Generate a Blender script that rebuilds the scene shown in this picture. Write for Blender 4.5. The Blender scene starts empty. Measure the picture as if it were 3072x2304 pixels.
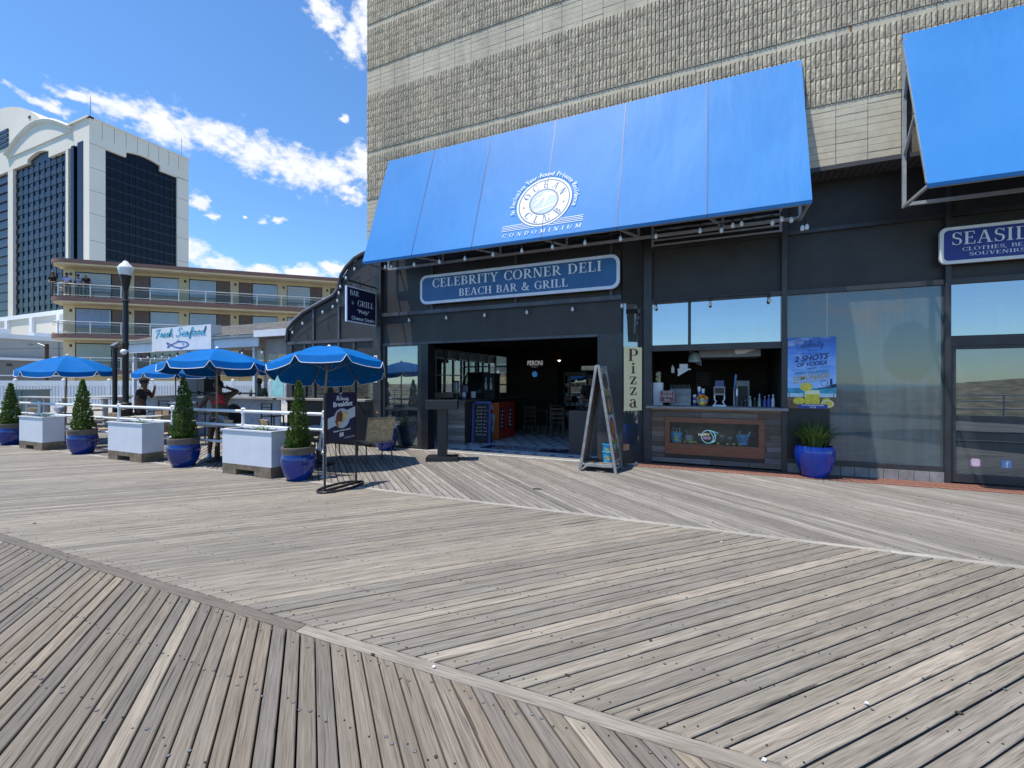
import bpy, bmesh, math, random
from math import sin, cos, pi, radians, sqrt, atan2
from mathutils import Vector, Matrix
random.seed(7)
SC = bpy.context.scene
COL = SC.collection
# ------------------------------------------------------------------ camera
cam_d = bpy.data.cameras.new('camera'); cam = bpy.data.objects.new('camera', cam_d); COL.objects.link(cam)
cam.location = (0, 0, 1.6)
cam.rotation_euler = (radians(90 - .07), radians(-.05), radians(23.8))
cam_d.sensor_width = 36; cam_d.lens = 36 * 1352 / 3072
cam_d.clip_start = .05; cam_d.clip_end = 3000
SC.camera = cam
# ------------------------------------------------------------------ light
SUN_EL = radians(70); SUN_DX, SUN_DY = .69, .724      # the light travels +X +Y and down
SKY_STRENGTH = .15
w = bpy.data.worlds.new('World'); SC.world = w; w.use_nodes = True
sun_d = bpy.data.lights.new('sun', 'SUN'); sun = bpy.data.objects.new('sun', sun_d); COL.objects.link(sun)
sun_d.energy = 4.9; sun_d.angle = radians(.53); sun_d.color = (1, .93, .82)
sun.rotation_euler = Vector((SUN_DX * cos(SUN_EL), SUN_DY * cos(SUN_EL), -sin(SUN_EL))).to_track_quat('-Z', 'Y').to_euler()
SC.view_settings.view_transform = 'Standard'; SC.view_settings.look = 'None'
SC.view_settings.exposure = .28; SC.view_settings.gamma = 1
SC.view_settings.use_curve_mapping = False
SC.cycles.max_bounces = 6; SC.cycles.diffuse_bounces = 3; SC.cycles.glossy_bounces = 3; SC.cycles.transparent_max_bounces = 10; SC.cycles.caustics_reflective = False; SC.cycles.caustics_refractive = False

def world_nodes():
    nt = w.node_tree; N = nt.nodes; L = nt.links; N.clear()
    def n(t, **k):
        a = N.new(t)
        for q, v in k.items(): setattr(a, q, v)
        return a
    def m(op, a, b=None, c=None):
        x = n('ShaderNodeMath', operation=op)
        for i, s in enumerate((a, b, c)):
            if s is None: continue
            if isinstance(s, (int, float)): x.inputs[i].default_value = s
            else: L.new(s, x.inputs[i])
        return x.outputs[0]
    sky = n('ShaderNodeTexSky', sky_type='NISHITA'); sky.sun_disc = False
    sky.sun_elevation = SUN_EL; sky.sun_rotation = atan2(-SUN_DX, -SUN_DY); sky.altitude = 0
    sky.air_density = 1.0; sky.dust_density = .1; sky.ozone_density = 1.0
    hs = n('ShaderNodeHueSaturation'); hs.inputs['Saturation'].default_value = 1.1; L.new(sky.outputs[0], hs.inputs['Color'])
    tint = n('ShaderNodeMix', data_type='RGBA', blend_type='MULTIPLY'); tint.inputs[0].default_value = 1; L.new(hs.outputs[0], tint.inputs[6]); tint.inputs[7].default_value = (.76, 1.0, 1.2, 1)
    tc = n('ShaderNodeTexCoord'); sep = n('ShaderNodeSeparateXYZ'); L.new(tc.outputs['Generated'], sep.inputs[0])
    az = m('MULTIPLY', m('ARCTAN2', sep.outputs[0], sep.outputs[1]), 57.2958)
    el = m('MULTIPLY', m('ARCSINE', sep.outputs[2]), 57.2958)
    comb = n('ShaderNodeCombineXYZ'); L.new(az, comb.inputs[0]); L.new(el, comb.inputs[1])
    def noise(scale, det, rough, dist=0, vec=comb.outputs[0], sy=1.5):
        mp = n('ShaderNodeMapping'); L.new(vec, mp.inputs[0]); mp.inputs['Scale'].default_value = (scale, scale * sy, scale)
        mp.inputs['Rotation'].default_value = (0, 0, .25)
        x = n('ShaderNodeTexNoise'); L.new(mp.outputs[0], x.inputs['Vector']); x.inputs['Scale'].default_value = 1
        x.inputs['Detail'].default_value = det; x.inputs['Roughness'].default_value = rough; x.inputs['Distortion'].default_value = dist
        return x
    warp = noise(.28, 4, .6)
    wv = n('ShaderNodeVectorMath', operation='SUBTRACT'); L.new(warp.outputs['Color'], wv.inputs[0]); wv.inputs[1].default_value = (.5, .5, .5)
    ws = n('ShaderNodeVectorMath', operation='MULTIPLY'); L.new(wv.outputs[0], ws.inputs[0]); ws.inputs[1].default_value = (5.5, 3.6, 0)
    wa = n('ShaderNodeVectorMath', operation='ADD'); L.new(comb.outputs[0], wa.inputs[0]); L.new(ws.outputs[0], wa.inputs[1])
    # (azimuth, elevation, half length, half height, tilt)  degrees on the sky
    E = [(-69.6, 23.1, 2.2, .55, -.1), (-68, 24.6, 2.4, .7, -.1), (-65, 24.7, 3.2, 1.3, -.05), (-61.5, 24.2, 3.6, 1.9, -.1), (-57.5, 24.6, 4, 1.8, -.1),
         (-53.5, 24.0, 4, 2.2, -.2), (-49.5, 23.3, 4, 2.3, -.15), (-45.5, 23.2, 3.6, 2.3, 0), (-41.5, 24.6, 3.4, 2.6, .2), (-37, 26, 4, 2.6, .2), (-44, 21.6, 2.2, 1.0, -.3),
         (-46.2, 37.2, 2.6, 1.7, -.2), (-43.4, 35.6, 2.2, 2.2, .3), (-41, 37.5, 3, 3, 0), (-51.7, 17.7, 1.0, .65, -.5), (-53.8, 17.9, .5, .25, 0), (-44.6, 29, .6, .6, 0),
         (-59, 18.6, 1.2, 1.1, -.4), (-57.8, 17.2, 1.0, .5, 0), (-60, 13.6, 2.6, 1.5, -.1), (-56.8, 12.3, 2.6, 1.3, -.25), (-52.5, 11.7, 3, 1.0, -.1), (-48.5, 12.6, 2.6, 1.2, 0), (-45, 13.0, 2.4, 1.2, .1), (-40, 13, 3, 1.4, 0)]
    cur = None
    for a, e, sx, sy, t in E:
        mp = n('ShaderNodeMapping', vector_type='TEXTURE'); L.new(wa.outputs[0], mp.inputs[0])
        mp.inputs['Location'].default_value = (a, e, 0); mp.inputs['Rotation'].default_value = (0, 0, t); mp.inputs['Scale'].default_value = (sx, sy, 1)
        ln = n('ShaderNodeVectorMath', operation='LENGTH'); L.new(mp.outputs[0], ln.inputs[0])
        cur = ln.outputs['Value'] if cur is None else m('SMOOTH_MIN', cur, ln.outputs['Value'], .25)
    field = m('SUBTRACT', 1.05, cur)
    # the same kind of scattered fair-weather cloud over the rest of the sky
    far = noise(.045, 3, .55)
    f2 = m('MULTIPLY', m('SUBTRACT', far.outputs['Fac'], .6), 4.0)
    inside = m('MULTIPLY', m('GREATER_THAN', az, -80), m('LESS_THAN', az, -34))
    f2 = m('SUBTRACT', f2, m('MULTIPLY', inside, 10))
    field = m('MAXIMUM', field, f2)
    fine = noise(.75, 6, .62)
    field = m('ADD', field, m('MULTIPLY', m('SUBTRACT', fine.outputs['Fac'], .52), 1.75))
    sm = n('ShaderNodeMapRange', interpolation_type='SMOOTHSTEP'); L.new(field, sm.inputs[0])
    sm.inputs[1].default_value = -.05; sm.inputs[2].default_value = .75; sm.inputs[4].default_value = .97
    dens = m('MULTIPLY', sm.outputs[0], m('GREATER_THAN', el, .5))
    shade = warp
    cr = n('ShaderNodeMix', data_type='RGBA'); L.new(shade.outputs['Fac'], cr.inputs[0])
    cr.inputs[6].default_value = (4.4, 4.7, 5.2, 1); cr.inputs[7].default_value = (6.6, 6.6, 6.7, 1)
    mix = n('ShaderNodeMix', data_type='RGBA'); L.new(dens, mix.inputs[0]); L.new(tint.outputs[2], mix.inputs[6]); L.new(cr.outputs[2], mix.inputs[7])
    bg = n('ShaderNodeBackground'); bg.inputs[1].default_value = SKY_STRENGTH; L.new(mix.outputs[2], bg.inputs[0])
    o = n('ShaderNodeOutputWorld'); L.new(bg.outputs[0], o.inputs[0])
world_nodes()
w.cycles.sampling_method = 'MANUAL'; w.cycles.sample_map_resolution = 256

# ------------------------------------------------------------------ mesh builder
ORG = {}
class MB:
    def __init__(s): s.v = []; s.f = []; s.uv = []; s.tone = []
    def face(s, pts):
        i = len(s.v); s.v += [tuple(p) for p in pts]; s.f.append(tuple(range(i, i + len(pts))))
    def add(s, vs, fs):
        i = len(s.v); s.v += [tuple(p) for p in vs]; s.f += [tuple(a + i for a in q) for q in fs]
    def box(s, x0, x1, y0, y1, z0, z1):
        s.add([(x0,y0,z0),(x1,y0,z0),(x1,y1,z0),(x0,y1,z0),(x0,y0,z1),(x1,y0,z1),(x1,y1,z1),(x0,y1,z1)],
              [(3,2,1,0),(4,5,6,7),(0,1,5,4),(1,2,6,5),(2,3,7,6),(3,0,4,7)]); return s
    def obox(s, c, sz, R=None, bev=0):
        a, b, h = sz[0]/2, sz[1]/2, sz[2]/2
        vs = [Vector(p) for p in ((-a,-b,-h),(a,-b,-h),(a,b,-h),(-a,b,-h),(-a,-b,h),(a,-b,h),(a,b,h),(-a,b,h))]
        if R is not None:
            if isinstance(R, (int, float)): R = Matrix.Rotation(R, 3, 'Z')
            vs = [R @ p for p in vs]
        c = Vector(c); s.add([p + c for p in vs], [(3,2,1,0),(4,5,6,7),(0,1,5,4),(1,2,6,5),(2,3,7,6),(3,0,4,7)]); return s
    def beam(s, a, b, w, h=None, up=(0,0,1)):
        a = Vector(a); b = Vector(b); d = (b - a).normalized(); u = Vector(up)
        if abs(d.dot(u)) > .98: u = Vector((0, 1, 0))
        r = d.cross(u).normalized(); u = r.cross(d); h = h or w
        o = [r*w/2*i + u*h/2*j for i, j in ((-1,-1),(1,-1),(1,1),(-1,1))]
        s.add([a+q for q in o] + [b+q for q in o], [(0,1,2,3),(7,6,5,4),(0,4,5,1),(1,5,6,2),(2,6,7,3),(3,7,4,0)]); return s
    def tube(s, pts, r, n=8, closed=False):
        P = [Vector(p) for p in pts]; k = len(P); rs = r if isinstance(r, (list, tuple)) else [r]*k
        vs = []; ref = None
        for i, p in enumerate(P):
            if closed: d = P[(i+1) % k] - P[i-1]
            else: d = P[min(i+1, k-1)] - P[max(i-1, 0)]
            d.normalize()
            if ref is None: ref = d.orthogonal().normalized()
            else:
                ref = ref - d * ref.dot(d)
                ref = ref.normalized() if ref.length > 1e-6 else d.orthogonal().normalized()
            b = d.cross(ref)
            vs += [p + (ref*cos(2*pi*j/n) + b*sin(2*pi*j/n)) * rs[i] for j in range(n)]
        fs = []
        for i in range(k if closed else k-1):
            o = i*n; q = ((i+1) % k)*n
            fs += [(o+j, o+(j+1) % n, q+(j+1) % n, q+j) for j in range(n)]
        if not closed: fs += [tuple(range(n-1, -1, -1)), tuple((k-1)*n+j for j in range(n))]
        s.add(vs, fs); return s
    def lathe(s, prof, n=24, c=(0,0,0), sx=1, sy=1):
        vs = []; fs = []
        for r, z in prof: vs += [(c[0]+r*sx*cos(2*pi*j/n), c[1]+r*sy*sin(2*pi*j/n), c[2]+z) for j in range(n)]
        for i in range(len(prof)-1): fs += [(i*n+j, i*n+(j+1) % n, (i+1)*n+(j+1) % n, (i+1)*n+j) for j in range(n)]
        if prof[0][0] > 1e-5: fs.append(tuple(range(n-1, -1, -1)))
        if prof[-1][0] > 1e-5: fs.append(tuple((len(prof)-1)*n+j for j in range(n)))
        s.add(vs, fs); return s
    def prism(s, poly, vec):
        v = Vector(vec); P = [Vector(p) for p in poly]; k = len(P)
        s.add(P + [p+v for p in P], [tuple(range(k)), tuple(range(2*k-1, k-1, -1))] + [(i, (i+1) % k + 0, (i+1) % k + k, i+k)[::-1] for i in range(k)]); return s
    def ball(s, c, r, n=10, m=6, sc=(1,1,1)):
        vs = []; fs = []
        for i in range(m+1):
            t = pi*i/m
            for j in range(n): vs.append((c[0]+r*sc[0]*sin(t)*cos(2*pi*j/n), c[1]+r*sc[1]*sin(t)*sin(2*pi*j/n), c[2]+r*sc[2]*cos(t)))
        for i in range(m): fs += [(i*n+j, (i+1)*n+j, (i+1)*n+(j+1) % n, i*n+(j+1) % n) for j in range(n)]
        s.add(vs, fs); return s
    def grid(s, fn, nu, nv):
        i0 = len(s.v)
        for i in range(nu+1):
            for j in range(nv+1): s.v.append(tuple(fn(i/nu, j/nv)))
        for i in range(nu):
            for j in range(nv):
                a = i0 + i*(nv+1) + j; s.f.append((a, a+nv+1, a+nv+2, a+1))
        return s
    def mesh(s, name, off=(0,0,0)):
        me = bpy.data.meshes.new(name)
        if off != (0,0,0): me.from_pydata([(x-off[0], y-off[1], z-off[2]) for x, y, z in s.v], [], s.f)
        else: me.from_pydata(s.v, [], s.f)
        if s.uv:
            ul = me.uv_layers.new(name='UVMap'); fl = [c for q in s.uv for p in q for c in p]; ul.data.foreach_set('uv', fl)
        if s.tone:
            at = me.attributes.new('tone', 'FLOAT_COLOR', 'FACE'); at.data.foreach_set('color', [c for t in s.tone for c in t])
        return me
    def build(s, name, mat, parent=None, smooth=False, local=False, recalc=True):
        off = (0,0,0) if (local or parent is None) else ORG.get(parent.name, (0,0,0))
        me = s.mesh(name, off)
        if recalc and not s.uv:
            bm = bmesh.new(); bm.from_mesh(me); bmesh.ops.recalc_face_normals(bm, faces=bm.faces); bm.to_mesh(me); bm.free()
        if smooth:
            me.polygons.foreach_set('use_smooth', [True]*len(me.polygons))
            try: me.set_sharp_from_angle(angle=radians(45))
            except Exception: pass
        me.materials.append(mat)
        o = bpy.data.objects.new(name, me); COL.objects.link(o)
        if parent is not None: o.parent = parent
        ORG[o.name] = off
        return o
def tag(o, label=None, cat=None, group=None, kind=None):
    if label: o['label'] = label
    if cat: o['category'] = cat
    if group: o['group'] = group
    if kind: o['kind'] = kind
    return o
def thing(name, label, cat, loc=(0,0,0), rotz=0, group=None):
    o = bpy.data.objects.new(name, None); COL.objects.link(o); o.location = loc; o.rotation_euler = (0, 0, rotz); o.empty_display_size = .1
    ORG[o.name] = tuple(loc); return tag(o, label, cat, group)
def dup(root, loc=None, rotz=None, label=None, group=None):
    r = root.copy(); COL.objects.link(r)
    if loc is not None: r.location = loc
    if rotz is not None: r.rotation_euler = (0, 0, rotz)
    if label: r['label'] = label
    if group: r['group'] = group
    def rec(a, b):
        for ch in list(a.children):
            c = ch.copy(); COL.objects.link(c); c.parent = b; rec(ch, c)
    rec(root, r); return r

# ------------------------------------------------------------------ materials
def lin(c):
    if isinstance(c, str):
        c = tuple(int(c[i:i+2], 16)/255 for i in (0, 2, 4))
        c = tuple(x/12.92 if x <= .04045 else ((x+.055)/1.055)**2.4 for x in c)
    return (c[0], c[1], c[2], 1)
class NT:
    def __init__(s, name):
        s.m = bpy.data.materials.new(name); s.m.use_nodes = True; s.t = s.m.node_tree; s.N = s.t.nodes; s.L = s.t.links
        s.b = s.N['Principled BSDF']; s.o = s.N['Material Output']
    def n(s, t, **k):
        a = s.N.new(t)
        for q, v in k.items(): setattr(a, q, v)
        return a
    def l(s, a, b): s.L.new(a, b)
    def math(s, op, a, b=None, clamp=False):
        x = s.n('ShaderNodeMath', operation=op); x.use_clamp = clamp
        for i, q in enumerate((a, b)):
            if q is None: continue
            if isinstance(q, (int, float)): x.inputs[i].default_value = q
            else: s.l(q, x.inputs[i])
        return x.outputs[0]
    def coord(s, kind='Object', scale=(1,1,1), loc=(0,0,0), rot=(0,0,0)):
        tc = s.n('ShaderNodeTexCoord'); mp = s.n('ShaderNodeMapping'); s.l(tc.outputs[kind], mp.inputs[0])
        mp.inputs['Scale'].default_value = scale; mp.inputs['Location'].default_value = loc; mp.inputs['Rotation'].default_value = rot
        return mp.outputs[0]
    def noise(s, vec, scale, det=4, rough=.55, dist=0):
        x = s.n('ShaderNodeTexNoise'); s.l(vec, x.inputs['Vector']); x.inputs['Scale'].default_value = scale
        x.inputs['Detail'].default_value = det; x.inputs['Roughness'].default_value = rough; x.inputs['Distortion'].default_value = dist; return x.outputs['Fac']
    def ramp(s, fac, stops):
        r = s.n('ShaderNodeValToRGB'); s.l(fac, r.inputs[0]); e = r.color_ramp.elements
        while len(e) < len(stops): e.new(.5)
        for q, (p, c) in zip(e, stops): q.position = p; q.color = lin(c) if not isinstance(c, (int, float)) else (c, c, c, 1)
        return r.outputs[0]
    def mix(s, fac, a, b, mode='MIX'):
        x = s.n('ShaderNodeMix', data_type='RGBA', blend_type=mode)
        for i, q in ((0, fac), (6, a), (7, b)):
            if isinstance(q, (int, float)): x.inputs[i].default_value = q if i == 0 else (q, q, q, 1)
            elif isinstance(q, (tuple, str)): x.inputs[i].default_value = lin(q)
            else: s.l(q, x.inputs[i])
        return x.outputs[2]
    def bump(s, h, strength=.3, dist=.01):
        b = s.n('ShaderNodeBump'); b.inputs['Strength'].default_value = strength; b.inputs['Distance'].default_value = dist
        s.l(h, b.inputs['Height']); s.l(b.outputs[0], s.b.inputs['Normal'])
    def col(s, c):
        if isinstance(c, (tuple, str)): s.b.inputs['Base Color'].default_value = lin(c)
        else: s.l(c, s.b.inputs['Base Color'])
_M = {}
def pm(name, col, rough=.6, var=.12, scale=6, bump=0, metal=0, emit=0, spec=.5, coat=0, bscale=None):
    """a plain surface with its own grain: colour mottled by noise, a little relief, uneven gloss"""
    if name in _M: return _M[name]
    t = NT(name); c = lin(col); v = t.coord('Object')
    f = t.noise(v, scale, 5, .6); g = t.noise(v, scale*.21, 2, .5)
    f = t.math('ADD', t.math('MULTIPLY', f, .6), t.math('MULTIPLY', g, .4))
    d = tuple(max(0, x*(1-2.2*var)) for x in c[:3]); h = tuple(min(1, x*(1+1.6*var)) for x in c[:3])
    base = t.ramp(f, [(.25, d), (.75, h)]); t.col(base)
    t.b.inputs['Roughness'].default_value = rough; t.b.inputs['Metallic'].default_value = metal
    t.b.inputs['Specular IOR Level'].default_value = spec; t.b.inputs['Coat Weight'].default_value = coat
    if emit: t.l(base, t.b.inputs['Emission Color']); t.b.inputs['Emission Strength'].default_value = emit
    if bump: t.bump(t.noise(v, bscale or scale*4, 4, .6), bump, .006)
    _M[name] = t.m; return t.m

def plank_mat():
    t = NT('weathered_plank'); uv = t.n('ShaderNodeUVMap'); uv.uv_map = 'UVMap'
    def sc(a, b):
        m = t.n('ShaderNodeMapping'); t.l(uv.outputs[0], m.inputs[0]); m.inputs['Scale'].default_value = (a, b, 1); return m.outputs[0]
    at = t.n('ShaderNodeAttribute', attribute_name='tone'); tone = at.outputs['Color']
    wv = t.noise(sc(.9, 5), 1, 3, .5, 1.2)
    gr = t.noise(sc(2.2, 95), 1, 6, .65, .9)
    gr2 = t.noise(sc(6, 260), 1, 3, .6)
    gl = t.math('ADD', t.math('MULTIPLY', gr, .6), t.math('MULTIPLY', gr2, .4))
    blot = t.noise(sc(1.3, 9), 1, 5, .62, .5)
    dirt = t.noise(t.coord('Object'), .55, 5, .6)
    g = t.ramp(gl, [(.36, .24), (.455, .72), (.54, 1.0), (.64, 1.28)])
    c = t.mix(1, tone, g, 'MULTIPLY')
    c = t.mix(t.ramp(blot, [(.4, 0.0), (.72, .5)]), c, (.15, .125, .1))
    c = t.mix(t.ramp(dirt, [(.42, 0.0), (.75, .3)]), c, (.12, .115, .11))
    cr = t.noise(sc(1.1, 42), 1, 2, .5, .3)
    crack = t.ramp(cr, [(.285, 1.0), (.31, 0.0)])
    c = t.mix(t.math('MULTIPLY', crack, .75), c, (.03, .027, .024))
    t.col(c); t.b.inputs['Roughness'].default_value = .78; t.b.inputs['Specular IOR Level'].default_value = .3
    h = t.math('SUBTRACT', gl, t.math('MULTIPLY', crack, .8)); t.bump(h, .5, .003)
    return t.m
PLANK = plank_mat()

def glass_mat(name, tint, refl, dust=0, see=.5, rough=.01, mask=None, fm=1.6):
    """pane: clear-ish tinted glass, its mirror layer, and a film of salt and dust"""
    t = NT(name); N = t.N; N.remove(t.b)
    tr = t.n('ShaderNodeBsdfTransparent'); tr.inputs[0].default_value = (see*tint[0], see*tint[1], see*tint[2], 1)
    gl = t.n('ShaderNodeBsdfGlossy'); gl.inputs['Roughness'].default_value = rough; gl.inputs[0].default_value = (.86, .93, 1, 1)
    v = t.coord('Object')
    bp = t.n('ShaderNodeBump'); bp.inputs['Strength'].default_value = .012; bp.inputs['Distance'].default_value = .05
    t.l(t.noise(v, 1.4, 2, .5), bp.inputs['Height']); t.l(bp.outputs[0], gl.inputs['Normal'])
    lw = t.n('ShaderNodeFresnel'); lw.inputs[0].default_value = 1.5
    fac = t.math('ADD', t.math('MULTIPLY', lw.outputs[0], fm), refl, True)
    mx = t.n('ShaderNodeMixShader'); t.l(fac, mx.inputs[0]); t.l(tr.outputs[0], mx.inputs[1]); t.l(gl.outputs[0], mx.inputs[2])
    out = mx.outputs[0]
    if dust:
        df = t.n('ShaderNodeBsdfDiffuse'); df.inputs[0].default_value = (.23, .32, .36, 1)
        streak = t.noise(t.coord('Object', (14, 14, .8)), 1, 5, .6); bl = t.noise(v, 1.7, 4, .6, .3)
        d = t.math('MULTIPLY', t.math('ADD', t.math('MULTIPLY', streak, .7), t.math('MULTIPLY', bl, .7)), dust, True)
        if mask:
            s = t.n('ShaderNodeSeparateXYZ'); t.l(v, s.inputs[0]); d = t.math('MULTIPLY', d, mask(t, s), True)
        m2 = t.n('ShaderNodeMixShader'); t.l(d, m2.inputs[0]); t.l(out, m2.inputs[1]); t.l(df.outputs[0], m2.inputs[2]); out = m2.outputs[0]
    t.l(out, t.o.inputs[0]); return t.m
WHITE = pm('white_paint', (.78, .8, .83), .5, .04, 9, .05)
WHITEPIPE = pm('white_pipe_paint', (.7, .73, .77), .35, .05, 14)
BLACKM = pm('black_metal', (.012, .012, .015), .42, .2, 12)
DARKWALL = pm('charcoal_paint', (.032, .03, .03), .55, .28, 2.2, .08)
DARKTRIM = pm('charcoal_trim', (.036, .036, .041), .42, .32, 3.5, .06)
GREYTRIM = pm('worn_grey_trim', (.075, .08, .1), .5, .35, 5, .08)
BLUEPOT = pm('cobalt_glaze', (.002, .03, .25), .16, .35, 3.2, .05, spec=.55, coat=.35)
CLAY = pm('grey_clay_rim', (.125, .105, .09), .75, .18, 14, .15)
SOIL = pm('soil', (.03, .02, .013), .95, .35, 30, .6)
CANVAS = pm('blue_umbrella_canvas', (.0008, .125, .42), .7, .1, 3.5, .04, spec=.1)
def awning_mat():
    t = NT('blue_awning_vinyl'); g = t.n('ShaderNodeNewGeometry'); mp = t.n('ShaderNodeMapping'); t.l(g.outputs['Position'], mp.inputs[0]); mp.inputs['Scale'].default_value = (2.2, 2.2, .35)
    st = t.noise(mp.outputs[0], 1, 5, .6); lg = t.noise(g.outputs['Position'], .5, 3, .5); fn = t.noise(g.outputs['Position'], 90, 2, .5)
    c = t.ramp(lg, [(.35, (.04, .215, .55)), (.68, (.052, .245, .6))]); c = t.mix(t.ramp(st, [(.5, 0.0), (.75, .16)]), c, (.12, .27, .55)); c = t.mix(t.ramp(fn, [(.4, .06), (.6, 0.0)]), c, (.01, .06, .25))
    t.col(c); t.b.inputs['Roughness'].default_value = .55; t.b.inputs['Specular IOR Level'].default_value = .16
    wr = t.noise(mp.outputs[0], .7, 3, .55, .4); t.bump(t.math('ADD', t.math('MULTIPLY', wr, 1.0), t.math('MULTIPLY', fn, .02)), .35, .06); return t.m
AWN = awning_mat()
PIPING = pm('white_piping', (.8, .8, .8), .7, .05, 20)
STEEL = pm('grey_steel', (.22, .24, .27), .4, .18, 8, metal=.55)
FRAME = pm('awning_frame_paint', (.36, .39, .42), .45, .18, 6, .06)
NAVY = pm('navy_sign', (.012, .1, .28), .38, .12, 3)
NAVYD = pm('dark_navy_sign', (.008, .009, .048), .4, .15, 3)
ROYAL = pm('royal_sign', (.012, .03, .26), .4, .12, 3)
LETTER = pm('pale_letter', (.78, .84, .93), .5, .06, 12)
SIGNEDGE = pm('pale_sign_edge', (.68, .75, .87), .45, .08, 9)
WOODDK = pm('dark_stained_wood', (.075, .035, .02), .45, .4, 5, .15)
PALLET = pm('pallet_wood', (.2, .155, .11), .8, .35, 9, .3)
TEAK = pm('worn_teak', (.36, .27, .18), .7, .22, 12, .2)
WICKER = pm('tan_wicker', (.5, .37, .22), .75, .4, 55, .5)
STUCCO = pm('tan_stucco', (.8, .69, .46), .85, .08, 5, .12)
BROWNBAND = pm('brown_band', (.25, .14, .115), .75, .1, 5)
TOWERW = pm('white_concrete', (.76, .7, .6), .8, .06, .05)
TOWERG = pm('tower_glass', (.005, .006, .014), .25, .3, .08, spec=.25)
BULB = pm('frosted_bulb', (.62, .63, .64), .2, .08, 40)
SOCKET = pm('black_socket', (.015, .015, .016), .5, .1, 30)
# ------------------------------------------------------------------ lettering
class GL:
    def __init__(s): s.p = []
    def poly(s, pts): s.p.append([(a, b) for a, b in pts]); return s
    def r(s, x0, x1, y0, y1): return s.poly([(x0,y0),(x1,y0),(x1,y1),(x0,y1)])
    def d(s, x0, y0, x1, y1, wd): return s.poly([(x0-wd/2,y0),(x0+wd/2,y0),(x1+wd/2,y1),(x1-wd/2,y1)])
    def st(s, x, y0=0, y1=1, wd=.15, b=1, t=1):
        s.r(x-wd/2, x+wd/2, y0, y1)
        if b: s.r(x-wd/2-.075, x+wd/2+.075, y0, y0+.05)
        if t: s.r(x-wd/2-.075, x+wd/2+.075, y1-.05, y1)
        return s
    def arc(s, cx, cy, rx, ry, a0, a1, wt=.15, th=.05, n=14):
        def q(a):
            a = radians(a); tk = th + (wt-th)*abs(cos(a))**1.3; return (cx+rx*cos(a), cy+ry*sin(a)), (cx+(rx-tk)*cos(a), cy+(ry-max(th, tk*.5))*sin(a))
        for i in range(n):
            a, b = q(a0+(a1-a0)*i/n), q(a0+(a1-a0)*(i+1)/n); s.poly([a[0], b[0], b[1], a[1]])
        return s
def ribbon(pts, wd):
    out = []; n = len(pts); L = []; R = []
    for i, p in enumerate(pts):
        a = pts[max(0, i-1)]; b = pts[min(n-1, i+1)]; dx, dy = b[0]-a[0], b[1]-a[1]; l = sqrt(dx*dx+dy*dy) or 1
        k = wd/2 if not isinstance(wd, list) else wd[i]/2
        L.append((p[0]-dy/l*k, p[1]+dx/l*k)); R.append((p[0]+dy/l*k, p[1]-dx/l*k))
    return [[L[i], L[i+1], R[i+1], R[i]] for i in range(n-1)]
def spline(pts, k=6):
    out = []; n = len(pts)
    for i in range(n-1):
        p0, p1, p2, p3 = pts[max(0,i-1)], pts[i], pts[i+1], pts[min(n-1,i+2)]
        for j in range(k):
            t = j/k
            out.append(tuple(.5*((2*p1[c])+(-p0[c]+p2[c])*t+(2*p0[c]-5*p1[c]+4*p2[c]-p3[c])*t*t+(-p0[c]+3*p1[c]-3*p2[c]+p3[c])*t**3) for c in (0,1)))
    out.append(pts[-1]); return out
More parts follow.
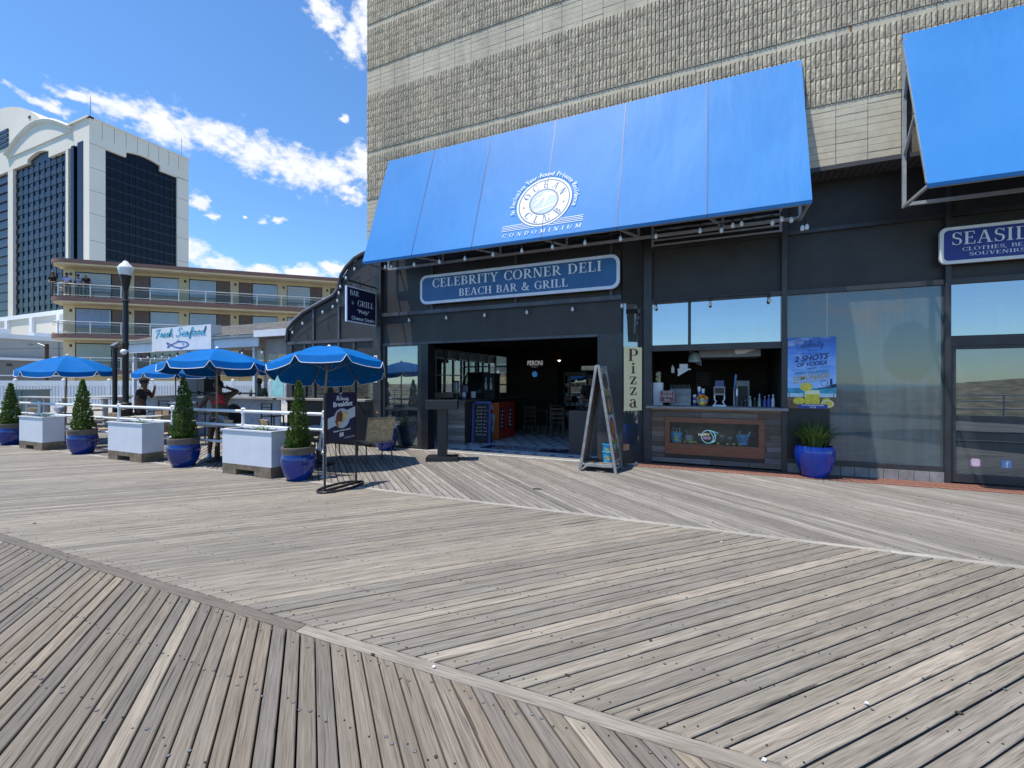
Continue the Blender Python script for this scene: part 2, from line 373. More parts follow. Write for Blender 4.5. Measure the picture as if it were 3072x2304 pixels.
def serif_font():
    F = {}
    def g(ch, adv, fn): q = GL(); fn(q); F[ch] = (q.p, adv)
    g('A', .78, lambda q: (q.d(.1,.03,.37,1,.06), q.d(.64,.03,.4,1,.15), q.r(.2,.55,.32,.37), q.r(0,.24,0,.05), q.r(.5,.8,0,.05)))
    g('B', .7, lambda q: (q.st(.18), q.r(.18,.36,.95,1), q.r(.18,.38,.5,.55), q.r(.18,.38,0,.05), q.arc(.35,.755,.27,.245,-90,90), q.arc(.36,.275,.31,.275,-90,90)))
    g('C', .76, lambda q: (q.arc(.45,.5,.4,.52,42,322), q.r(.7,.75,.68,.97), q.r(.7,.74,.08,.24)))
    g('D', .82, lambda q: (q.st(.18), q.r(.18,.36,.95,1), q.r(.18,.36,0,.05), q.arc(.34,.5,.43,.5,-90,90)))
    g('E', .66, lambda q: (q.st(.18), q.r(.18,.58,.95,1), q.r(.18,.48,.49,.54), q.r(.18,.62,0,.05), q.r(.54,.58,.76,1), q.r(.44,.48,.4,.63), q.r(.58,.62,0,.26)))
    g('G', .84, lambda q: (q.arc(.45,.5,.4,.52,42,318), q.r(.7,.75,.68,.97), q.r(.64,.78,.05,.42), q.r(.56,.84,.4,.45)))
    g('H', .86, lambda q: (q.st(.18), q.st(.68), q.r(.18,.68,.48,.53)))
    g('I', .38, lambda q: q.st(.19))
    g('L', .64, lambda q: (q.st(.18), q.r(.18,.6,0,.05), q.r(.56,.6,0,.28)))
    g('M', 1.0, lambda q: (q.st(.15,wd=.07), q.st(.84), q.d(.2,1,.48,.03,.14), q.d(.78,1,.5,.03,.06)))
    g('N', .84, lambda q: (q.st(.15,wd=.06), q.st(.7,wd=.06,b=0), q.d(.17,1,.66,0,.16)))
    g('O', .88, lambda q: q.arc(.44,.5,.41,.52,0,360,n=26))
    g('P', .68, lambda q: (q.st(.18), q.r(.18,.34,.95,1), q.r(.18,.36,.44,.49), q.arc(.34,.72,.3,.28,-90,90)))
    g('R', .78, lambda q: (q.st(.18), q.r(.18,.34,.95,1), q.r(.18,.36,.46,.51), q.arc(.34,.73,.28,.27,-90,90), q.d(.66,.03,.36,.48,.15), q.r(.6,.8,0,.05)))
    g('S', .6, lambda q: (q.arc(.3,.745,.24,.275,30,255,.13), q.arc(.3,.27,.26,.29,-150,75,.13), q.d(.4,.42,.2,.6,.17), q.r(.49,.53,.72,1), q.r(.05,.09,0,.28)))
    g('T', .72, lambda q: (q.st(.36,t=0), q.r(.03,.69,.95,1), q.r(.03,.07,.72,1), q.r(.65,.69,.72,1)))
    g('U', .84, lambda q: (q.st(.18,.3,1,b=0), q.st(.68,.3,1,wd=.06,b=0), q.arc(.405,.32,.305,.34,180,360)))
    g('V', .78, lambda q: (q.d(.14,1,.39,0,.15), q.d(.66,1,.42,0,.06), q.r(0,.3,.95,1), q.r(.54,.8,.95,1)))
    g('X', .76, lambda q: (q.d(.14,1,.62,0,.15), q.d(.62,1,.14,0,.06), q.r(0,.28,.95,1), q.r(.5,.76,.95,1), q.r(0,.28,0,.05), q.r(.48,.78,0,.05)))
    g('Y', .76, lambda q: (q.d(.14,1,.38,.45,.15), q.d(.64,1,.4,.45,.06), q.st(.38,0,.5,t=0), q.r(0,.3,.95,1), q.r(.52,.78,.95,1)))
    g('&', .84, lambda q: [q.poly(p) for p in ribbon(spline([(.8,.05),(.62,.06),(.3,.6),(.22,.8),(.34,.97),(.48,.82),(.4,.65),(.18,.42),(.08,.24),(.22,.04),(.44,.03),(.62,.2),(.72,.45),(.82,.47)]), .1)])
    g('i', .36, lambda q: (q.st(.18,0,.66,t=0), q.r(.04,.18,.61,.66), q.poly([(.18+.1*cos(k*.7854),.86+.1*sin(k*.7854)) for k in range(8)])))
    g('z', .56, lambda q: (q.r(.06,.5,.6,.66), q.r(.06,.52,0,.06), q.d(.14,.03,.44,.63,.15), q.r(.05,.1,.44,.66), q.r(.47,.52,0,.24)))
    g('a', .6, lambda q: (q.r(.34,.48,.03,.5), q.r(.44,.58,0,.06), q.arc(.28,.46,.2,.21,20,165,.12), q.arc(.25,.19,.2,.2,40,330,.13), q.d(.28,.36,.42,.42,.06)))
    g(' ', .4, lambda q: None)
    g(',', .28, lambda q: q.d(.06,-.2,.16,.12,.12))
    g('.', .28, lambda q: q.r(.08,.2,0,.12))
    g('-', .4, lambda q: q.r(.05,.35,.38,.46))
    return F
SERIF = serif_font()
def serif(s, sp=.06):
    out = []; x = 0
    for ch in s:
        if ch not in SERIF:
            P, wd = sans(ch); out += [([(a+x, b) for a, b in p], 0) for p, k in P]; x += wd+sp; continue
        P, adv = SERIF[ch]; out += [([(a+x, b) for a, b in p], i) for i, p in enumerate(P)]; x += adv+sp
    return out, x-sp
_TX = {}
def sans(s, bold=0):
    key = (s, bold)
    if key in _TX: return _TX[key]
    cu = bpy.data.curves.new('t', 'FONT'); cu.body = s; cu.size = 1; cu.resolution_u = 3; cu.offset = bold; cu.fill_mode = 'FRONT'
    o = bpy.data.objects.new('t', cu); COL.objects.link(o)
    dg = bpy.context.evaluated_depsgraph_get(); e = o.evaluated_get(dg); me = e.to_mesh()
    vs = [(v.co.x/.72, v.co.y/.72) for v in me.vertices]; P = [([vs[i] for i in p.vertices], 0) for p in me.polygons]
    e.to_mesh_clear(); bpy.data.objects.remove(o); bpy.data.curves.remove(cu)
    wd = max([v[0] for v in vs], default=.3); _TX[key] = (P, wd); return _TX[key]
def put(mb, shp, o, u, v, h, align='c', width=None, shear=0, thick=.003, sides=False, fn=None):
    """lays letter shapes on a sign face: o origin, u along, v up; the face looks along v x ... = -(v cross u)"""
    P, wd = shp; o = Vector(o); u = Vector(u).normalized(); v = Vector(v).normalized(); n = u.cross(v).normalized()
    sx = h if width is None else width/wd
    x0 = {'c': -wd/2, 'l': 0, 'r': -wd}[align]
    for p, k in P:
        q = []
        for a, b in p:
            x, y = (a+x0)*sx + shear*b*h, b*h
            if fn: x, y = fn(x, y)
            q.append(o + u*x + v*y)
        off = n*(thick + .0004*k)
        if sides: mb.prism([a + n*.0005 for a in q], off)
        else: mb.face([a + off for a in q])
def flat(mb, pts, o, u, v, d=.002):
    o = Vector(o); u = Vector(u).normalized(); v = Vector(v).normalized(); n = u.cross(v).normalized()
    mb.face([o + u*a + v*b + n*d for a, b in pts])
def ell(cx, cy, rx, ry, n=24, a0=0, a1=360): return [(cx+rx*cos(radians(a0+(a1-a0)*i/n)), cy+ry*sin(radians(a0+(a1-a0)*i/n))) for i in range(n + (a1-a0 < 360))]
def rrect(x0, x1, y0, y1, r, n=5):
    P = []
    for cx, cy, a in ((x1-r,y0+r,-90),(x1-r,y1-r,0),(x0+r,y1-r,90),(x0+r,y0+r,180)):
        P += [(cx+r*cos(radians(a+90*i/n)), cy+r*sin(radians(a+90*i/n))) for i in range(n+1)]
    return P
CUR = {  # cursive strokes, unit x-height .5, ascender 1
 'F': ([[(.62,1),(.35,.97),(.1,.9),(.02,.8)], [(.42,.96),(.34,.6),(.24,.2),(.1,-.08)], [(.12,.5),(.35,.52),(.5,.56)]], .52),
 'S': ([[(.66,.82),(.6,.98),(.42,.98),(.3,.82),(.36,.64),(.5,.48),(.5,.24),(.34,.04),(.14,.04),(.04,.16)]], .66),
 'r': ([[(0,.1),(.12,.3),(.16,.46),(.2,.5),(.28,.44),(.24,.16),(.3,.04),(.4,.1)]], .36),
 'e': ([[(0,.1),(.2,.22),(.3,.36),(.22,.5),(.1,.36),(.08,.14),(.18,.02),(.34,.1)]], .34),
 's': ([[(0,.1),(.14,.34),(.2,.52),(.26,.3),(.24,.08),(.1,.02)], [(.2,.04),(.34,.1)]], .32),
 'h': ([[(0,.1),(.2,.5),(.3,.9),(.22,1),(.16,.7),(.1,.02),(.2,.4),(.32,.48),(.34,.2),(.36,.03),(.48,.1)]], .48),
 'a': ([[(.32,.42),(.18,.5),(.04,.3),(.06,.06),(.2,.06),(.32,.44),(.3,.1),(.38,.03),(.48,.1)]], .46),
 'f': ([[(0,.1),(.2,.4),(.36,.86),(.28,1),(.2,.7),(.12,.1),(.04,-.28),(.14,-.2),(.16,.06),(.36,.12)]], .36),
 'o': ([[(.22,.5),(.06,.36),(.06,.1),(.2,.02),(.32,.2),(.28,.46),(.2,.46),(.36,.42),(.46,.46)]], .42),
 'd': ([[(.3,.4),(.16,.48),(.04,.28),(.08,.04),(.24,.12),(.4,.6),(.5,1),(.4,.5),(.34,.12),(.42,.02),(.54,.1)]], .5),
 'C': ([[(.74,.84),(.7,1.04),(.5,1.02),(.22,.7),(.1,.3),(.2,0),(.46,-.02),(.7,.2)], [(.52,1.0),(.3,1.06),(.04,.96),(-.06,.78),(.06,.66)]], .66),
 'l': ([[(0,.1),(.2,.5),(.28,.9),(.2,.98),(.12,.6),(.12,.08),(.22,.04),(.32,.14)]], .3),
 'b': ([[(0,.1),(.18,.5),(.28,.92),(.2,.98),(.1,.5),(.1,.06),(.24,.06),(.32,.3),(.2,.42),(.42,.36)]], .38),
 'i': ([[(0,.1),(.16,.46),(.12,.08),(.22,.02),(.32,.12)], [(.2,.66),(.22,.7)]], .3),
 't': ([[(0,.1),(.2,.46),(.28,.8),(.16,.2),(.22,.02),(.36,.12)], [(.08,.56),(.4,.58)]], .34),
 'y': ([[(0,.1),(.12,.46),(.12,.14),(.24,.1),(.36,.48),(.26,-.1),(.1,-.34),(.06,-.16),(.44,.14)]], .44),
 'n': ([[(0,.1),(.14,.48),(.1,.04),(.24,.42),(.34,.44),(.34,.08),(.44,.04),(.52,.12)]], .5),
 'M': ([[(0,.1),(.1,.1),(.28,.96),(.32,.3),(.36,.08),(.62,.98),(.62,.2),(.7,.02),(.8,.1)]], .8),
 'g': ([[(.3,.42),(.16,.48),(.04,.28),(.1,.06),(.28,.2),(.36,.46),(.3,-.14),(.12,-.32),(.08,-.14),(.46,.14)]], .44),
 ' ': ([], .3)}
def cursive(s, wd=.07):
    out = []; x = 0; k = 0
    for ch in s:
        St, adv = CUR[ch]
        for q in St:
            for p in ribbon(spline([(a+x, b) for a, b in q], 4), wd): out.append((p, k)); 
            k += 1
        x += adv
    return out, x
XU, ZU = (1,0,0), (0,0,1)      # faces looking toward -Y (the boardwalk)
# ------------------------------------------------------------------ ground
def struct(mb, name, mat, parent=None, kind='structure', **k):
    o = mb.build(name, mat, parent, **k)
    if parent is None: tag(o, kind=kind)
    return o
UNDER = pm('dark_substructure', (.012, .011, .01), .95, .3, 3)
boardwalk = struct(MB().box(-70, 14, -12, 9.0, -.3, -.045), 'boardwalk', UNDER)
ASPH = pm('bounce_lot_paving', (.34, .33, .31), .9, .2, 2, .2)  # street lot colour lightened to bounce light onto the fence and motel
struct(MB().box(-900, 500, 8.99, 900, -.5, -.06), 'ground', ASPH)
CAMP = Vector((0, 0, 1.6)); YAW = radians(23.8)
def proj(p):
    x, y = p[0], p[1]; dep = -sin(YAW)*x + cos(YAW)*y
    if dep < .2: return None
    return 1536 + 1352*(cos(YAW)*x + sin(YAW)*y)/dep, 1152 - 1352*(p[2]-1.6)/dep, dep
def zone_tone(z):
    r = random.random(); g = random.uniform(.86, 1.14) if z < 2 else random.uniform(.74, 1.16)
    if z == 0: base = (.192, .173, .147) if r < .45 else (.224, .196, .158) if r < .63 else (.158, .148, .135) if r < .93 else (.265, .243, .205)
    elif z == 1: base = (.258, .242, .21) if r < .55 else (.213, .202, .182) if r < .9 else (.295, .272, .234)
    else: base = (.27, .26, .245) if r < .6 else (.222, .215, .205) if r < .92 else (.3, .288, .27)
    return (base[0]*g*1.1, base[1]*g*1.065, base[2]*g*1.04, 1)
def plank_into(mb, A, B, Cc, Dd, tone, z, th=.04, ch=.004):
    """A,B near end (left,right), Cc,Dd far end (right,left)"""
    P = [Vector((q[0], q[1], 0)) for q in (A, B, Cc, Dd)]
    u = ((P[3]-P[0]).normalized()); v = Vector((u.y, -u.x, 0)); cen = sum(P, Vector())/4
    ru, rv = random.uniform(0, 60), random.uniform(0, 60)
    ins = [q + (u*(ch if i < 2 else -ch)) + (v*(ch if i in (0, 3) else -ch)) for i, q in enumerate(P)]
    zs = [z + random.uniform(-.0015, .0015) for _ in range(4)]
    vs = [Vector((q.x, q.y, z-th)) for q in P] + [Vector((q.x, q.y, zs[i]-ch)) for i, q in enumerate(P)] + [Vector((q.x, q.y, zs[i])) for i, q in enumerate(ins)]
    fs = [(8,9,10,11)] + [(4+i, 4+(i+1) % 4, 8+(i+1) % 4, 8+i) for i in range(4)] + [(i, (i+1) % 4, 4+(i+1) % 4, 4+i) for i in range(4)]
    mb.add(vs, fs)
    for f in fs:
        mb.uv.append([((vs[i]-cen).dot(u)+ru, (vs[i]-cen).dot(v)+rv+vs[i].z) for i in f]); mb.tone.append(tone)
PL = []
screws = MB(); holes = MB()
def disc(mb, x, y, z, r, n=6): mb.face([(x+r*cos(2*pi*i/n), y+r*sin(2*pi*i/n), z) for i in range(n)])
def zone(zi, Y0, Y1, sl, pitch, xa, xb, rows):
    x = xa; dY = Y1-Y0
    while x < xb:
        wd = pitch*random.uniform(.97, 1.03); gap = random.uniform(.0095, .0175) if zi < 2 else random.uniform(.016, .026)
        a = (x+gap/2, Y0); b = (x+wd-gap/2, Y0); c = (x+wd-gap/2+sl*dY, Y1); d = (x+gap/2+sl*dY, Y1)
        best = 0
        for t in (0, .15, .3, .5, .7, .85, 1):
            q = proj((x+wd/2+sl*dY*t, Y0+dY*t, 0))
            if q and -60 < q[0] < 3130 and q[1] < 2360: best = max(best, 1/q[2])
        PL.append((best, zi, a, b, c, d))
        if -9.5 < x+sl*dY*.5 < 4:
            for ry in rows:
                t = (ry-Y0)/dY; xc = x+wd/2+sl*dY*t
                q = proj((xc, ry, 0))
                if not q or not (0 < q[0] < 3100 and q[1] < 2340): continue
                for k in (-.22, .24):
                    if random.random() < .88:
                        xx, yy = xc+wd*k+random.uniform(-.006, .006), ry+random.uniform(-.03, .03)
                        if random.random() < (.45 if zi == 0 else .15): disc(screws, xx, yy, .0032, .0062, 8); disc(holes, xx, yy, .0026, .0088, 8); disc(holes, xx, yy, .0036, .0022, 5)
                        else: disc(holes, xx, yy, .003, .0052)
        x += wd
zone(0, -1.2, 2.09, -1.107, .124, -6.2, 6.5, [2.02, 1.62, 1.2, .8, .45])
zone(1, 2.19, 5.36, .92, .136, -45, 4, [2.26, 2.72, 3.17, 3.62, 4.07, 4.52, 4.95, 5.28])
zone(2, 5.45, 8.93, -1.107, .142, -26, 11, [5.55, 6.1, 6.7, 7.3, 7.9, 8.5, 8.85])
zone(3, -8.5, -1.25, .92, .136, -14, 8, [])
PL.sort(key=lambda q: -q[0])
rest = MB()
for i, (s, zi, a, b, c, d) in enumerate(PL):
    if i < 290:
        m = MB(); plank_into(m, a, b, c, d, zone_tone(zi), 0); m.build('plank', PLANK, boardwalk)
    else: plank_into(rest, a, b, c, d, zone_tone(zi), 0)
# deck beyond the dividers at the far left and inside the dining terrace
x = -30
while x < -8.1:
    plank_into(rest, (x, 8.95), (x+.128, 8.95), (x+.128-3.2, 11.8), (x-3.2, 11.8), zone_tone(2), -.004); x += .142
tag(rest.build('far_planks', PLANK, boardwalk), kind='stuff')
for (yy, wd) in ((2.14, .088), (5.405, .078), (-1.225, .05)):
    x = -40
    while x < 10:
        l = random.uniform(3, 4.4); l = -2.45-x if x < -2.5 < x+l else l; m = MB(); tn = (.155, .135, .12, 1) if (yy == 2.14 and x+l < -2.4) else (.3, .275, .24, 1) if yy < 3 else (.42, .4, .37, 1)
        plank_into(m, (x+l-.004, yy-wd/2), (x+l-.004, yy+wd/2), (x, yy+wd/2), (x, yy-wd/2), tn, .001); m.f = [f[::1] for f in m.f]
        m.build('divider_board', PLANK, boardwalk); x += l
tag(screws.build('screw_heads', pm('screw_steel', (.5, .52, .54), .3, .2, 40, metal=.7), boardwalk), kind='stuff')
tag(holes.build('screw_holes', pm('dark_hole', (.02, .018, .016), .9, .1, 20), boardwalk), kind='stuff')
# seaward side: railing, dunes, sea (they show only as reflections in the shop glass)
def dune(u, v):
    x = -140+u*280; y = -9-v*60
    return (x, y, -.8+2.6*sin(min(1, v*2.2)*pi*.5)*(.8+.25*sin(x*.21+2*sin(x*.07)))*(1 if v < .55 else max(0, 1-(v-.55)*2.6))+.2*sin(x*1.3+y))
t = NT('dune_grass'); v = t.coord('Object'); t.col(t.ramp(t.noise(v, 1.1, 6, .65), [(.3, (.09, .085, .04)), (.5, (.2, .17, .1)), (.7, (.42, .36, .25))])); t.b.inputs['Roughness'].default_value = .95
struct(MB().grid(dune, 90, 22), 'dunes', t.m)
t = NT('sea_water'); t.col((.03, .09, .12)); t.b.inputs['Roughness'].default_value = .18; t.bump(t.noise(t.coord('Object'), .8, 5, .6), .4, .3)
struct(MB().box(-1500, 1500, -1500, -66, -1.4, -1.0), 'sea', t.m)
rl = thing('beach_railing', 'white pipe railing along the seaward edge of the boardwalk', 'railing', (0, -8.3, 0))
m = MB()
for z in (.45, .8, 1.1): m.tube([(-40, -8.3, z), (14, -8.3, z)], .03, 6)
m.build('rail', WHITEPIPE, rl)
for k in range(-13, 5):
    MB().tube([(k*3, -8.3, 0), (k*3, -8.3, 1.1)], .032, 6).build('post', WHITEPIPE, rl)

# ------------------------------------------------------------------ condominium block above the shops
BW = 9.0
MORTAR = pm('block_mortar', (.16, .145, .115), .9, .15, 4, .1)
def blockmat(name, a, b, sc, bs, snap):
    t = NT(name); g = t.n('ShaderNodeNewGeometry').outputs['Position']; f = t.noise(g, sc, 6, .65)
    mp = t.n('ShaderNodeMapping'); t.l(g, mp.inputs[0]); mp.inputs['Scale'].default_value = (1.3, 1.3, .2); st = t.noise(mp.outputs[0], 1, 5, .62)
    sn = t.n('ShaderNodeVectorMath', operation='SNAP'); t.l(g, sn.inputs[0]); sn.inputs[1].default_value = snap; wn = t.n('ShaderNodeTexWhiteNoise'); t.l(sn.outputs[0], wn.inputs['Vector'])
    c = t.ramp(f, [(.3, a), (.7, b)]); c = t.mix(1, c, t.ramp(wn.outputs['Value'], [(0, .78 if snap[0] < .2 else .93), (1, 1.14 if snap[0] < .2 else 1.04)]), 'MULTIPLY')
    c = t.mix(t.ramp(st, [(.48, 0.0), (.78, .5)]), c, (.16, .148, .13))
    gt = t.noise(g, .4, 3, .5); c = t.mix(t.ramp(gt, [(.45, 0.0), (.7, .4)]), c, (.48, .4, .275))
    t.col(c); t.b.inputs['Roughness'].default_value = .92; t.bump(t.noise(g, bs, 5, .7), .6, .012); return t.m
SPLIT = blockmat('split_face_block', (.29, .25, .185), (.68, .6, .455), 24, 55, (.0717, 20, .215))
SMOOTH = blockmat('smooth_block', (.52, .465, .355), (.64, .575, .45), 7, 40, (.43, 20, .107))
condo = thing('condominium_building', 'tall tan building of fluted split-face block with smooth block bands above the blue awnings', 'building', (-8, 9, 5.2))
MB().box(-8.0, 30, 9.03, 28, 5.232, 62).build('wall', MORTAR, condo)
RIB = .0717
def cell_mesh(seed):
    rn = random.Random(seed); m = MB(); W, Hh = RIB-.0145, 1.0
    nx, nz = 2, 4
    def fn(u, v):
        e = 0 if (u in (0, 1) or v in (0, 1)) else 1
        return ((u-.5)*W, -.018 - (rn.uniform(.003, .011) if e else rn.uniform(-.003, .003)), v*Hh)
    i0 = len(m.v); m.grid(fn, nx, nz)
    ring = [j for j in range(nz+1)] + [i*(nz+1)+nz for i in range(1, nx+1)] + [nx*(nz+1)+j for j in range(nz-1, -1, -1)] + [i*(nz+1) for i in range(nx-1, 0, -1)]
    k = len(m.v); m.v += [(m.v[i][0], .028, m.v[i][2]) for i in ring]
    for a in range(len(ring)): b = (a+1) % len(ring); m.f.append((ring[a], ring[b], k+b, k+a))
    return m
CELLS = [cell_mesh(i) for i in range(7)]
cells = []; smooth = []
def hidden(x, z): return (-7.15 < x < 1.2 and z < 6.9) or (x > 2.95 and z < 6.95)
def split_rows(z0, z1, n):
    h = (z1-z0)/n
    for r in range(n):
        k = 0; x = -8.0
        while x < 6.6:
            zz = z0+r*h
            if not hidden(x, zz+h): cells.append((x+RIB/2, zz+.004, h-.009))
            x += RIB
def smooth_rows(z0, z1, n, w=.43):
    h = (z1-z0)/n
    for r in range(n):
        x = -8.0
        while x < 6.6:
            zz = z0+r*h
            if not hidden(x+w*.5, zz+h) : smooth.append((x+.004, x+w-.004, zz+.003, zz+h-.003))
            x += w
smooth_rows(5.232, 6.247, 9); split_rows(6.247, 7.345, 5); smooth_rows(7.345, 7.463, 1); split_rows(7.463, 8.905, 7)
smooth_rows(8.905, 9.544, 6); split_rows(9.544, 10.556, 5); smooth_rows(10.556, 10.68, 1); split_rows(10.68, 12.6, 9)
def vis(x, z):
    q = proj((x, BW, z)); return 0 if (not q or not (0 < q[0] < 3072 and 0 < q[1] < 2304)) else 1/q[2]
cells.sort(key=lambda c: -vis(c[0], c[1])); smooth.sort(key=lambda c: -vis(c[0], c[2]))
shared = [c.mesh('split_block') for c in CELLS]
for me in shared: me.materials.append(SPLIT)
restc = MB()
for i, (x, z, h) in enumerate(cells):
    j = random.randrange(7)
    if i < 290:
        o = bpy.data.objects.new('split_block', shared[j]); COL.objects.link(o); o.parent = condo; o.location = (x+8, BW-9, z-5.2); o.scale = (1, 1, h)
    else: restc.add([(x+a, BW+b, z+c*h) for a, b, c in CELLS[j].v], CELLS[j].f)
tag(restc.build('split_blocks', SPLIT, condo), kind='stuff')
rests = MB(); sb = MB().box(0, 1, -.004, .03, 0, 1).mesh('smooth_block'); sb.materials.append(SMOOTH)
for i, (x0, x1, z0, z1) in enumerate(smooth):
    dy = random.uniform(-.0025, .0025)
    if i < 290:
        o = bpy.data.objects.new('smooth_block', sb); COL.objects.link(o); o.parent = condo; o.location = (x0+8, BW+dy-9, z0-5.2); o.scale = (x1-x0, 1, z1-z0)
    else: rests.box(x0, x1, BW-.004+dy, BW+.03, z0, z1)
tag(rests.build('smooth_blocks', SMOOTH, condo), kind='stuff')
RUST = pm('rust_stain', (.3, .14, .04), .9, .3, 20)
m = MB(); 
for k in range(5): m.box(2.085+random.uniform(-.012, .004), 2.1+random.uniform(0, .012), BW-.0062-k*.0003, BW-.005, 7.36+k*.012, 7.47-k*.006)
m.build('rust_streak', RUST, condo)
# soffit under the block wall
SOF = pm('soffit_grey', (.06, .06, .068), .7, .15, 6)
MB().box(1.0, 8, 8.99, 9.045, 5.16, 5.229).build('soffit_fascia', SOF, condo)
x = 1.0
while x < 6.6:
    MB().box(x+.006, x+.098, 9.05, 9.6, 5.195, 5.215).build('soffit_slat', SOF, condo); x += .104
MB().box(-8, 12, 9.05, 9.9, 5.218, 5.229).build('soffit_backing', BLACKM, condo)

# ------------------------------------------------------------------ storefront
front = thing('deli_storefront', 'charcoal painted deli front with open entrance, sidelight and transoms under the blue awning', 'storefront', (-4.4, 9.05, 0))
def fb(name, mat, x0, x1, y0, y1, z0, z1, par=None): return MB().box(x0, x1, y0, y1, z0, z1).build(name, mat, par or front)
fb('pilaster', DARKTRIM, -7.8, -7.55, 8.98, 9.3, 0, 5.21)
fb('upper_panel', DARKWALL, -7.55, -6.12, 9.1, 9.14, 3.35, 5.21); fb('upper_panel', DARKWALL, -6.06, -3.94, 9.1, 9.14, 3.35, 5.21); fb('upper_panel', DARKWALL, -3.88, -1.86, 9.1, 9.14, 3.35, 5.21); fb('upper_panel', DARKWALL, -1.8, -1.6, 9.1, 9.14, 3.35, 5.21)
for x in (-6.09, -3.91, -1.83): fb('mullion', GREYTRIM, x-.03, x+.03, 9.06, 9.15, 3.35, 5.21)
fb('trim_rail', GREYTRIM, -7.55, -1.62, 9.01, 9.12, 3.265, 3.35)
fb('header_panel', DARKWALL, -7.55, -1.62, 9.06, 9.13, 2.6, 3.265)
fb('header_trim', GREYTRIM, -7.55, -2.1, 9.035, 9.14, 2.55, 2.6)
fb('entrance_pier', DARKTRIM, -2.1, -1.6, 9.05, 9.32, 0, 2.6)
fb('door_post', BLACKM, -6.36, -6.17, 9.02, 9.3, 0, 2.55)
fb('door_post', DARKTRIM, -7.55, -7.465, 9.03, 9.2, 0, 2.55); fb('sidelight_sill', DARKTRIM, -7.465, -6.36, 9.03, 9.16, 0, .065); fb('sidelight_rail', DARKTRIM, -7.465, -6.36, 9.04, 9.13, .95, 1.0); fb('sidelight_head', DARKTRIM, -7.465, -6.36, 9.03, 9.16, 2.52, 2.55); fb('door_stile', DARKTRIM, -6.475, -6.36, 9.03, 9.16, .065, 2.52)
GL1 = glass_mat('sidelight_glass', (.5, .7, .75), .2, .1, .6)
for z0, z1 in ((.065, .95), (1.0, 2.52)): fb('pane', GL1, -7.465, -6.475, 9.085, 9.093, z0, z1)
# oblique bay with the narrow glass
def ob(name, mat, z0, z1, t0=0, t1=1, dep=.06, off=0):
    a = Vector((-1.6, 9.06, 0)); b = Vector((-1.25, 9.47, 0)); p, q = a.lerp(b, t0), a.lerp(b, t1); n = Vector((.41, -.35, 0)).normalized()
    p = p+n*off; q = q+n*off; k = -n*dep
    return MB().prism([(p.x,p.y,z0),(q.x,q.y,z0),(q.x+k.x,q.y+k.y,z0),(p.x+k.x,p.y+k.y,z0)], (0,0,z1-z0)).build(name, mat, front)
ob('bay_plinth', DARKTRIM, 0, .26, dep=.2); ob('bay_head', DARKWALL, 3.2, 5.21, dep=.06); ob('bay_stile', DARKTRIM, .26, 3.2, 0, .04); ob('bay_stile', DARKTRIM, .26, 3.2, .9, 1)
GL2 = glass_mat('dusty_bay_glass', (.55, .7, .8), .3, .18, .35)
ob('pane', GL2, .26, 3.2, .04, .9, .008, -.02)
YF = 9.5
for x0, x1 in ((-1.25, -1.09), (1.175, 1.262), (3.452, 3.522)): fb('post', DARKTRIM, x0, x1, YF-.06, YF+.14, 0, 5.2)
for x0, x1 in ((-1.09, 1.175), (1.262, 3.452), (3.522, 7.5)):
    fb('upper_panel', DARKWALL, x0, x1, YF+.05, YF+.09, 4.36, 5.2); fb('trim_rail', DARKTRIM, x0, x1, YF-.02, YF+.1, 4.29, 4.36)
    fb('signboard_panel', DARKWALL, x0, x1, YF+.04, YF+.08, 3.285, 4.29); fb('trim_rail', DARKTRIM, x0, x1, YF-.03, YF+.1, 3.205, 3.285)
fb('transom_sill', DARKTRIM, -1.09, 1.175, YF-.03, YF+.1, 2.25, 2.37)
GL3 = glass_mat('transom_glass', (.5, .75, .9), .42, .12, .3)
fb('pane', GL3, -1.09, -.412, YF+.02, YF+.028, 2.37, 3.205); fb('pane', GL3, -.357, 1.175, YF+.02, YF+.028, 2.37, 3.205); fb('mullion', DARKTRIM, -.412, -.357, YF+.03, YF+.07, 2.37, 3.205)
# shop window and door to the right
shop = thing('souvenir_shop_window', 'large dusty shop window and glass door in charcoal frames right of the deli', 'shop window', (2.4, 9.5, 0))
def clean(t, s):   # wiped patch in the salt film
    a = t.math('DIVIDE', t.math('SUBTRACT', s.outputs[0], .62), .38); wob = t.noise(t.coord('Object'), 2.2, 2, .5)
    b = t.math('DIVIDE', t.math('SUBTRACT', s.outputs[2], t.math('ADD', 2.0, t.math('MULTIPLY', wob, .25))), .52)
    r = t.math('ADD', t.math('MULTIPLY', a, a), t.math('MULTIPLY', b, b)); return t.math('ADD', t.math('MULTIPLY', t.math('MULTIPLY', t.math('SUBTRACT', r, .75), 4, True), .62), .38, True)
GL4 = glass_mat('salt_filmed_glass', (.3, .45, .52), .1, .42, .06, .03, clean, .9)
GL5 = glass_mat('door_glass', (.4, .55, .65), .2, .16, .15, .012, fm=1.0)
fb('pane', GL4, 1.262, 1.871, YF+.02, YF+.03, .255, 3.205, shop); fb('pane', GL4, 1.876, 3.452, YF+.02, YF+.03, .255, 3.205, shop)
fb('joint_strip', WHITE, 1.871, 1.876, YF+.015, YF+.03, 2.42, 3.205, shop)
fb('black_lower_panel', BLACKM, 1.265, 1.913, YF+.0, YF+.016, .255, 1.15, shop)
fb('window_sill', DARKTRIM, 1.262, 3.452, YF-.03, YF+.1, .17, .255, shop)
x = 1.262; CB = pm('grey_curb_block', (.24, .235, .23), .9, .2, 9, .25)
while x < 3.44:
    fb('curb_block', CB, x+.004, min(x+.2, 3.45)-.004, YF-.045+random.uniform(-.004, .004), YF+.1, 0, .168, shop); x += .2
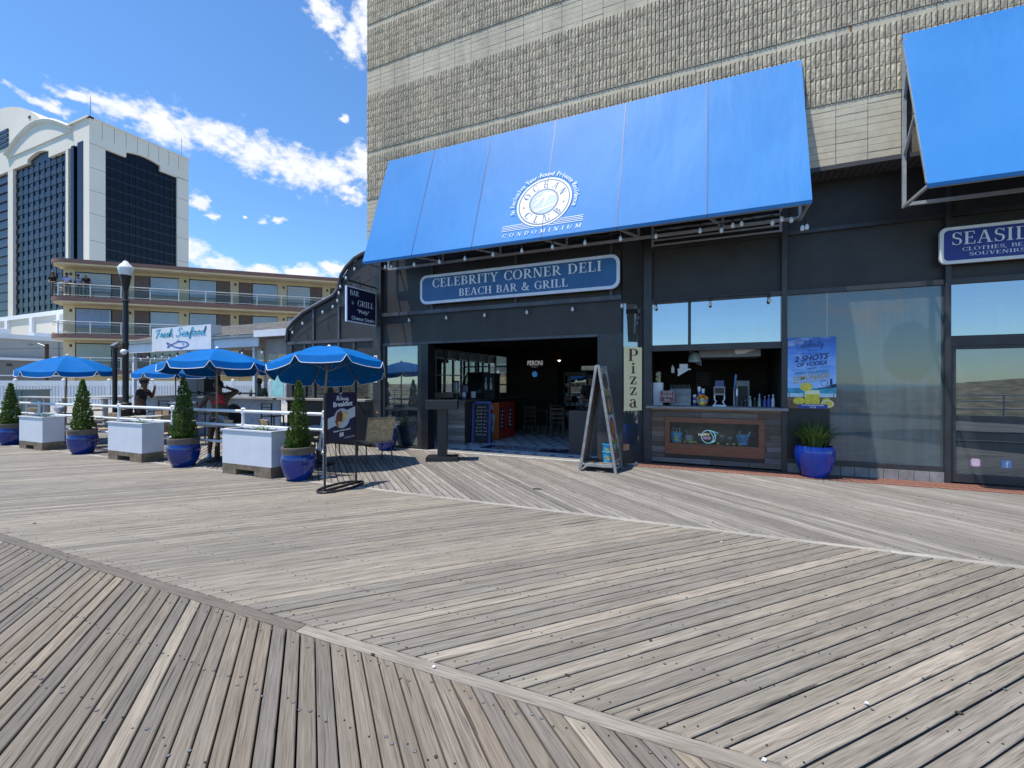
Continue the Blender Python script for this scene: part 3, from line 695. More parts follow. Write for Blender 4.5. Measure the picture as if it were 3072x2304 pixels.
fb('transom_sill', DARKTRIM, 3.522, 7.5, YF-.03, YF+.1, 2.21, 2.37, shop)
fb('pane', glass_mat('transom_glass_b', (.5, .7, .85), .4, .14, .3), 3.522, 7.5, YF+.02, YF+.03, 2.37, 3.205, shop)
fb('door_stile', DARKTRIM, 3.522, 3.6, YF-.01, YF+.07, .03, 2.21, shop); fb('door_head', DARKTRIM, 3.6, 4.75, YF-.01, YF+.07, 2.155, 2.21, shop); fb('door_kick_rail', DARKTRIM, 3.6, 4.75, YF-.01, YF+.07, .03, .16, shop)
fb('door_stile', DARKTRIM, 4.75, 4.86, YF-.01, YF+.07, .03, 2.21, shop); fb('pane', GL5, 3.6, 4.75, YF+.03, YF+.038, .16, 2.155, shop); fb('pane', GL5, 4.86, 7.5, YF+.03, YF+.038, .03, 2.21, shop)
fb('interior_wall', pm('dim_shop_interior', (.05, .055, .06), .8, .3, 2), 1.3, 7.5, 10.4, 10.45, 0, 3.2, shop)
st = thing('social_media_sticker', 'pale pink rounded camera sticker low on the glass door', 'sticker', (3.85, 9.52, .35))
m = MB(); flat(m, rrect(-.062,.062,-.062,.062,.03), (3.85,9.528,.35), XU, ZU); m.build('backing', pm('pink_sticker', (.62,.36,.5), .5, .12, 10), st)
m = MB()
for p in ribbon(rrect(-.04,.04,-.04,.04,.018)+[(.022,-.04)], .009)+ribbon(ell(0,0,.018,.018,14)+[(.018,0)], .008): flat(m, p, (3.85,9.528,.35), XU, ZU, .0035)
m.build('camera_outline', WHITE, st)
st = thing('social_media_sticker', 'pale blue square sticker with white f on the glass door', 'sticker', (4.215, 9.52, .35))
m = MB(); flat(m, rrect(-.06,.06,-.06,.06,.008), (4.215,9.528,.35), XU, ZU); m.build('backing', pm('blue_sticker', (.2,.32,.6), .5, .1, 10), st)
m = MB(); put(m, sans('f', .02), (4.225,9.528,.3), XU, ZU, .1, thick=.0035); m.build('letter', WHITE, st)
# brick paving strip
BRICK = pm('red_paver', (.21, .095, .068), .85, .3, 5, .3)
pav = struct(MB().box(-1.3, 7.5, 8.94, 9.6, -.2, -.004), 'brick_paving', pm('sand_joint', (.3, .26, .22), .95, .1, 10))
bme = [MB().box(-w/2, w/2, -d/2, d/2, -.05, .008).mesh('brick') for w, d in ((.196, .093), (.093, .196))]
for b in bme: b.materials.append(BRICK)
def brick(x, y, k):
    o = bpy.data.objects.new('brick', bme[k]); COL.objects.link(o); o.parent = pav; o.location = (x, y, random.uniform(-.002, .002)); o.rotation_euler = (0, 0, random.uniform(-.01, .01))
x = -1.24
while x < 4.9: brick(x, 9.045, 1); x += .1
for r in range(3):
    x = -1.25 + (.1 if r % 2 else 0)
    while x < 4.9: brick(x, 9.2+r*.1, 0); x += .203
# ------------------------------------------------------------------ awnings
AT = Vector((0, 9.0-.03, 7.1)); AB = Vector((0, 8.05, 4.37)); ALEN = (AB-AT).length; AD = (AB-AT).normalized()
def awpt(x, v, d=0):
    n = Vector((0, -2.73, .95)).normalized(); p = AT + AD*v + n*d; return Vector((x, p.y, p.z))
def awning(name, label, xs, loc):
    t = thing(name, label, 'awning', loc)
    for x0, x1 in zip(xs[:-1], xs[1:]):
        m = MB(); g = .006
        def fn(u, v): 
            x = x0+g+(x1-x0-2*g)*u; sag = .02*sin(pi*u)*sin(pi*min(1, v*1.02))+.004*sin(7*u+3*x0+5*v)*sin(pi*v); return awpt(x, .01+v*(ALEN-.02), -sag)
        m.grid(fn, 12, 12)
        lo = awpt(0, ALEN-.01)
        m.grid(lambda u, v: (x0+g+(x1-x0-2*g)*u, lo.y+.02*v, lo.z-.05*v), 8, 1)
        m.build('canvas_panel', AWN, t, smooth=True)
    for x in xs[1:-1]:
        m = MB(); a, b = awpt(x, .01, .002), awpt(x, ALEN, .002); m.beam(a, b, .016, .006, (0,-1,.3)); m.build('seam', pm('awning_seam', (.012, .06, .22), .5, .1, 5), t)
    m = MB(); xa, xb = xs[0]+.03, xs[-1]-.03; fl = .03
    for x in (xa, xb):
        MB().beam((x, 8.95, 4.36), (x, 8.95, 7.0), .045).build('frame_upright', FRAME, t)
        MB().beam((x, 8.93, 4.38), (x, 8.09, 4.36), .04).build('frame_strut', FRAME, t)
        MB().beam(awpt(x, .1, -.05), awpt(x, ALEN-.06, -.05), .035).build('frame_rafter', FRAME, t)
        MB().beam((x, 8.93, 5.2), awpt(x, 1.55, -.05), .035).build('frame_brace', FRAME, t)
        MB().beam((x, 8.93, 6.1), awpt(x, .62, -.05), .035).build('frame_brace', FRAME, t)
    MB().beam((xa, 8.93, 4.4), (xb, 8.93, 4.4), .05).build('frame_wall_bar', FRAME, t)
    MB().beam((xa, 8.11, 4.35), (xb, 8.11, 4.35), .04).build('frame_front_bar', FRAME, t)
    for x in xs[1:-1]:
        MB().beam((x, 8.11, 4.36), (x+.25, 8.92, 4.42), .035).build('frame_strut', FRAME, t)
        MB().beam((x+.25, 8.92, 4.42), (x+.25, 8.92, 4.9), .04).build('frame_upright', FRAME, t)
    return t
aw1 = awning('blue_awning', 'wide sloping blue awning with white circular condominium emblem above the deli entrance', [-7.3, -5.94, -4.46, -2.955, -1.525, -.055, 1.405], (-3, 9, 4.4))
aw2 = awning('blue_awning', 'second sloping blue awning at the right edge above the souvenir shop', [2.74, 4.2, 5.7, 7.2], (5, 9, 4.4))
# emblem on the first awning
EO = awpt(-2.99, 2.055); EU = Vector((1,0,0)); EV = -AD
def flatE(m, pts, d): flat(m, pts, EO, EU, EV, d)
EMW = pm('emblem_white', (.62, .7, .84), .5, .04, 6); EMG = pm('emblem_grey_blue', (.035, .09, .2), .5, .05, 6); EML = pm('emblem_light_blue', (.33, .46, .78), .5, .08, 6)
def ring(m, r0, r1, d, n=56):
    for i in range(n):
        a, b = 2*pi*i/n, 2*pi*(i+1)/n; flatE(m, [(r0*cos(a),r0*sin(a)),(r1*cos(a),r1*sin(a)),(r1*cos(b),r1*sin(b)),(r0*cos(b),r0*sin(b))], d)
emb = MB(); flatE(emb, ell(0,0,.565,.565,56), .004); eo = emb.build('emblem_disc', EMW, aw1)
m = MB(); ring(m, .505, .53, .007); ring(m, .275, .305, .0075); eg = m.build('emblem_ring', EMG, aw1)
m = MB(); flatE(m, ell(0,0,.276,.276,36), .006); m.build('emblem_scene_sky', EML, aw1)
m = MB()
flatE(m, [(-.02,.24),(.05,.2),(.12,.22),(.2,.16),(.22,.1),(.12,.12),(.06,.02),(.02,-.1),(-.02,-.1),(.02,.06),(-.02,.16)], .008)
flatE(m, [(-.26,-.13),(-.1,-.02),(.0,.12),(.02,.2),(-.03,.2),(-.08,.1),(-.16,.0)], .0086); flatE(m, ell(-.12,.09,.045,.035,12), .0082)
flatE(m, [(-.19,-.19),(.0,-.13),(.25,-.08),(.24,-.13),(.02,-.18),(-.15,-.23)], .009)
m.build('emblem_seagull', EMW, aw1)
def arcput(m, s, R, a0, a1, h, inside=False, d=.009, sp=.1):
    """letters one by one round the emblem from angle a0 to a1 (degrees, clockwise over the top)"""
    n = len(s)
    for i, ch in enumerate(s):
        if ch == ' ': continue
        a = radians(a0 + (a1-a0)*i/(n-1)); P, wd = serif(ch)
        rx, ry = (Vector((sin(a), cos(a))) if not inside else -Vector((sin(a), cos(a))))
        cx, cy = R*sin(a), R*cos(a); tx, ty = ry, -rx
        if inside: pass
        for p, k in P:
            flatE(m, [(cx+tx*(x-wd/2)*h+rx*y*h, cy+ty*(x-wd/2)*h+ry*y*h) for x, y in p], d+.0004*k)
m = MB(); arcput(m, 'OCEAN', .335, -64, 64, .15); 
for i, ch in enumerate('CLUB'):
    a = radians(228 - 32*i - 0); P, wd = serif(ch); R = .48; rx, ry = -sin(a), -cos(a); tx, ty = ry, -rx
    for p, k in P: flatE(m, [(R*sin(a)+tx*(x-wd/2)*.15+rx*y*.15, R*cos(a)+ty*(x-wd/2)*.15+ry*y*.15) for x, y in p], .009+.0004*k)
for sx in (-1, 1): flatE(m, ell(.41*sx, -.075, .02, .02, 8), .009)
m.build('emblem_lettering', EMG, aw1)
m = MB(); arcput(m, 'An Exclusive Year-Round Private Residence', .615, -106, 106, .098); m.build('emblem_motto', EMW, aw1)
m = MB()
for k in range(4):
    y = -.46-.038*k; xi = sqrt(max(.01, .59**2-(y)**2))
    flatE(m, [(-.82,y),(-xi,y),(-xi,y+.013),(-.82,y+.013)], .005); flatE(m, [(xi,y),(.83,y),(.83,y+.013),(xi,y+.013)], .005)
m.build('emblem_wave_lines', EMW, aw1)
m = MB(); P = serif('CONDOMINIUM', .5)
def em(x, y): return x, y-.72
put(m, P, EO, EU, EV, .085, width=1.6, shear=.2, thick=.006, fn=em); m.build('emblem_name', EMW, aw1)

# ------------------------------------------------------------------ string lights
def bulbs(name, label, pts, cable=None, drop=.05, sz=1):
    t = thing(name, label, 'string lights', pts[0])
    cp = []
    for i, p in enumerate(pts):
        p = Vector(p); cp.append(p + Vector((0, 0, .12)))
        if i < len(pts)-1: q = Vector(pts[i+1]); cp.append((p+q)/2 + Vector((0, 0, .12-drop)))
    MB().tube(cable or cp, .006, 5).build('cable', BLACKM, t)
    for p in pts:
        b = MB().lathe([(.004*sz, -.05*sz), (.024*sz, -.04*sz), (.032*sz, -.012*sz), (.026*sz, .02*sz), (.013*sz, .045*sz)], 9, p).build('bulb', BULB, t, smooth=True)
        MB().lathe([(.016*sz, .04*sz), (.018*sz, .06*sz), (.014*sz, .1*sz), (.005*sz, .13*sz)], 8, p).build('socket', SOCKET, b)
    return t
bulbs('string_lights', 'string of bulbs hanging from the front bar of the first awning', [(x, 8.16, z) for x, z in [(-6.73,4.23),(-6.56,4.21),(-5.94,4.2),(-5.29,4.19),(-4.67,4.19),(-4.02,4.2),(-3.39,4.2),(-2.76,4.2),(-2.13,4.2),(-1.48,4.19)]])
bulbs('string_lights', 'string of bulbs tangled under the right end of the first awning', [(x, 8.3, z) for x, z in [(-.89,4.2),(-.17,4.2),(.16,4.16),(.33,4.22),(.46,4.23),(.9,4.18),(1.03,4.22),(1.16,4.19),(1.31,4.04),(1.37,4.05)]])
bulbs('string_lights', 'string of small bulbs along the grey trim rail below the deli sign', [(x, 8.97, 3.13) for x in (-6.68,-5.63,-4.63,-3.61,-2.6,-1.6)], drop=.0)
bulbs('string_lights', 'three bulbs hanging across the blue transom glass above the serving window', [(x, 9.42, 3.13) for x in (-1.02,-.01,.98)], drop=.0)
# wall grille behind the bulbs
t = thing('wall_grille', 'pale slatted grille on the wall behind the right end of the awning', 'grille', (0, 9.4, 4.35))
for x in (-1.07, 1.15): MB().box(x-.02, x+.02, 9.38, 9.42, 4.34, 4.78).build('frame_bar', FRAME, t)
for k in range(5): MB().box(-1.05, 1.13, 9.385, 9.415, 4.345+k*.1, 4.372+k*.1).build('slat', FRAME, t)

# ------------------------------------------------------------------ signs
def board_sign(name, label, x0, x1, z0, z1, y, r, edge, face, bw, th=.05):
    t = thing(name, label, 'sign', ((x0+x1)/2, y, z0)); 
    MB().prism([(a, y, b) for a, b in rrect(x0, x1, z0, z1, r)], (0, th, 0)).build('rim', edge, t)
    m = MB(); m.prism([(a, y-.004, b) for a, b in rrect(x0+bw, x1-bw, z0+bw, z1-bw, r*.7)], (0, .003, 0)); m.build('face', face, t); return t
s1 = board_sign('deli_sign', 'navy rounded deli sign with raised pale serif letters over the entrance', -6.31, -1.63, 3.465, 4.14, 8.9, .17, SIGNEDGE, NAVY, .062)
m = MB(); put(m, serif('CELEBRITY CORNER DELI'), (-3.97, 8.895, 3.835), XU, ZU, .2, width=3.98, thick=.014, sides=True); m.build('lettering', LETTER, s1)
m = MB(); put(m, serif('BEACH BAR & GRILL'), (-3.96, 8.895, 3.585), XU, ZU, .165, width=2.57, thick=.014, sides=True); m.build('lettering', LETTER, s1)
s2 = board_sign('souvenir_shop_sign', 'blue souvenir shop sign with thick white border at the right edge', 3.35, 7.0, 3.505, 4.085, 9.36, .09, WHITE, ROYAL, .05)
m = MB(); put(m, serif('SEASIDE'), (3.485, 9.355, 3.795), XU, ZU, .195, 'l', width=1.09, thick=.004); put(m, serif('CLOTHES, BEACHWEAR'), (3.617, 9.355, 3.69), XU, ZU, .056, 'l', width=1.28, thick=.004); put(m, serif('SOUVENIRS'), (3.70, 9.355, 3.607), XU, ZU, .054, 'l', width=.64, thick=.004)
m.build('lettering', LETTER, s2)
# hanging bar sign, square to the facade
t = thing('hanging_bar_sign', 'dark navy hanging sign with white serif words and pale border at the corner pilaster', 'sign', (-7.7, 8.5, 3.03))
MB().box(-7.722, -7.678, 7.96, 8.97, 3.03, 3.86).build('rim', SIGNEDGE, t)
YV = (0, 1, 0)
m = MB(); m.box(-7.678, -7.674, 7.99, 8.94, 3.06, 3.835); m.build('face', NAVYD, t)
m = MB(); o = lambda y, z: (-7.674, y, z)
put(m, serif('BAR'), o(8.06, 3.66), YV, ZU, .12, 'l'); put(m, serif('GRILL'), o(8.3, 3.44), YV, ZU, .135, 'l', width=.56); put(m, serif('&'), o(8.1, 3.45), YV, ZU, .075, 'l'); put(m, sans('"Philly"', .01), o(8.5, 3.27), YV, ZU, .085, width=.4, shear=.02); put(m, sans('Cheese Steaks', .012), o(8.5, 3.1), YV, ZU, .085, width=.78)
m.build('lettering', LETTER, t)
MB().beam((-7.7, 8.0, 3.99), (-7.7, 9.05, 3.99), .03).build('bracket_arm', BLACKM, t)
MB().tube([(-7.7, 9.0, 4.3), (-7.7, 8.5, 4.0)], .008, 5).build('stay_rod', BLACKM, t)
for y in (8.22, 8.72): MB().tube([(-7.7+.02*cos(a), y, 3.925+.05*sin(a)) for a in [k*pi/5 for k in range(10)]], .006, 5, True).build('hook', STEEL, t)
# pizza sign
t = thing('pizza_sign', 'narrow cream vertical sign spelling Pizza in brown serif letters', 'sign', (-1.5, 9.13, 1.06))
n = Vector((.41, -.35, 0)).normalized(); u = Vector((.35, .41, 0)).normalized(); a = Vector((-1.6, 9.06, 0)) + n*.03 + u*.005
MB().prism([a+Vector((0,0,1.06)), a+u*.45+Vector((0,0,1.06)), a+u*.45+n*.012+Vector((0,0,1.06)), a+n*.012+Vector((0,0,1.06))], (0,0,1.27)).build('board', pm('cream_sign', (.96, .82, .48), .55, .05, 8), t)
m = MB(); c = a+u*.225+n*.013
for ch, z, h, wd in (('P', 2.05, .24, .27), ('i', 1.8, .225, .12), ('z', 1.585, .235, .2), ('z', 1.37, .235, .2), ('a', 1.12, .26, .23)): put(m, serif(ch), c+Vector((0,0,z)), u, ZU, h, width=wd, thick=.003)
m.build('lettering', pm('brown_letter', (.075, .026, .02), .5, .15, 9), t)
# house number
t = thing('house_number', 'white vertical house number strip on the corner pilaster', 'sign', (-7.7, 8.97, 1.75))
m = MB(); m.box(-7.75, -7.65, 8.968, 8.978, 1.62, 2.3); m.build('strip', WHITE, t)
m = MB()
for k, ch in enumerate('3119'): put(m, sans(ch, .03), (-7.7, 8.967, 2.16-k*.165), XU, ZU, .11)
m.build('numerals', BLACKM, t)

# ------------------------------------------------------------------ lemonade poster
t = thing('lemonade_poster', 'bright blue poster with lemonade jar and drink offer on the shop window', 'poster', (1.63, 9.48, 1.16))
PX0, PX1, PZ0, PZ1, PY = 1.268, 1.995, 1.163, 2.423, 9.44
tt = NT('poster_sky'); v = tt.coord('Object'); s = tt.n('ShaderNodeSeparateXYZ'); tt.l(v, s.inputs[0])
g = tt.ramp(tt.math('ADD', tt.math('MULTIPLY', s.outputs[2], .75), tt.math('MULTIPLY', tt.noise(v, 3.5, 4, .6), .25)), [(.2, (.42,.64,.95)), (.55, (.22,.46,.9)), (.9, (.06,.22,.68)), (1, (.03,.12,.45))])
cl = tt.ramp(tt.noise(tt.coord('Object', (2.2, 2.2, 4)), 1.6, 5, .6), [(.52, 0.0), (.72, .6)]); tt.col(tt.mix(cl, g, (.6,.72,.9))); tt.b.inputs['Roughness'].default_value = .35
MB().box(PX0, PX1, PY, PY+.006, PZ0, PZ1).build('sheet', tt.m, t)
cx = (PX0+PX1)/2; L0 = (cx, PY, PZ0)
def pf(m, pts, d): flat(m, pts, L0, XU, ZU, d)
m = MB(); pf(m, [(-.363,.25),(.363,.25),(.363,.36),(-.363,.36)], .0015); m.build('sea', pm('poster_sea', (.03,.33,.5), .4, .35, 14), t)
m = MB(); pf(m, [(-.363,.2),(.363,.2),(.363,.265),(-.363,.265)], .002); m.build('surf', pm('poster_surf', (.5,.68,.82), .4, .2, 18), t)
m = MB(); pf(m, [(-.363,.0),(.363,.0),(.363,.2),(-.363,.2)], .0025); m.build('boardwalk_print', pm('poster_planks', (.16,.1,.06), .5, .5, 22), t)
m = MB(); pf(m, [(.08,.36),(.363,.4),(.363,.365),(.1,.345)], .003); pf(m, [(.2,.39),(.363,.44),(.363,.39)], .003); pf(m, [(.27,.42),(.31,.42),(.305,.52),(.29,.53),(.275,.52)], .0032)
for p in ribbon(ell(.19,.445,.05,.05,20)+[(.24,.445)], .006): pf(m, p, .0034)
for k in range(4): pf(m, [(-.34+.22*k,.19),(-.33+.22*k,.19),(-.33+.22*k,.27),(-.34+.22*k,.27)], .003)
m.build('skyline', pm('poster_navy', (.02,.035,.1), .5, .2, 9), t)
m = MB(); pf(m, rrect(-.1,.12,.06,.31,.03), .004); pf(m, ell(-.19,.13,.09,.065,18), .0042); pf(m, ell(-.08,.38,.095,.075,22), .005); pf(m, ell(.22,.14,.06,.05,14), .0038); m.build('lemonade_jar', pm('poster_yellow', (.72,.6,.05), .3, .25, 14), t)
m = MB(); pf(m, ell(.235,.085,.095,.07,22), .0052); pf(m, [(-.1,.25),(.12,.25),(.12,.32),(-.1,.32)], .0046); m.build('jar_highlight', pm('poster_pale_yellow', (.85,.85,.5), .3, .15, 18), t)
m = MB(); pf(m, ell(.235,.085,.075,.054,20), .0056); pf(m, ell(-.08,.38,.075,.058,20), .0056); m.build('lemon_slice', pm('poster_lemon', (.75,.55,.08), .3, .3, 26), t)
m = MB(); pf(m, [(-.2,0),(.24,0),(.24,.075),(-.2,.075)], .006); m.build('address_band', pm('poster_band', (.02,.05,.3), .4, .1, 9), t)
m = MB(); put(m, sans('3119 BOARDWALK', .02), (cx+.02, PY, PZ0+.044), XU, ZU, .024, width=.34, thick=.007); put(m, sans('AC NJ', .02), (cx+.02, PY, PZ0+.01), XU, ZU, .024, thick=.007); m.build('address', WHITE, t)
NV = pm('poster_ink', (.012,.03,.16), .4, .1, 9)
m = MB(); k = .045; sl = .12
def tilt(a): return lambda x, y: (x, y + x*a)
put(m, cursive('Celebrity', .05), (cx-.03, PY, PZ0+1.08), XU, ZU, .13, width=.42, thick=.004, fn=tilt(.05)); put(m, sans('corner'), (cx+.02, PY, PZ0+1.02), XU, ZU, .03, width=.16, thick=.004); put(m, sans('Beach Bar & Grill'), (cx-.02, PY, PZ0+.965), XU, ZU, .022, width=.3, thick=.004)
put(m, sans('2 SHOTS', .03), (cx-.01, PY, PZ0+.85), XU, ZU, .1, width=.5, shear=.2, thick=.004, fn=tilt(.12)); put(m, sans('OF VODKA', .025), (cx-.0, PY, PZ0+.755), XU, ZU, .075, width=.46, shear=.2, thick=.004, fn=tilt(.1)); put(m, sans('with'), (cx, PY, PZ0+.69), XU, ZU, .045, width=.14, shear=.25, thick=.004, fn=tilt(.1))
for sx in (-1, 1): pf(m, [(.12*sx,.705+.012*sx),(.3*sx,.705+.03*sx),(.3*sx,.709+.03*sx),(.12*sx,.709+.012*sx)], .004)
m.build('offer_lettering', NV, t)
m = MB(); put(m, sans('FRESH SQUEEZED', .012), (cx, PY, PZ0+.615), XU, ZU, .05, width=.5, shear=.15, thick=.004, fn=tilt(.08)); m.build('fresh_lettering', pm('poster_teal', (.03,.18,.3), .4, .1, 9), t)
m = MB(); put(m, sans('LEMONADE', .02), (cx-.01, PY, PZ0+.515), XU, ZU, .085, width=.54, shear=.15, thick=.004, fn=tilt(.1)); pf(m, [(-.28,.455),(.1,.5),(.28,.515),(.1,.488),(-.28,.44)], .004); m.build('lemonade_lettering', pm('poster_gold', (.5,.33,.1), .4, .15, 12), t)

# ------------------------------------------------------------------ serving window
def vplank(m, x0, x1, z0, z1, y0, y1, tone):
    i = len(m.f); m.box(x0, x1, y0, y1, z0, z1); ru, rv = random.uniform(0, 50), random.uniform(0, 50)
    for f in m.f[i:]:
        m.uv.append([(m.v[a][0]+m.v[a][1]+ru, m.v[a][2]+rv) for a in f]); m.tone.append(tone)
serve = thing('serving_counter', 'rustic serving counter clad in dark reclaimed planks under the transom glass', 'counter', (0, 9.45, 0))
def plank_wall(par, x0, x1, z0, z1, y0, y1, row, tones, hole=None, lens=(.25, .8)):
    z = z0
    while z < z1-.01:
        h = min(row*random.uniform(.85, 1.15), z1-z)
        if z1-z-h < .03: h = z1-z
        x = x0
        while x < x1-.005:
            l = random.uniform(*lens); l = x1-x if x1-x-l < .12 else l
            segs = [(x, x+l)]
            if hole and z+h > hole[2] and z < hole[3]:
                segs = [(a, b) for a, b in ((x, min(x+l, hole[0])), (max(x, hole[1]), x+l)) if b-a > .01]
            for a, b in segs:
                m = MB(); q = random.choice(tones); g = random.uniform(.7, 1.25); vplank(m, a+.002, b-.002, z+.002, z+h-.002, y0+random.uniform(-.004, .004), y1, tuple(c*g for c in q)+(1,)); m.build('plank', PLANK, par)
            x += l
        z += h
DT = [(.15,.115,.09), (.2,.155,.125), (.12,.1,.095), (.22,.2,.2), (.17,.11,.075)]
plank_wall(serve, -1.088, 1.173, .04, 1.075, 9.45, 9.49, .1, DT, (-.83, .906, .215, .94))
MB().box(-1.088, 1.173, 9.49, 9.51, .04, .215).build('backing', BLACKM, serve); MB().box(-1.088, 1.173, 9.49, 9.51, .94, 1.075).build('backing', BLACKM, serve)
for sx in ((-1.088, -.83), (.906, 1.173)): MB().box(sx[0], sx[1], 9.49, 9.51, .215, .94).build('backing', BLACKM, serve)
m = MB(); vplank(m, -1.19, 1.27, 1.105, 1.155, 9.36, 9.98, (.34,.33,.33,1)); m.build('counter_top', PLANK, serve)
m = MB(); vplank(m, -1.1, 1.17, 1.075, 1.105, 9.42, 9.6, (.34,.19,.1,1)); m.build('edge_board', PLANK, serve)
for x0, x1, z0, z1 in ((-.83,.906,.215,.428), (-.83,.906,.842,.94), (-.83,-.745,.428,.842), (.81,.906,.428,.842)):
    m = MB(); vplank(m, x0+.001, x1-.001, z0+.001, z1-.001, 9.425, 9.47, (.27,.105,.055,1)); m.build('display_frame', PLANK, serve)
m = MB(); m.box(-.75, .812, 9.47, 9.9, .4, .428); m.box(-.75, .812, 9.9, 9.92, .4, .87); m.box(-.77, -.75, 9.47, 9.92, .4, .87); m.box(.812, .83, 9.47, 9.92, .4, .87); m.box(-.77, .83, 9.47, 9.92, .862, .88); m.build('display_box', pm('display_dark', (.12,.1,.085), .8, .3, 6), serve)
MB().box(-.745, .81, 9.462, 9.466, .428, .842).build('pane', glass_mat('display_glass', (.95,.97,.97), .01, .02, .97, fm=.35), serve)
m = MB()
for k in range(260):
    x, y = random.uniform(-.72,.78), random.uniform(9.5,9.85); a = random.uniform(0,6.3); h = random.uniform(.015,.045)
    m.face([(x-.008*cos(a),y-.008*sin(a),.43),(x+.008*cos(a),y+.008*sin(a),.43),(x+.02*cos(a+1),y+.02*sin(a+1),.43+h)])
tag(m.build('moss_filling', pm('moss_green', (.05,.1,.04), .9, .4, 20), serve), kind='stuff')
BB = pm('light_blue_bucket', (.05,.4,.68), .35, .1, 7); YL = pm('lemon_yellow', (.75,.58,.08), .45, .15, 20)
def bucket(name, label, c, h, r0, r1, group=None, txt=None, mat=None):
    t = thing(name, label, 'bucket', c, 0, group)
    MB().lathe([(r0, 0), (r1*.97, h*.92), (r1*1.05, h*.92), (r1*1.05, h), (r1*.93, h), (r0*.9, .02)], 20).build('pail', mat or BB, t, smooth=True, local=True)
    m = MB()
    rm = (r0+r1)/2
    def on(x, y): a = x/rm; return a, y
    if txt:
        for s, z, hh in txt:
            P, wd = sans(s, .02); sx = .0
            for p, k in P:
                q = []
                for a, b in p:
                    an = -pi/2 + .35*0 + (a-wd/2)*hh/rm; zz = z+b*hh; rr = r0+(r1-r0)*zz/h+.004; q.append((rr*cos(an), rr*sin(an), zz))
                m.face(q)
        m.build('lettering', pm('bucket_ink', (.01,.03,.16), .5, .1, 9), t, local=True, recalc=False)
    else:
        q = []
        for i in range(12):
            a = 2*pi*i/12; rad = h*.17*(1.25 if i % 2 else .85); an = -pi/2+rad*cos(a)/rm*1.2; zz = h*.42+rad*sin(a); rr = r0+(r1-r0)*zz/h+.003; q.append((rr*cos(an), rr*sin(an), zz))
        m.face(q); m.build('sun_emblem', YL, t, local=True, recalc=False)
        m = MB(); P, wd = sans('Carona'.replace('a','o',1), .02); hh = h*.14
        for p, k in P:
            q = []
            for a, b in p:
                an = -pi/2+(a-wd/2)*hh/rm; zz = h*.37+b*hh; rr = r0+(r1-r0)*zz/h+.005; q.append((rr*cos(an), rr*sin(an), zz))
            m.face(q)
        m.build('lettering', pm('bucket_ink', (.01,.03,.16), .5, .1, 9), t, local=True, recalc=False)
    return t
CLG = pm('clear_bottle_glass', (.3,.36,.36), .12, .2, 12, spec=.7)
def bottle(c, label, h=.2, r=.022, tiltx=0, mat=None, cat='bottle', group=None):
    t = thing('bottle', label, cat, c, 0, group); t.rotation_euler = (0, tiltx, 0)
    MB().lathe([(r, 0), (r, h*.55), (r*.45, h*.75), (r*.42, h*.97)], 10).build('body', mat or CLG, t, smooth=True, local=True)
    MB().lathe([(r*.5, h*.96), (r*.5, h), (0, h)], 8).build('cap', WHITE, t, local=True); return t
bucket('ice_bucket', 'light blue beer bucket with yellow emblem and bottles in the display window', (-.63, 9.62, .43), .2, .085, .115)
for k in range(3): bottle((-.69+.06*k, 9.62, .49), 'pale bottle standing in the left display bucket', .22, group='bottles in the left display bucket')
bucket('ice_bucket', 'blue lettered beer bucket at the right end of the display window', (.56, 9.62, .43), .19, .08, .115, txt=[('BUD', .115, .045), ('LIGHT', .06, .045)])
bottle((.51, 9.62, .52), 'small white-capped bottle in the lettered bucket', .17); bottle((.61, 9.62, .5), 'leaning white bottle at the right side of the lettered bucket', .2, tiltx=.35, mat=WHITE)
t = thing('ice_bowl', 'clear glass ice bowl with scoop in the display window', 'bowl', (-.39, 9.6, .43)); MB().lathe([(.04,0),(.075,.05),(.08,.15),(.074,.15),(.066,.05),(.02,.02)], 18).build('bowl', CLG, t, smooth=True, local=True); MB().beam((.0,.02,.1), (-.07,.03,.26), .03, .012).build('scoop', STEEL, t, local=True)
for k, (x, y) in enumerate(((-.56,9.52),(-.37,9.5),(-.34,9.54),(-.31,9.5),(-.27,9.53),(.13,9.51),(.29,9.5),(.4,9.52),(.5,9.5),(-.47,9.51),(-.33,9.5))):
    tag(MB().ball((x, y, .452), .02, 9, 6, (1.25,1,1)).build('lemon', YL, smooth=True), 'small yellow lemon scattered in the display window moss', 'lemon', 'lemons in the display window')
t = thing('drink_glass', 'margarita glass with lemon slice beside the neon sign', 'glass', (.2, 9.62, .43)); MB().lathe([(.035,0),(.005,.006),(.004,.1),(.03,.13),(.06,.17),(.055,.17),(.003,.11)], 14).build('bowl', CLG, t, smooth=True, local=True); MB().lathe([(0,.172),(.045,.172),(.045,.18),(0,.18)], 14).build('lemon_slice', YL, t, local=True)
t = thing('drink_glass', 'empty wide cocktail glass left of the lettered bucket', 'glass', (.34, 9.62, .43)); MB().lathe([(.035,0),(.005,.006),(.004,.08),(.03,.1),(.065,.15),(.06,.15),(.003,.09)], 14).build('bowl', CLG, t, smooth=True, local=True)
def neon(name, c, e): 
    return pm(name, c, .4, .02, 8, emit=e)
t = thing('happy_hour_neon', 'round happy hour neon sign with martini glass in the display window', 'neon sign', (-.03, 9.5, .45)); NY = 9.49
m = MB(); m.tube([(-.04+.125*cos(a), NY, .575+.125*sin(a)) for a in [2*pi*k/24 for k in range(24)]], .005, 6, True); m.tube([(-.02,NY-.01,.695),(.135,NY-.01,.655),(.045,NY-.01,.58),(-.02,NY-.01,.695)], .005, 6); m.tube([(.045,NY-.01,.58),(.04,NY-.01,.49)], .005, 6); m.tube([(0,NY-.01,.485),(.08,NY-.01,.495)], .005, 6); m.build('tube_ring', neon('neon_cyan', (.3,.75,.85), .55), t)
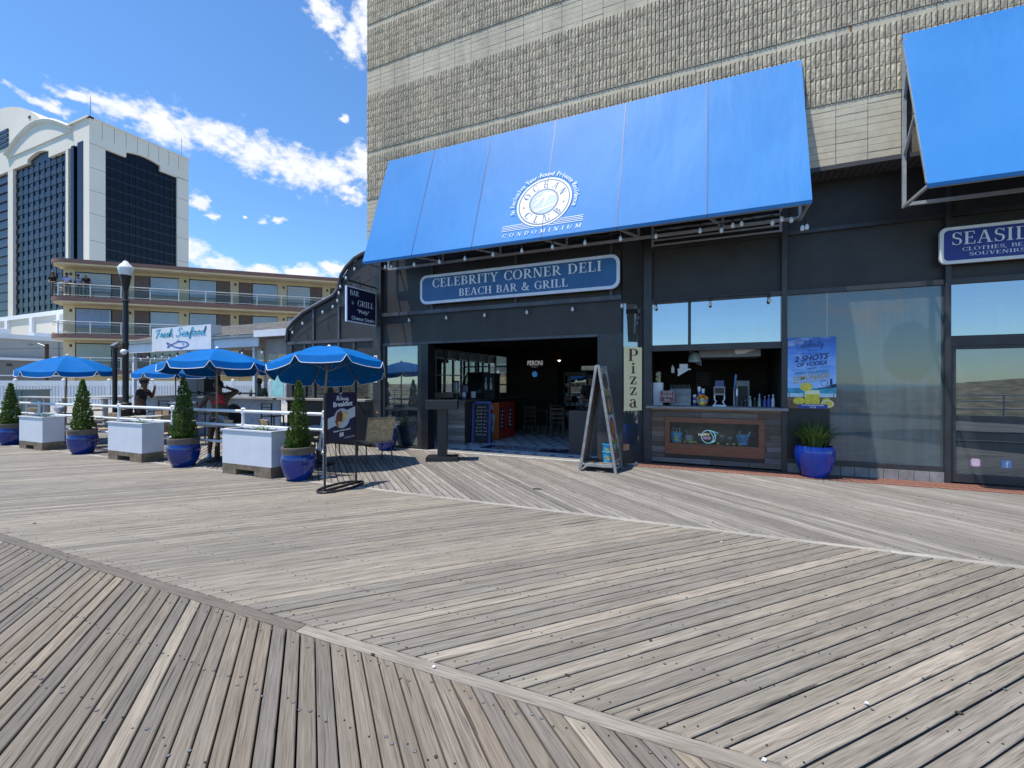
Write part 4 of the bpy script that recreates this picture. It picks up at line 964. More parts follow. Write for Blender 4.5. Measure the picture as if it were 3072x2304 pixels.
m = MB(); put(m, sans('HAPPY', .01), (-.12, NY, .585), XU, ZU, .055, width=.2); m.build('happy_lettering', neon('neon_warm', (.85,.75,.5), .5), t)
m = MB(); put(m, sans('HOUR', .01), (-.07, NY, .525), XU, ZU, .05, width=.14); m.build('hour_lettering', neon('neon_pink', (.7,.35,.75), .5), t)
# things on and behind the counter
t = thing('order_sign', 'maroon to go order sign on a small stand on the serving counter', 'sign', (-.8, 9.52, 1.155)); R = Matrix.Rotation(-.15, 3, 'X')
MB().prism([(a, 9.52+(b-1.2)*.15, b) for a, b in rrect(-.945,-.66,1.22,1.46,.03)], (0,.015,0)).build('board', pm('maroon_sign', (.17,.03,.04), .5, .15, 9), t)
m = MB(); vv = (0,.15,1)
for s, z, wd in (('TO GO', 1.39, .17), ('ORDER', 1.325, .21), ('Here', 1.255, .11)): put(m, serif(s), (-.8, 9.52+(z-1.2)*.15, z), XU, vv, .05, width=wd)
for p in ribbon(rrect(-.932,-.673,1.232,1.448,.025)+[(-.7,1.232)], .006): m.face([(a, 9.517+(b-1.2)*.15, b) for a, b in p])
m.build('lettering', pm('sign_cream', (.7,.66,.6), .5, .05, 9), t); m = MB()
for x in (-.87, -.73): m.beam((x,9.5,1.157),(x,9.54,1.25), .012)
m.build('stand', BLACKM, t)
tag(MB().box(-1.085,-.905,9.7,9.95,1.157,1.62).build('machine_box', WHITE), 'white box-shaped machine at the left end of the serving counter', 'machine')
t = thing('lemon_jar', 'glass jar of stacked lemons on the white counter machine', 'jar', (-1.0, 9.82, 1.622)); MB().lathe([(.05,0),(.05,.2),(.055,.22),(.0,.23)], 14).build('jar', CLG, t, smooth=True, local=True)
m = MB()
for k in range(4): m.ball((.03*(-1)**k, -.052, .03+.045*k), .024, 8, 5)
m.build('lemons', YL, t, local=True, smooth=True)
t = thing('drink_dispenser', 'steel soda dispenser with a row of black tap handles', 'dispenser', (-.57, 9.85, 1.157)); MB().box(-.2,.2,-.12,.12,0,.06).build('drip_tray', STEEL, t, local=True); MB().box(-.2,.2,.0,.14,.06,.34).build('body', STEEL, t, local=True)
for k in range(8):
    x = -.17+.0486*k; h = MB().box(x-.014,x+.014,-.05,-.02,.34,.42).build('tap_label', BLACKM, t, local=True); MB().tube([(x,-.03,.34),(x,-.05,.24),(x,-.06,.2)], .007, 6).build('tap', STEEL, h, local=True)
CW = pm('cup_blue', (.08,.12,.4), .5, .2, 14)
for k, (x, h) in enumerate(((-.215,.38),(-.14,.34),(-.3,.22))):
    t = thing('cup_stack', ('tall stack of blue and white paper cups beside the fruit bowl', 'second stack of paper cups directly behind the fruit bowl', 'short stack of paper cups left of the fruit bowl')[k], 'cups', (x, 9.86, 1.157))
    for q in range(4): MB().lathe([(.025,h*q/4),(.034,h*(q+1)/4),(.0,h*(q+1)/4)], 12).build('cup', WHITE if q % 2 else CW, t, local=True)
t = thing('fruit_bowl', 'glass bowl standing on the serving counter under the oranges', 'bowl', (-.155, 9.62, 1.157)); MB().lathe([(.05,0),(.1,.06),(.118,.14),(.112,.14),(.09,.06),(.02,.012)], 20).build('bowl', CLG, t, smooth=True, local=True)
OR = pm('orange_peel', (.8,.24,.015), .45, .12, 40, .1)
for k, (dx, dy, dz) in enumerate(((-.06,-.04,.08),(.05,-.05,.07),(.0,.03,.08),(-.07,.03,.15),(.07,.0,.16),(.0,-.07,.13),(.03,.05,.18),(-.03,-.03,.2),(.0,-.09,.06))):
    tag(MB().ball((-.155+dx, 9.62+dy, 1.157+dz), .042, 12, 8).build('orange' if k not in (5, 8) else 'lemon', OR if k not in (5, 8) else YL, smooth=True), 'orange piled in the glass bowl on the serving counter' if k not in (5, 8) else 'yellow lemon among the oranges in the counter bowl', 'fruit', 'fruit in the counter bowl')
t = thing('juicer', 'white and black citrus juicer on the serving counter', 'juicer', (.155, 9.75, 1.157)); m = MB(); m.box(-.12,.12,-.12,.1,0,.025); m.build('base', WHITE, t, local=True); MB().box(-.1,.1,-.05,.08,.22,.385).build('head', STEEL, t, local=True); MB().box(-.085,.085,-.058,-.05,.25,.36).build('front_plate', BLACKM, t, local=True)
for s in (-1,1): MB().tube([(.09*s,-.02,.22),(.085*s,-.02,.12),(.06*s,-.02,.1),(.09*s,-.02,.025)], .014, 6).build('leg', WHITE, t, local=True)
tag(MB().box(.08,.235,9.7,9.83,1.545,1.66).build('carton', pm('blue_carton', (.08,.09,.22), .6, .4, 25)), 'small blue printed carton on top of the juicer', 'box')
t = thing('beer_tap', 'chrome beer tap tower with blue handle behind the counter', 'tap', (.42, 9.85, 1.157)); MB().tube([(0,0,0),(0,0,.3),(.0,-.06,.34)], .022, 8).build('column', STEEL, t, local=True); MB().tube([(0,-.06,.34),(.03,-.06,.62)], [.012,.022], 8).build('handle', pm('tap_blue', (.05,.2,.4), .3, .1, 9), t, local=True); MB().box(.03,.06,-.08,-.05,.2,.34).build('spout', WHITE, t, local=True)
t = thing('wall_shelf', 'small white bracket shelf on the kiosk wall', 'shelf', (-.5, 10.1, 1.75)); MB().box(-.64,-.38,10.0,10.2,1.885,1.91).build('board', WHITE, t); MB().prism([(-.63,10.02,1.885),(-.42,10.02,1.885),(-.63,10.02,1.75)], (0,.02,0)).build('bracket', WHITE, t)
tag(MB().box(-.6,-.44,10.05,10.15,1.912,2.01).build('napkin_box', WHITE), 'white napkin box standing on the small wall shelf', 'box')
t = thing('wall_cabinet', 'pale grey appliance at the back of the kiosk', 'appliance', (.66, 10.9, 1.2)); MB().box(.5,.75,10.8,11.1,1.0,1.66).build('body', pm('appliance_grey', (.42,.42,.42), .5, .1, 6), t); MB().box(.53,.72,10.795,10.8,1.1,1.55).build('door', BLACKM, t)
t = thing('extractor_hood', 'grey steel hood hanging at the top of the serving window', 'hood', (.3, 10.2, 2.1)); MB().prism([(-.22,9.9,2.13),(-.22,9.9,2.3),(-.22,10.9,2.5),(-.22,10.9,2.13)], (1.1,0,0)).build('canopy', pm('hood_grey', (.22,.23,.26), .45, .15, 4), t); m = MB(); m.face([(.42,9.895,2.28),(.86,9.895,2.29),(.6,9.895,2.19),(.45,9.895,2.18)]); m.build('paper_patch', WHITE, t)
t = thing('glass_pendant', 'ribbed glass and metal pendant lamp in the serving window', 'lamp', (-.3, 9.9, 2.0)); MB().tube([(-.3,9.9,2.6),(-.3,9.9,2.25)], .008, 6).build('cord', BLACKM, t)
m = MB()
for k in range(7): m.beam((-.38+.028*k,9.9,2.28-.01*k),(-.42+.04*k,9.88,2.08-.02*k), .012)
m.build('ribs', STEEL, t); MB().lathe([(.03,.25),(.09,.2),(.13,.04),(.125,.04),(.08,.19)], 14, (-.3,9.9,2.0)).build('shade', CLG, t, smooth=True)
t = thing('soap_dispenser', 'small white wall dispenser left of the bracket shelf', 'dispenser', (-.74, 10.2, 1.83)); MB().box(-.77,-.71,10.15,10.22,1.83,1.95).build('body', WHITE, t); MB().box(-.75,-.73,10.13,10.17,1.95,1.99).build('pump', WHITE, t)
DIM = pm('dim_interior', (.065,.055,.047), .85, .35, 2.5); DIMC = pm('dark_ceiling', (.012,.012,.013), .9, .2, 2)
kroom = thing('kiosk_room', 'dark little kitchen room behind the serving window', 'room', (0, 11, 0))
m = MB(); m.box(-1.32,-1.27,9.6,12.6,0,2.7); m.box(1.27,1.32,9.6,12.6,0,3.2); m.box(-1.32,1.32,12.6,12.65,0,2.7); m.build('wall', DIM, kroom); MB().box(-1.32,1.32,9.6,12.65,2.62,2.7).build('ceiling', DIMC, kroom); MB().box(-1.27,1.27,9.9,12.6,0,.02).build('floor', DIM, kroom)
m = MB()
for r in range(5):
    for k in range(7): m.box(-.35+.05*k,-.315+.05*k,12.4,12.6,1.55+.07*r,1.6+.07*r)
m.build('stacked_cans', pm('dim_cans', (.12,.12,.12), .5, .4, 9), kroom)
for k, (x, h, mt) in enumerate(((.62,.12,BLACKM),(.7,.2,CLG),(.78,.16,BLACKM),(.86,.24,CLG),(.95,.2,CW),(1.02,.22,CW),(1.09,.24,WHITE),(.55,.1,WOODDK))): bottle((x, 9.88, 1.157), ('dark squeeze bottle','clear bottle','black jar','tall clear bottle','blue cup column','second blue cup column','white bottle','low brown jar')[k] + ' at the right end of the serving counter', h, .03, mat=mt)
# ------------------------------------------------------------------ planters, pots
def leafmat(name, a, b, c, rough=.6):
    t = NT(name); v = t.coord('Object'); f = t.noise(v, 9, 3, .6); g = t.noise(v, 70, 2, .5)
    col = t.ramp(t.math('ADD', t.math('MULTIPLY', f, .6), t.math('MULTIPLY', g, .4)), [(.3, a), (.5, b), (.7, c)])
    t.col(col); t.b.inputs['Roughness'].default_value = rough; t.b.inputs['Subsurface Weight'].default_value = 0
    tr = t.n('ShaderNodeBsdfTranslucent'); t.l(col, tr.inputs[0]); mx = t.n('ShaderNodeMixShader'); mx.inputs[0].default_value = .25
    t.l(t.b.outputs[0], mx.inputs[1]); t.l(tr.outputs[0], mx.inputs[2]); t.l(mx.outputs[0], t.o.inputs[0]); return t.m
EVER = leafmat('arborvitae_green', (.02, .052, .01), (.07, .135, .024), (.18, .25, .05))
GRASS = leafmat('liriope_green', (.02, .05, .01), (.06, .115, .025), (.13, .19, .05), .45)
LEAF = leafmat('leaf_green', (.03, .08, .015), (.09, .17, .03), (.2, .28, .07), .5)
BARK = pm('bark', (.06, .042, .03), .9, .3, 12, .4)
def evergreen(seed, H=1.1, R=.19, N=2600):
    rn = random.Random(seed); m = MB()
    lob = [(rn.uniform(0, 6.28), rn.uniform(.05, .95), rn.uniform(-.3, .5)) for _ in range(16)]
    for i in range(N):
        t = rn.random()**1.35; a = rn.uniform(0, 2*pi)
        rad = R*(1-t)**.82*(.72 if t < .06 else 1)+.012
        for la, lt, lr in lob:
            d = abs((a-la+pi) % (2*pi)-pi); rad *= 1+lr*math.exp(-(d/.55)**2-((t-lt)/.07)**2)
        s = rn.random()**.45; r = rad*s
        x, y, z = r*cos(a), r*sin(a), t*H+rn.uniform(-.02, .02)
        L = rn.uniform(.035, .075)*(1-.35*t); up = rn.uniform(.7, 1.6); wd = L*rn.uniform(.22, .4)
        d = Vector((cos(a+rn.uniform(-.7, .7)), sin(a+rn.uniform(-.7, .7)), up)).normalized()*L
        sd = d.cross(Vector((rn.uniform(-1, 1), rn.uniform(-1, 1), rn.uniform(-.4, .4)))).normalized()*wd
        p = Vector((x, y, z)); m.add([p-sd*.3, p+d*.45-sd, p+d, p+d*.45+sd, p+sd*.3], [(0, 1, 2, 3, 4)])
        if rn.random() < .5:
            q = p+d*.4; e = (d*.5+sd*1.6); m.add([q, q+e*.6+d*.12, q+e, q+e*.5-d*.1], [(0, 1, 2, 3)])
    return m
POTP = [(.165, 0), (.19, .03), (.238, .13), (.268, .24), (.276, .33), (.268, .4), (.256, .43)]
RIMP = [(.256, .43), (.256, .44), (.262, .5), (.268, .535), (.262, .55), (.236, .55), (.232, .5), (.2, .48)]
def pot(t, s=1, rim=CLAY, body=BLUEPOT):
    MB().lathe([(r*s, z*s) for r, z in POTP], 36).build('pot_body', body, t, smooth=True, local=True)
    MB().lathe([(r*s, z*s) for r, z in RIMP], 36).build('pot_rim', rim, t, smooth=True, local=True)
    MB().lathe([(0, .495*s), (.24*s, .492*s)], 20).build('soil', SOIL, t, local=True)
ev = [evergreen(s, h, r, 2300) for s, h, r in ((1, 1.12, .19), (2, 1.2, .215), (3, 1.16, .2), (4, 1.08, .21))]
proto = {}
for k, (x, y, lab) in enumerate(((-6.29, 5.44, 'nearest potted evergreen, in the blue pot beside the menu stand'), (-9.32, 5.41, 'potted evergreen between the first and second white planter boxes'), (-13.08, 5.44, 'potted evergreen between the second and third white planter boxes'), (-16.68, 5.47, 'potted evergreen at the far left edge of the terrace'))):
    t = thing('potted_evergreen', lab, 'potted plant', (x, y, 0), [.4, 2.1, 4.2, 5.5][k], 'potted evergreens along the railing')
    pot(t)
    MB().tube([(0, 0, .48), (.01, 0, 1.1), (0, 0, 1.5)], [.022, .014, .004], 7).build('trunk', BARK, t, local=True)
    me = proto.get(k)
    if me is None:
        me = ev[k].mesh('foliage'); me.materials.append(EVER); proto[k] = me
    o = bpy.data.objects.new('foliage', me); COL.objects.link(o); o.parent = t; o.location = (0, 0, .5); o.scale = (1, 1, 1)
def blades(m, c, n, L, w, rn, spread=1, rad=.1):
    for i in range(n):
        a = rn.uniform(0, 2*pi); l = L*rn.uniform(.55, 1.1); b = rn.uniform(.25, 1.15)*spread; r0 = rad*rn.random()
        p = Vector((c[0]+r0*cos(a), c[1]+r0*sin(a), c[2])); d = Vector((cos(a), sin(a), 0)); sd = Vector((-sin(a), cos(a), 0))*w*rn.uniform(.7, 1.2); pr = None
        for k in range(5):
            s = k/4; q = p+d*l*b*s*(.35+.65*s)+Vector((0, 0, l*(s-.62*b*s*s))); ww = sd*(1-s**2.2)
            if pr: m.add([pr[0]-pr[1], pr[0]+pr[1], q+ww, q-ww], [(0, 1, 2, 3)])
            pr = (q, ww)
t = thing('potted_grass', 'arching green liriope in a bright blue pot below the lemonade poster', 'potted plant', (1.63, 9.17, 0))
BC = pm('bright_cobalt_glaze', (.006, .04, .36), .16, .35, 3, .05, coat=.3); MB().lathe([(.16,0),(.19,.03),(.25,.16),(.295,.32),(.305,.42),(.298,.5),(.28,.535),(.262,.54),(.25,.5),(.2,.48)], 40).build('pot_body', BC, t, smooth=True, local=True); MB().lathe([(0,.5),(.26,.5)], 20).build('soil', SOIL, t, local=True)
m = MB(); rn = random.Random(5); blades(m, (0, 0, .52), 420, .6, .008, rn, .85, .2); m.build('grass_blades', GRASS, t, local=True)
m = MB(); blades(m, (0, 0, .5), 90, .2, .006, rn, 1.1, .2); m.build('dry_thatch', pm('dry_grass', (.2, .16, .08), .8, .3, 30), t, local=True)
t = thing('flower_pot', 'blue pot of leafy plants with a yellow lily beside the deli sidelight', 'potted plant', (-7.15, 8.7, 0)); pot(t, .95, BLUEPOT)
m = MB(); blades(m, (0, 0, .48), 150, .42, .009, rn, .85, .15); m.build('leaves', LEAF, t, local=True)
m = MB()
for k in range(6): a = k*pi/3; m.add([(-.25,-.02,.86), (-.25+.02*cos(a-.4), -.02+.02*sin(a-.4), .9), (-.25+.055*cos(a), -.02+.055*sin(a), .915), (-.25+.02*cos(a+.4), -.02+.02*sin(a+.4), .9)], [(0,1,2,3)])
fl = m.build('flower', pm('lily_yellow', (.85, .42, .03), .5, .15, 20), t, local=True); MB().tube([(-.1, 0, .5), (-.2, -.01, .75), (-.25, -.02, .87)], .005, 5).build('stem', LEAF, fl, local=True)
WPL = pm('white_planter_paint', (.6, .64, .71), .55, .06, 3.5, .12, bscale=14)
for k, (x0, x1, lab) in enumerate(((-7.97, -6.72, 'nearest white planter box on a pallet base beside the menu stand'), (-11.66, -10.43, 'middle white planter box on a pallet base along the railing'), (-15.62, -14.46, 'far white planter box on a pallet base near the left edge'))):
    y0, y1 = 5.27, 5.67; t = thing('planter_box', lab, 'planter', ((x0+x1)/2, y0, 0), 0, 'white planter boxes along the railing')
    z0, z1 = .185, .77
    for nm, b in (('front_board', (x0, x1, y0, y0+.02, z0, z1)), ('back_board', (x0, x1, y1-.02, y1, z0, z1)), ('side_board', (x0, x0+.02, y0+.02, y1-.02, z0, z1)), ('side_board', (x1-.02, x1, y0+.02, y1-.02, z0, z1))): MB().box(*b).build(nm, WPL, t)
    for b in ((x0-.02, x1+.02, y0-.02, y0+.04, z1, z1+.022), (x0-.02, x1+.02, y1-.04, y1+.02, z1, z1+.022), (x0-.02, x0+.04, y0+.04, y1-.04, z1, z1+.022), (x1-.04, x1+.02, y0+.04, y1-.04, z1, z1+.022)): MB().box(*b).build('rim_board', WPL, t)
    MB().box(x0+.02, x1-.02, y0+.02, y1-.02, z1-.08, z1-.06).build('soil', SOIL, t)
    MB().box(x0+.01, x1-.01, y0-.003, y1, .1, .183).build('pallet_board', PALLET, t)
    for a, b in ((x0+.01, x0+.36), (x1-.42, x1-.01)): MB().box(a, b, y0-.002, y1, 0, .098).build('pallet_foot', PALLET, t)
    m = MB(); rn = random.Random(30+k)
    for j in range(150):
        a = rn.uniform(0, 6.28); px_, py_ = (x0+x1)/2+rn.gauss(.12, .15), (y0+y1)/2+rn.gauss(0, .07); z = z1-.05+abs(rn.gauss(0, .07)); r = rn.uniform(.022, .045)
        u = Vector((cos(a), sin(a), rn.uniform(-.3, .7))).normalized()*r; v = u.cross(Vector((rn.uniform(-.5,.5), rn.uniform(-.5,.5), 1))).normalized()*r*.55; c = Vector((px_, py_, z))
        m.add([c-u*.6, c+v, c+u, c-v], [(0,1,2,3)])
    m.build('seedlings', LEAF, t)
# ------------------------------------------------------------------ white pipe railing
t = thing('pipe_railing', 'white pipe railing with three rails behind the planter boxes and pots', 'railing', (-12, 5.72, 0)); RY = 5.735
xs = [-6.02, -8.07, -10.25, -12.23, -14.12, -15.88, -17.8, -19.7, -21.6, -23.5]
for x in xs:
    p = MB().tube([(x, RY, 0), (x, RY, 1.08)], .031, 12).build('post', WHITEPIPE, t, smooth=True)
    MB().lathe([(.075, 0), (.075, .008), (.045, .016), (.042, .03)], 14, (x, RY, 0)).build('flange', WHITEPIPE, p)
    for z in (.47, .8, 1.07): MB().tube([(x, RY, z-.05), (x, RY, z+.05)], .039, 12).build('fitting', WHITEPIPE, p, smooth=True)
    MB().ball((x, RY, 1.115), .044, 10, 6, (1,1,.6)).build('cap', WHITEPIPE, p, smooth=True)
for z, r in ((.47, .024), (.8, .026), (1.07, .031)): MB().tube([(xs[0], RY, z), (xs[-1], RY, z)], r, 12).build('rail', WHITEPIPE, t, smooth=True)
MB().tube([(xs[0]-.01, RY, .47), (xs[0]+.07, RY-.06, .46), (xs[0]+.09, RY-.1, .42)], .042, 10).build('elbow', WHITEPIPE, t, smooth=True)
# ------------------------------------------------------------------ umbrellas
POLE = pm('umbrella_pole_wood', (.33, .22, .12), .5, .15, 9)
def umbrella(label, base, top, R, n, rot0, tilt=(0, 0), rise=.43, flap=.135):
    base = Vector(base); top = Vector(top); t = thing('patio_umbrella', label, 'umbrella', base, 0, 'blue patio umbrellas'); T = top-base
    nz = Vector((tilt[0], tilt[1], 1)).normalized(); Q = Vector((0,0,1)).rotation_difference(nz).to_matrix()
    def P(s, ang, dz=0): return T + Q @ Vector((R*s*cos(ang), R*s*sin(ang), -rise*(.35*s+.65*s**2.1)+dz))
    for i in range(n):
        a0, a1 = rot0+2*pi*i/n, rot0+2*pi*(i+1)/n; m = MB()
        def fn(u, v):
            s = .015+.985*u; p = P(s, a0).lerp(P(s, a1), v); return p - nz*(.03*s*sin(pi*v))
        m.grid(fn, 6, 4)
        def low(v): return flap*min(1, min(v, 1-v)/.1)**.8 if 0 < v < 1 else .012
        vs = [0, .04, .08, .12, .3, .5, .7, .88, .92, .96, 1]
        out = Vector((cos((a0+a1)/2), sin((a0+a1)/2), 0))
        E0 = [fn(1, v) for v in vs]; E1 = [e - nz*low(v) + out*.03*min(1, low(v)/flap) for e, v in zip(E0, vs)]
        k = len(vs); m.add(E0+E1, [(j, j+1, k+j+1, k+j) for j in range(k-1)])
        pn = m.build('canopy_panel', CANVAS, t, smooth=True, local=True)
        MB().tube([e+out*.004 for e in E1], .006, 5).build('piping', PIPING, pn, local=True)
        MB().tube([P(s/5, a0, -.02) for s in range(6)], .008, 5).build('rib', STEEL, t, local=True)
        MB().tube([T-nz*.5, P(.55, a0, -.03)], .006, 4).build('stretcher', STEEL, t, local=True)
    MB().tube([(0,0,.02), T*.45], .023, 10).build('pole_lower', WHITEPIPE if R > 1.09 else POLE, t, local=True, smooth=True)
    MB().tube([T*.45, T-nz*.02], .02, 10).build('pole_upper', POLE, t, local=True, smooth=True)
    MB().lathe([(.03,-.02),(.035,.02),(.02,.04),(0,.05)], 10, T).build('finial', WHITEPIPE, t, local=True)
    MB().lathe([(.24,0),(.24,.04),(.2,.06),(.04,.07),(.035,.3),(0,.3)], 20).build('base', BLACKM, t, local=True)
    return t
umbrella('nearest blue umbrella, tilted open beside the deli entrance', (-6.99, 6.5, 0), (-6.93, 6.72, 2.32), 1.1, 8, .28, (-.16, .15))
umbrella('upright blue umbrella over the standing person in red', (-9.33, 6.05, 0), (-9.33, 6.06, 2.31), .99, 8, .1, (-.055, .05), .34)
umbrella('leftmost blue umbrella above the far planter box', (-15.9, 6.22, 0), (-15.8, 6.25, 2.33), 1.0, 8, .2, (.04, -.04), .38)
umbrella('rear blue umbrella half hidden behind the upright one', (-15.4, 8.7, 0), (-15.4, 8.7, 2.33), 1.08, 8, .3)
# ------------------------------------------------------------------ tables and chairs
TOPG = pm('grey_table_top', (.4, .4, .39), .55, .15, 9, .1); TOPW = pm('white_table_top', (.72, .73, .73), .4, .06, 9)
def table(label, c, rz, w=.75, d=.75, top=TOPG, h=.74, round_=False):
    t = thing('terrace_table', label, 'table', (c[0], c[1], 0), rz, 'low terrace tables')
    (MB().lathe([(w/2, h-.035), (w/2, h), (0, h)], 26) if round_ else MB().box(-w/2, w/2, -d/2, d/2, h-.035, h)).build('table_top', top, t, local=True)
    MB().lathe([(.045, .03), (.04, .1), (.035, h-.06), (.1, h-.036)], 12).build('column', BLACKM, t, local=True)
    MB().lathe([(.27, 0), (.27, .015), (.06, .035), (.05, .05)], 20).build('base', BLACKM, t, local=True); return t
table('white topped table under the nearest umbrella', (-7.05, 6.62), .3, .62, .62, TOPW); table('grey table under the upright umbrella', (-9.55, 6.22), .1, .7, .6); table('grey table behind the middle planter box', (-13.5, 6.95), .2); table('grey table left of the lamp post', (-16.1, 7.9), 0); table('far grey table under the leftmost umbrella', (-17.3, 6.7), .1, .8, .8)
def chair(label, c, rz):
    t = thing('wicker_chair', label, 'chair', (c[0], c[1], 0), rz, 'wicker terrace chairs')
    MB().box(-.23, .23, -.22, .22, .43, .455).build('seat', TEAK, t, local=True)
    def back(u, v): a = (u-.5)*1.5; return (.27*sin(a)*1.05, .2+.07*cos(a)+.06*v, .5+.38*v-.03*(1-cos(a)))
    m = MB().grid(back, 10, 6); m.grid(lambda u, v: (Vector(back(u, v))+Vector((0, .015, 0))), 10, 6); b = m.build('backrest', WICKER, t, local=True, smooth=True)
    MB().tube([back(u/10, 1) for u in range(11)], .014, 6).build('top_rail', TEAK, b, local=True)
    for u in (0, .5, 1): MB().tube([back(u, 0), back(u, 1)], .01, 5).build('stay', BLACKM, b, local=True)
    for sx, sy in ((-1,-1),(1,-1),(-1,1),(1,1)):
        x, y = .21*sx, .2*sy; MB().tube([(x*1.06, y*1.1, 0), (x, y, .43)] if sy < 0 else [(x*1.06, y*1.2, 0), (x, y, .43), (x*1.05, y*1.1, .55)], .012, 6).build('leg', BLACKM, t, local=True)
    for s in (-1, 1): MB().tube([(.215*s, -.19, .43), (.245*s, -.19, .64), (.25*s, .2, .66)], .011, 6).build('arm', BLACKM, t, local=True)
    return t
for c, rz, lab in (((-9.1, 6.5), 2.6, 'wicker chair showing its back right of the person in red'), ((-7.95, 6.42), 2.9, 'wicker chair showing its back left of the nearest evergreen'), ((-15.0, 6.75), 2.7, 'wicker chair left of the lamp post with a peach cloth'), ((-13.15, 6.35), 3.3, 'wicker chair at the table behind the middle planter'), ((-12.3, 7.35), 2.2, 'wicker chair left of the person in red'), ((-19.6, 6.9), 2.8, 'farthest wicker chair near the leftmost evergreen'), ((-17.9, 6.6), 3.4, 'wicker chair under the leftmost umbrella'), ((-14.2, 7.5), .6, 'wicker chair facing the lamp post'), ((-11.4, 6.3), 4.4, 'wicker chair with tan seat behind the second evergreen'), ((-7.5, 7.2), -.6, 'wicker chair on the far side of the nearest umbrella table'), ((-8.55, 6.12), 2.95, 'wicker chair close to the railing just left of the nearest planter box'), ((-12.55, 6.15), 3.0, 'wicker chair close to the railing right of the middle planter box'), ((-14.0, 6.2), 2.8, 'wicker chair close to the railing below the street lamp')): chair(lab, c, rz)
tag(MB().box(-15.12, -14.86, 6.48, 6.62, .86, .9).build('folded_cloth', pm('peach_cloth', (.62, .3, .15), .9, .2, 14)), 'peach cloth folded over a wicker chair back', 'cloth')
t = thing('handbag', 'blue and white patterned bag on the far table under the leftmost umbrella', 'bag', (-17.1, 6.6, .74)); MB().ball((0,0,.13), .15, 10, 6, (1.3,.8,.85)).build('body', pm('patterned_bag', (.28,.33,.5), .7, .9, 18), t, smooth=True, local=True); MB().tube([(-.1,0,.24),(0,0,.34),(.1,0,.24)], .01, 6).build('handle', NAVYD, t, local=True)
# slatted sling chair by the menu stand
t = thing('sling_chair', 'tan slatted lounge chair seen from behind beside the menu stand', 'chair', (-6.22, 7.25, 0), radians(-118))
for k in range(15): z = k/14; MB().obox((0, .18+.14*z, .46+.42*z), (.52, .012, .031), Matrix.Rotation(-.32, 3, 'X')).build('back_slat', WICKER, t, local=True)
for k in range(11): MB().obox((0, -.3+.045*k, .42), (.5, .038, .012)).build('seat_slat', WICKER, t, local=True)
for s in (-1, 1):
    MB().tube([(.27*s, .16, .42), (.27*s, .33, .92)], .012, 6).build('back_rail', TEAK, t, local=True); MB().tube([(.26*s, -.32, .42), (.26*s, .2, .42)], .012, 6).build('seat_rail', TEAK, t, local=True)
    MB().tube([(.25*s, -.28, .42), (.27*s, -.34, 0)], .013, 6).build('leg', BLACKM, t, local=True); MB().tube([(.25*s, .15, .42), (.27*s, .22, 0)], .013, 6).build('leg', BLACKM, t, local=True)
MB().tube([(-.28, .33, .92), (.28, .33, .92)], .014, 6).build('top_rail', TEAK, t, local=True)
# bar-height furniture at the back of the terrace
t = thing('long_bar_table', 'long grey bar-height table in front of the white fence', 'table', (-22.5, 8.85, 0)); MB().box(-25.6,-19.5,8.6,9.05,1.02,1.06).build('table_top', TOPG, t)
for k in range(5): MB().box(-25.4+1.42*k,-25.28+1.42*k,8.75,8.87,0,1.02).build('leg', TOPG, t)
t = thing('round_bar_table', 'round grey bar-height table behind the lamp post', 'table', (-22.6, 10.7, 0)); MB().lathe([(1.15,1.0),(1.2,1.03),(1.2,1.06),(0,1.06)], 30).build('table_top', TOPG, t, local=True); MB().lathe([(.5,0),(.5,.04),(.12,.1),(.1,.85),(.4,1.0)], 16).build('pedestal', TOPG, t, local=True)
t = thing('high_table', 'dark pedestal table with pale top right of the man in black', 'table', (-14.6, 8.55, 0)); MB().lathe([(.45,1.0),(.45,1.04),(0,1.04)], 24).build('table_top', TOPW, t, local=True); MB().box(-.06,.06,-.06,.06,.03,1.0).build('column', BLACKM, t, local=True); MB().lathe([(.3,0),(.3,.03),(0,.04)], 18).build('base', BLACKM, t, local=True)
def stool(label, c, rz):
    t = thing('bar_stool', label, 'stool', (c[0], c[1], 0), rz, 'black bar stools at the bar')
    MB().box(-.2,.2,-.2,.2,.72,.75).build('seat', BLACKM, t, local=True)
    for sx, sy in ((-1,-1),(1,-1),(-1,1),(1,1)): MB().beam((.2*sx,.2*sy,0),(.18*sx,.18*sy,.72 if sy < 0 else 1.08), .028).build('leg', BLACKM, t, local=True)
    for z in (.8,.88,.96,1.05): MB().box(-.18,.18,.17,.19,z,z+.03).build('back_slat', BLACKM, t, local=True)
    for z in (.25,): MB().box(-.19,.19,-.2,-.18,z,z+.025).build('foot_rail', BLACKM, t, local=True)
stool('black ladder-back bar stool left of the person in red', (-13.2, 8.3), pi); stool('black ladder-back bar stool right of the person in red', (-10.6, 8.35), pi); stool('black ladder-back bar stool at the left end of the bar', (-15.0, 8.3), pi+.2)
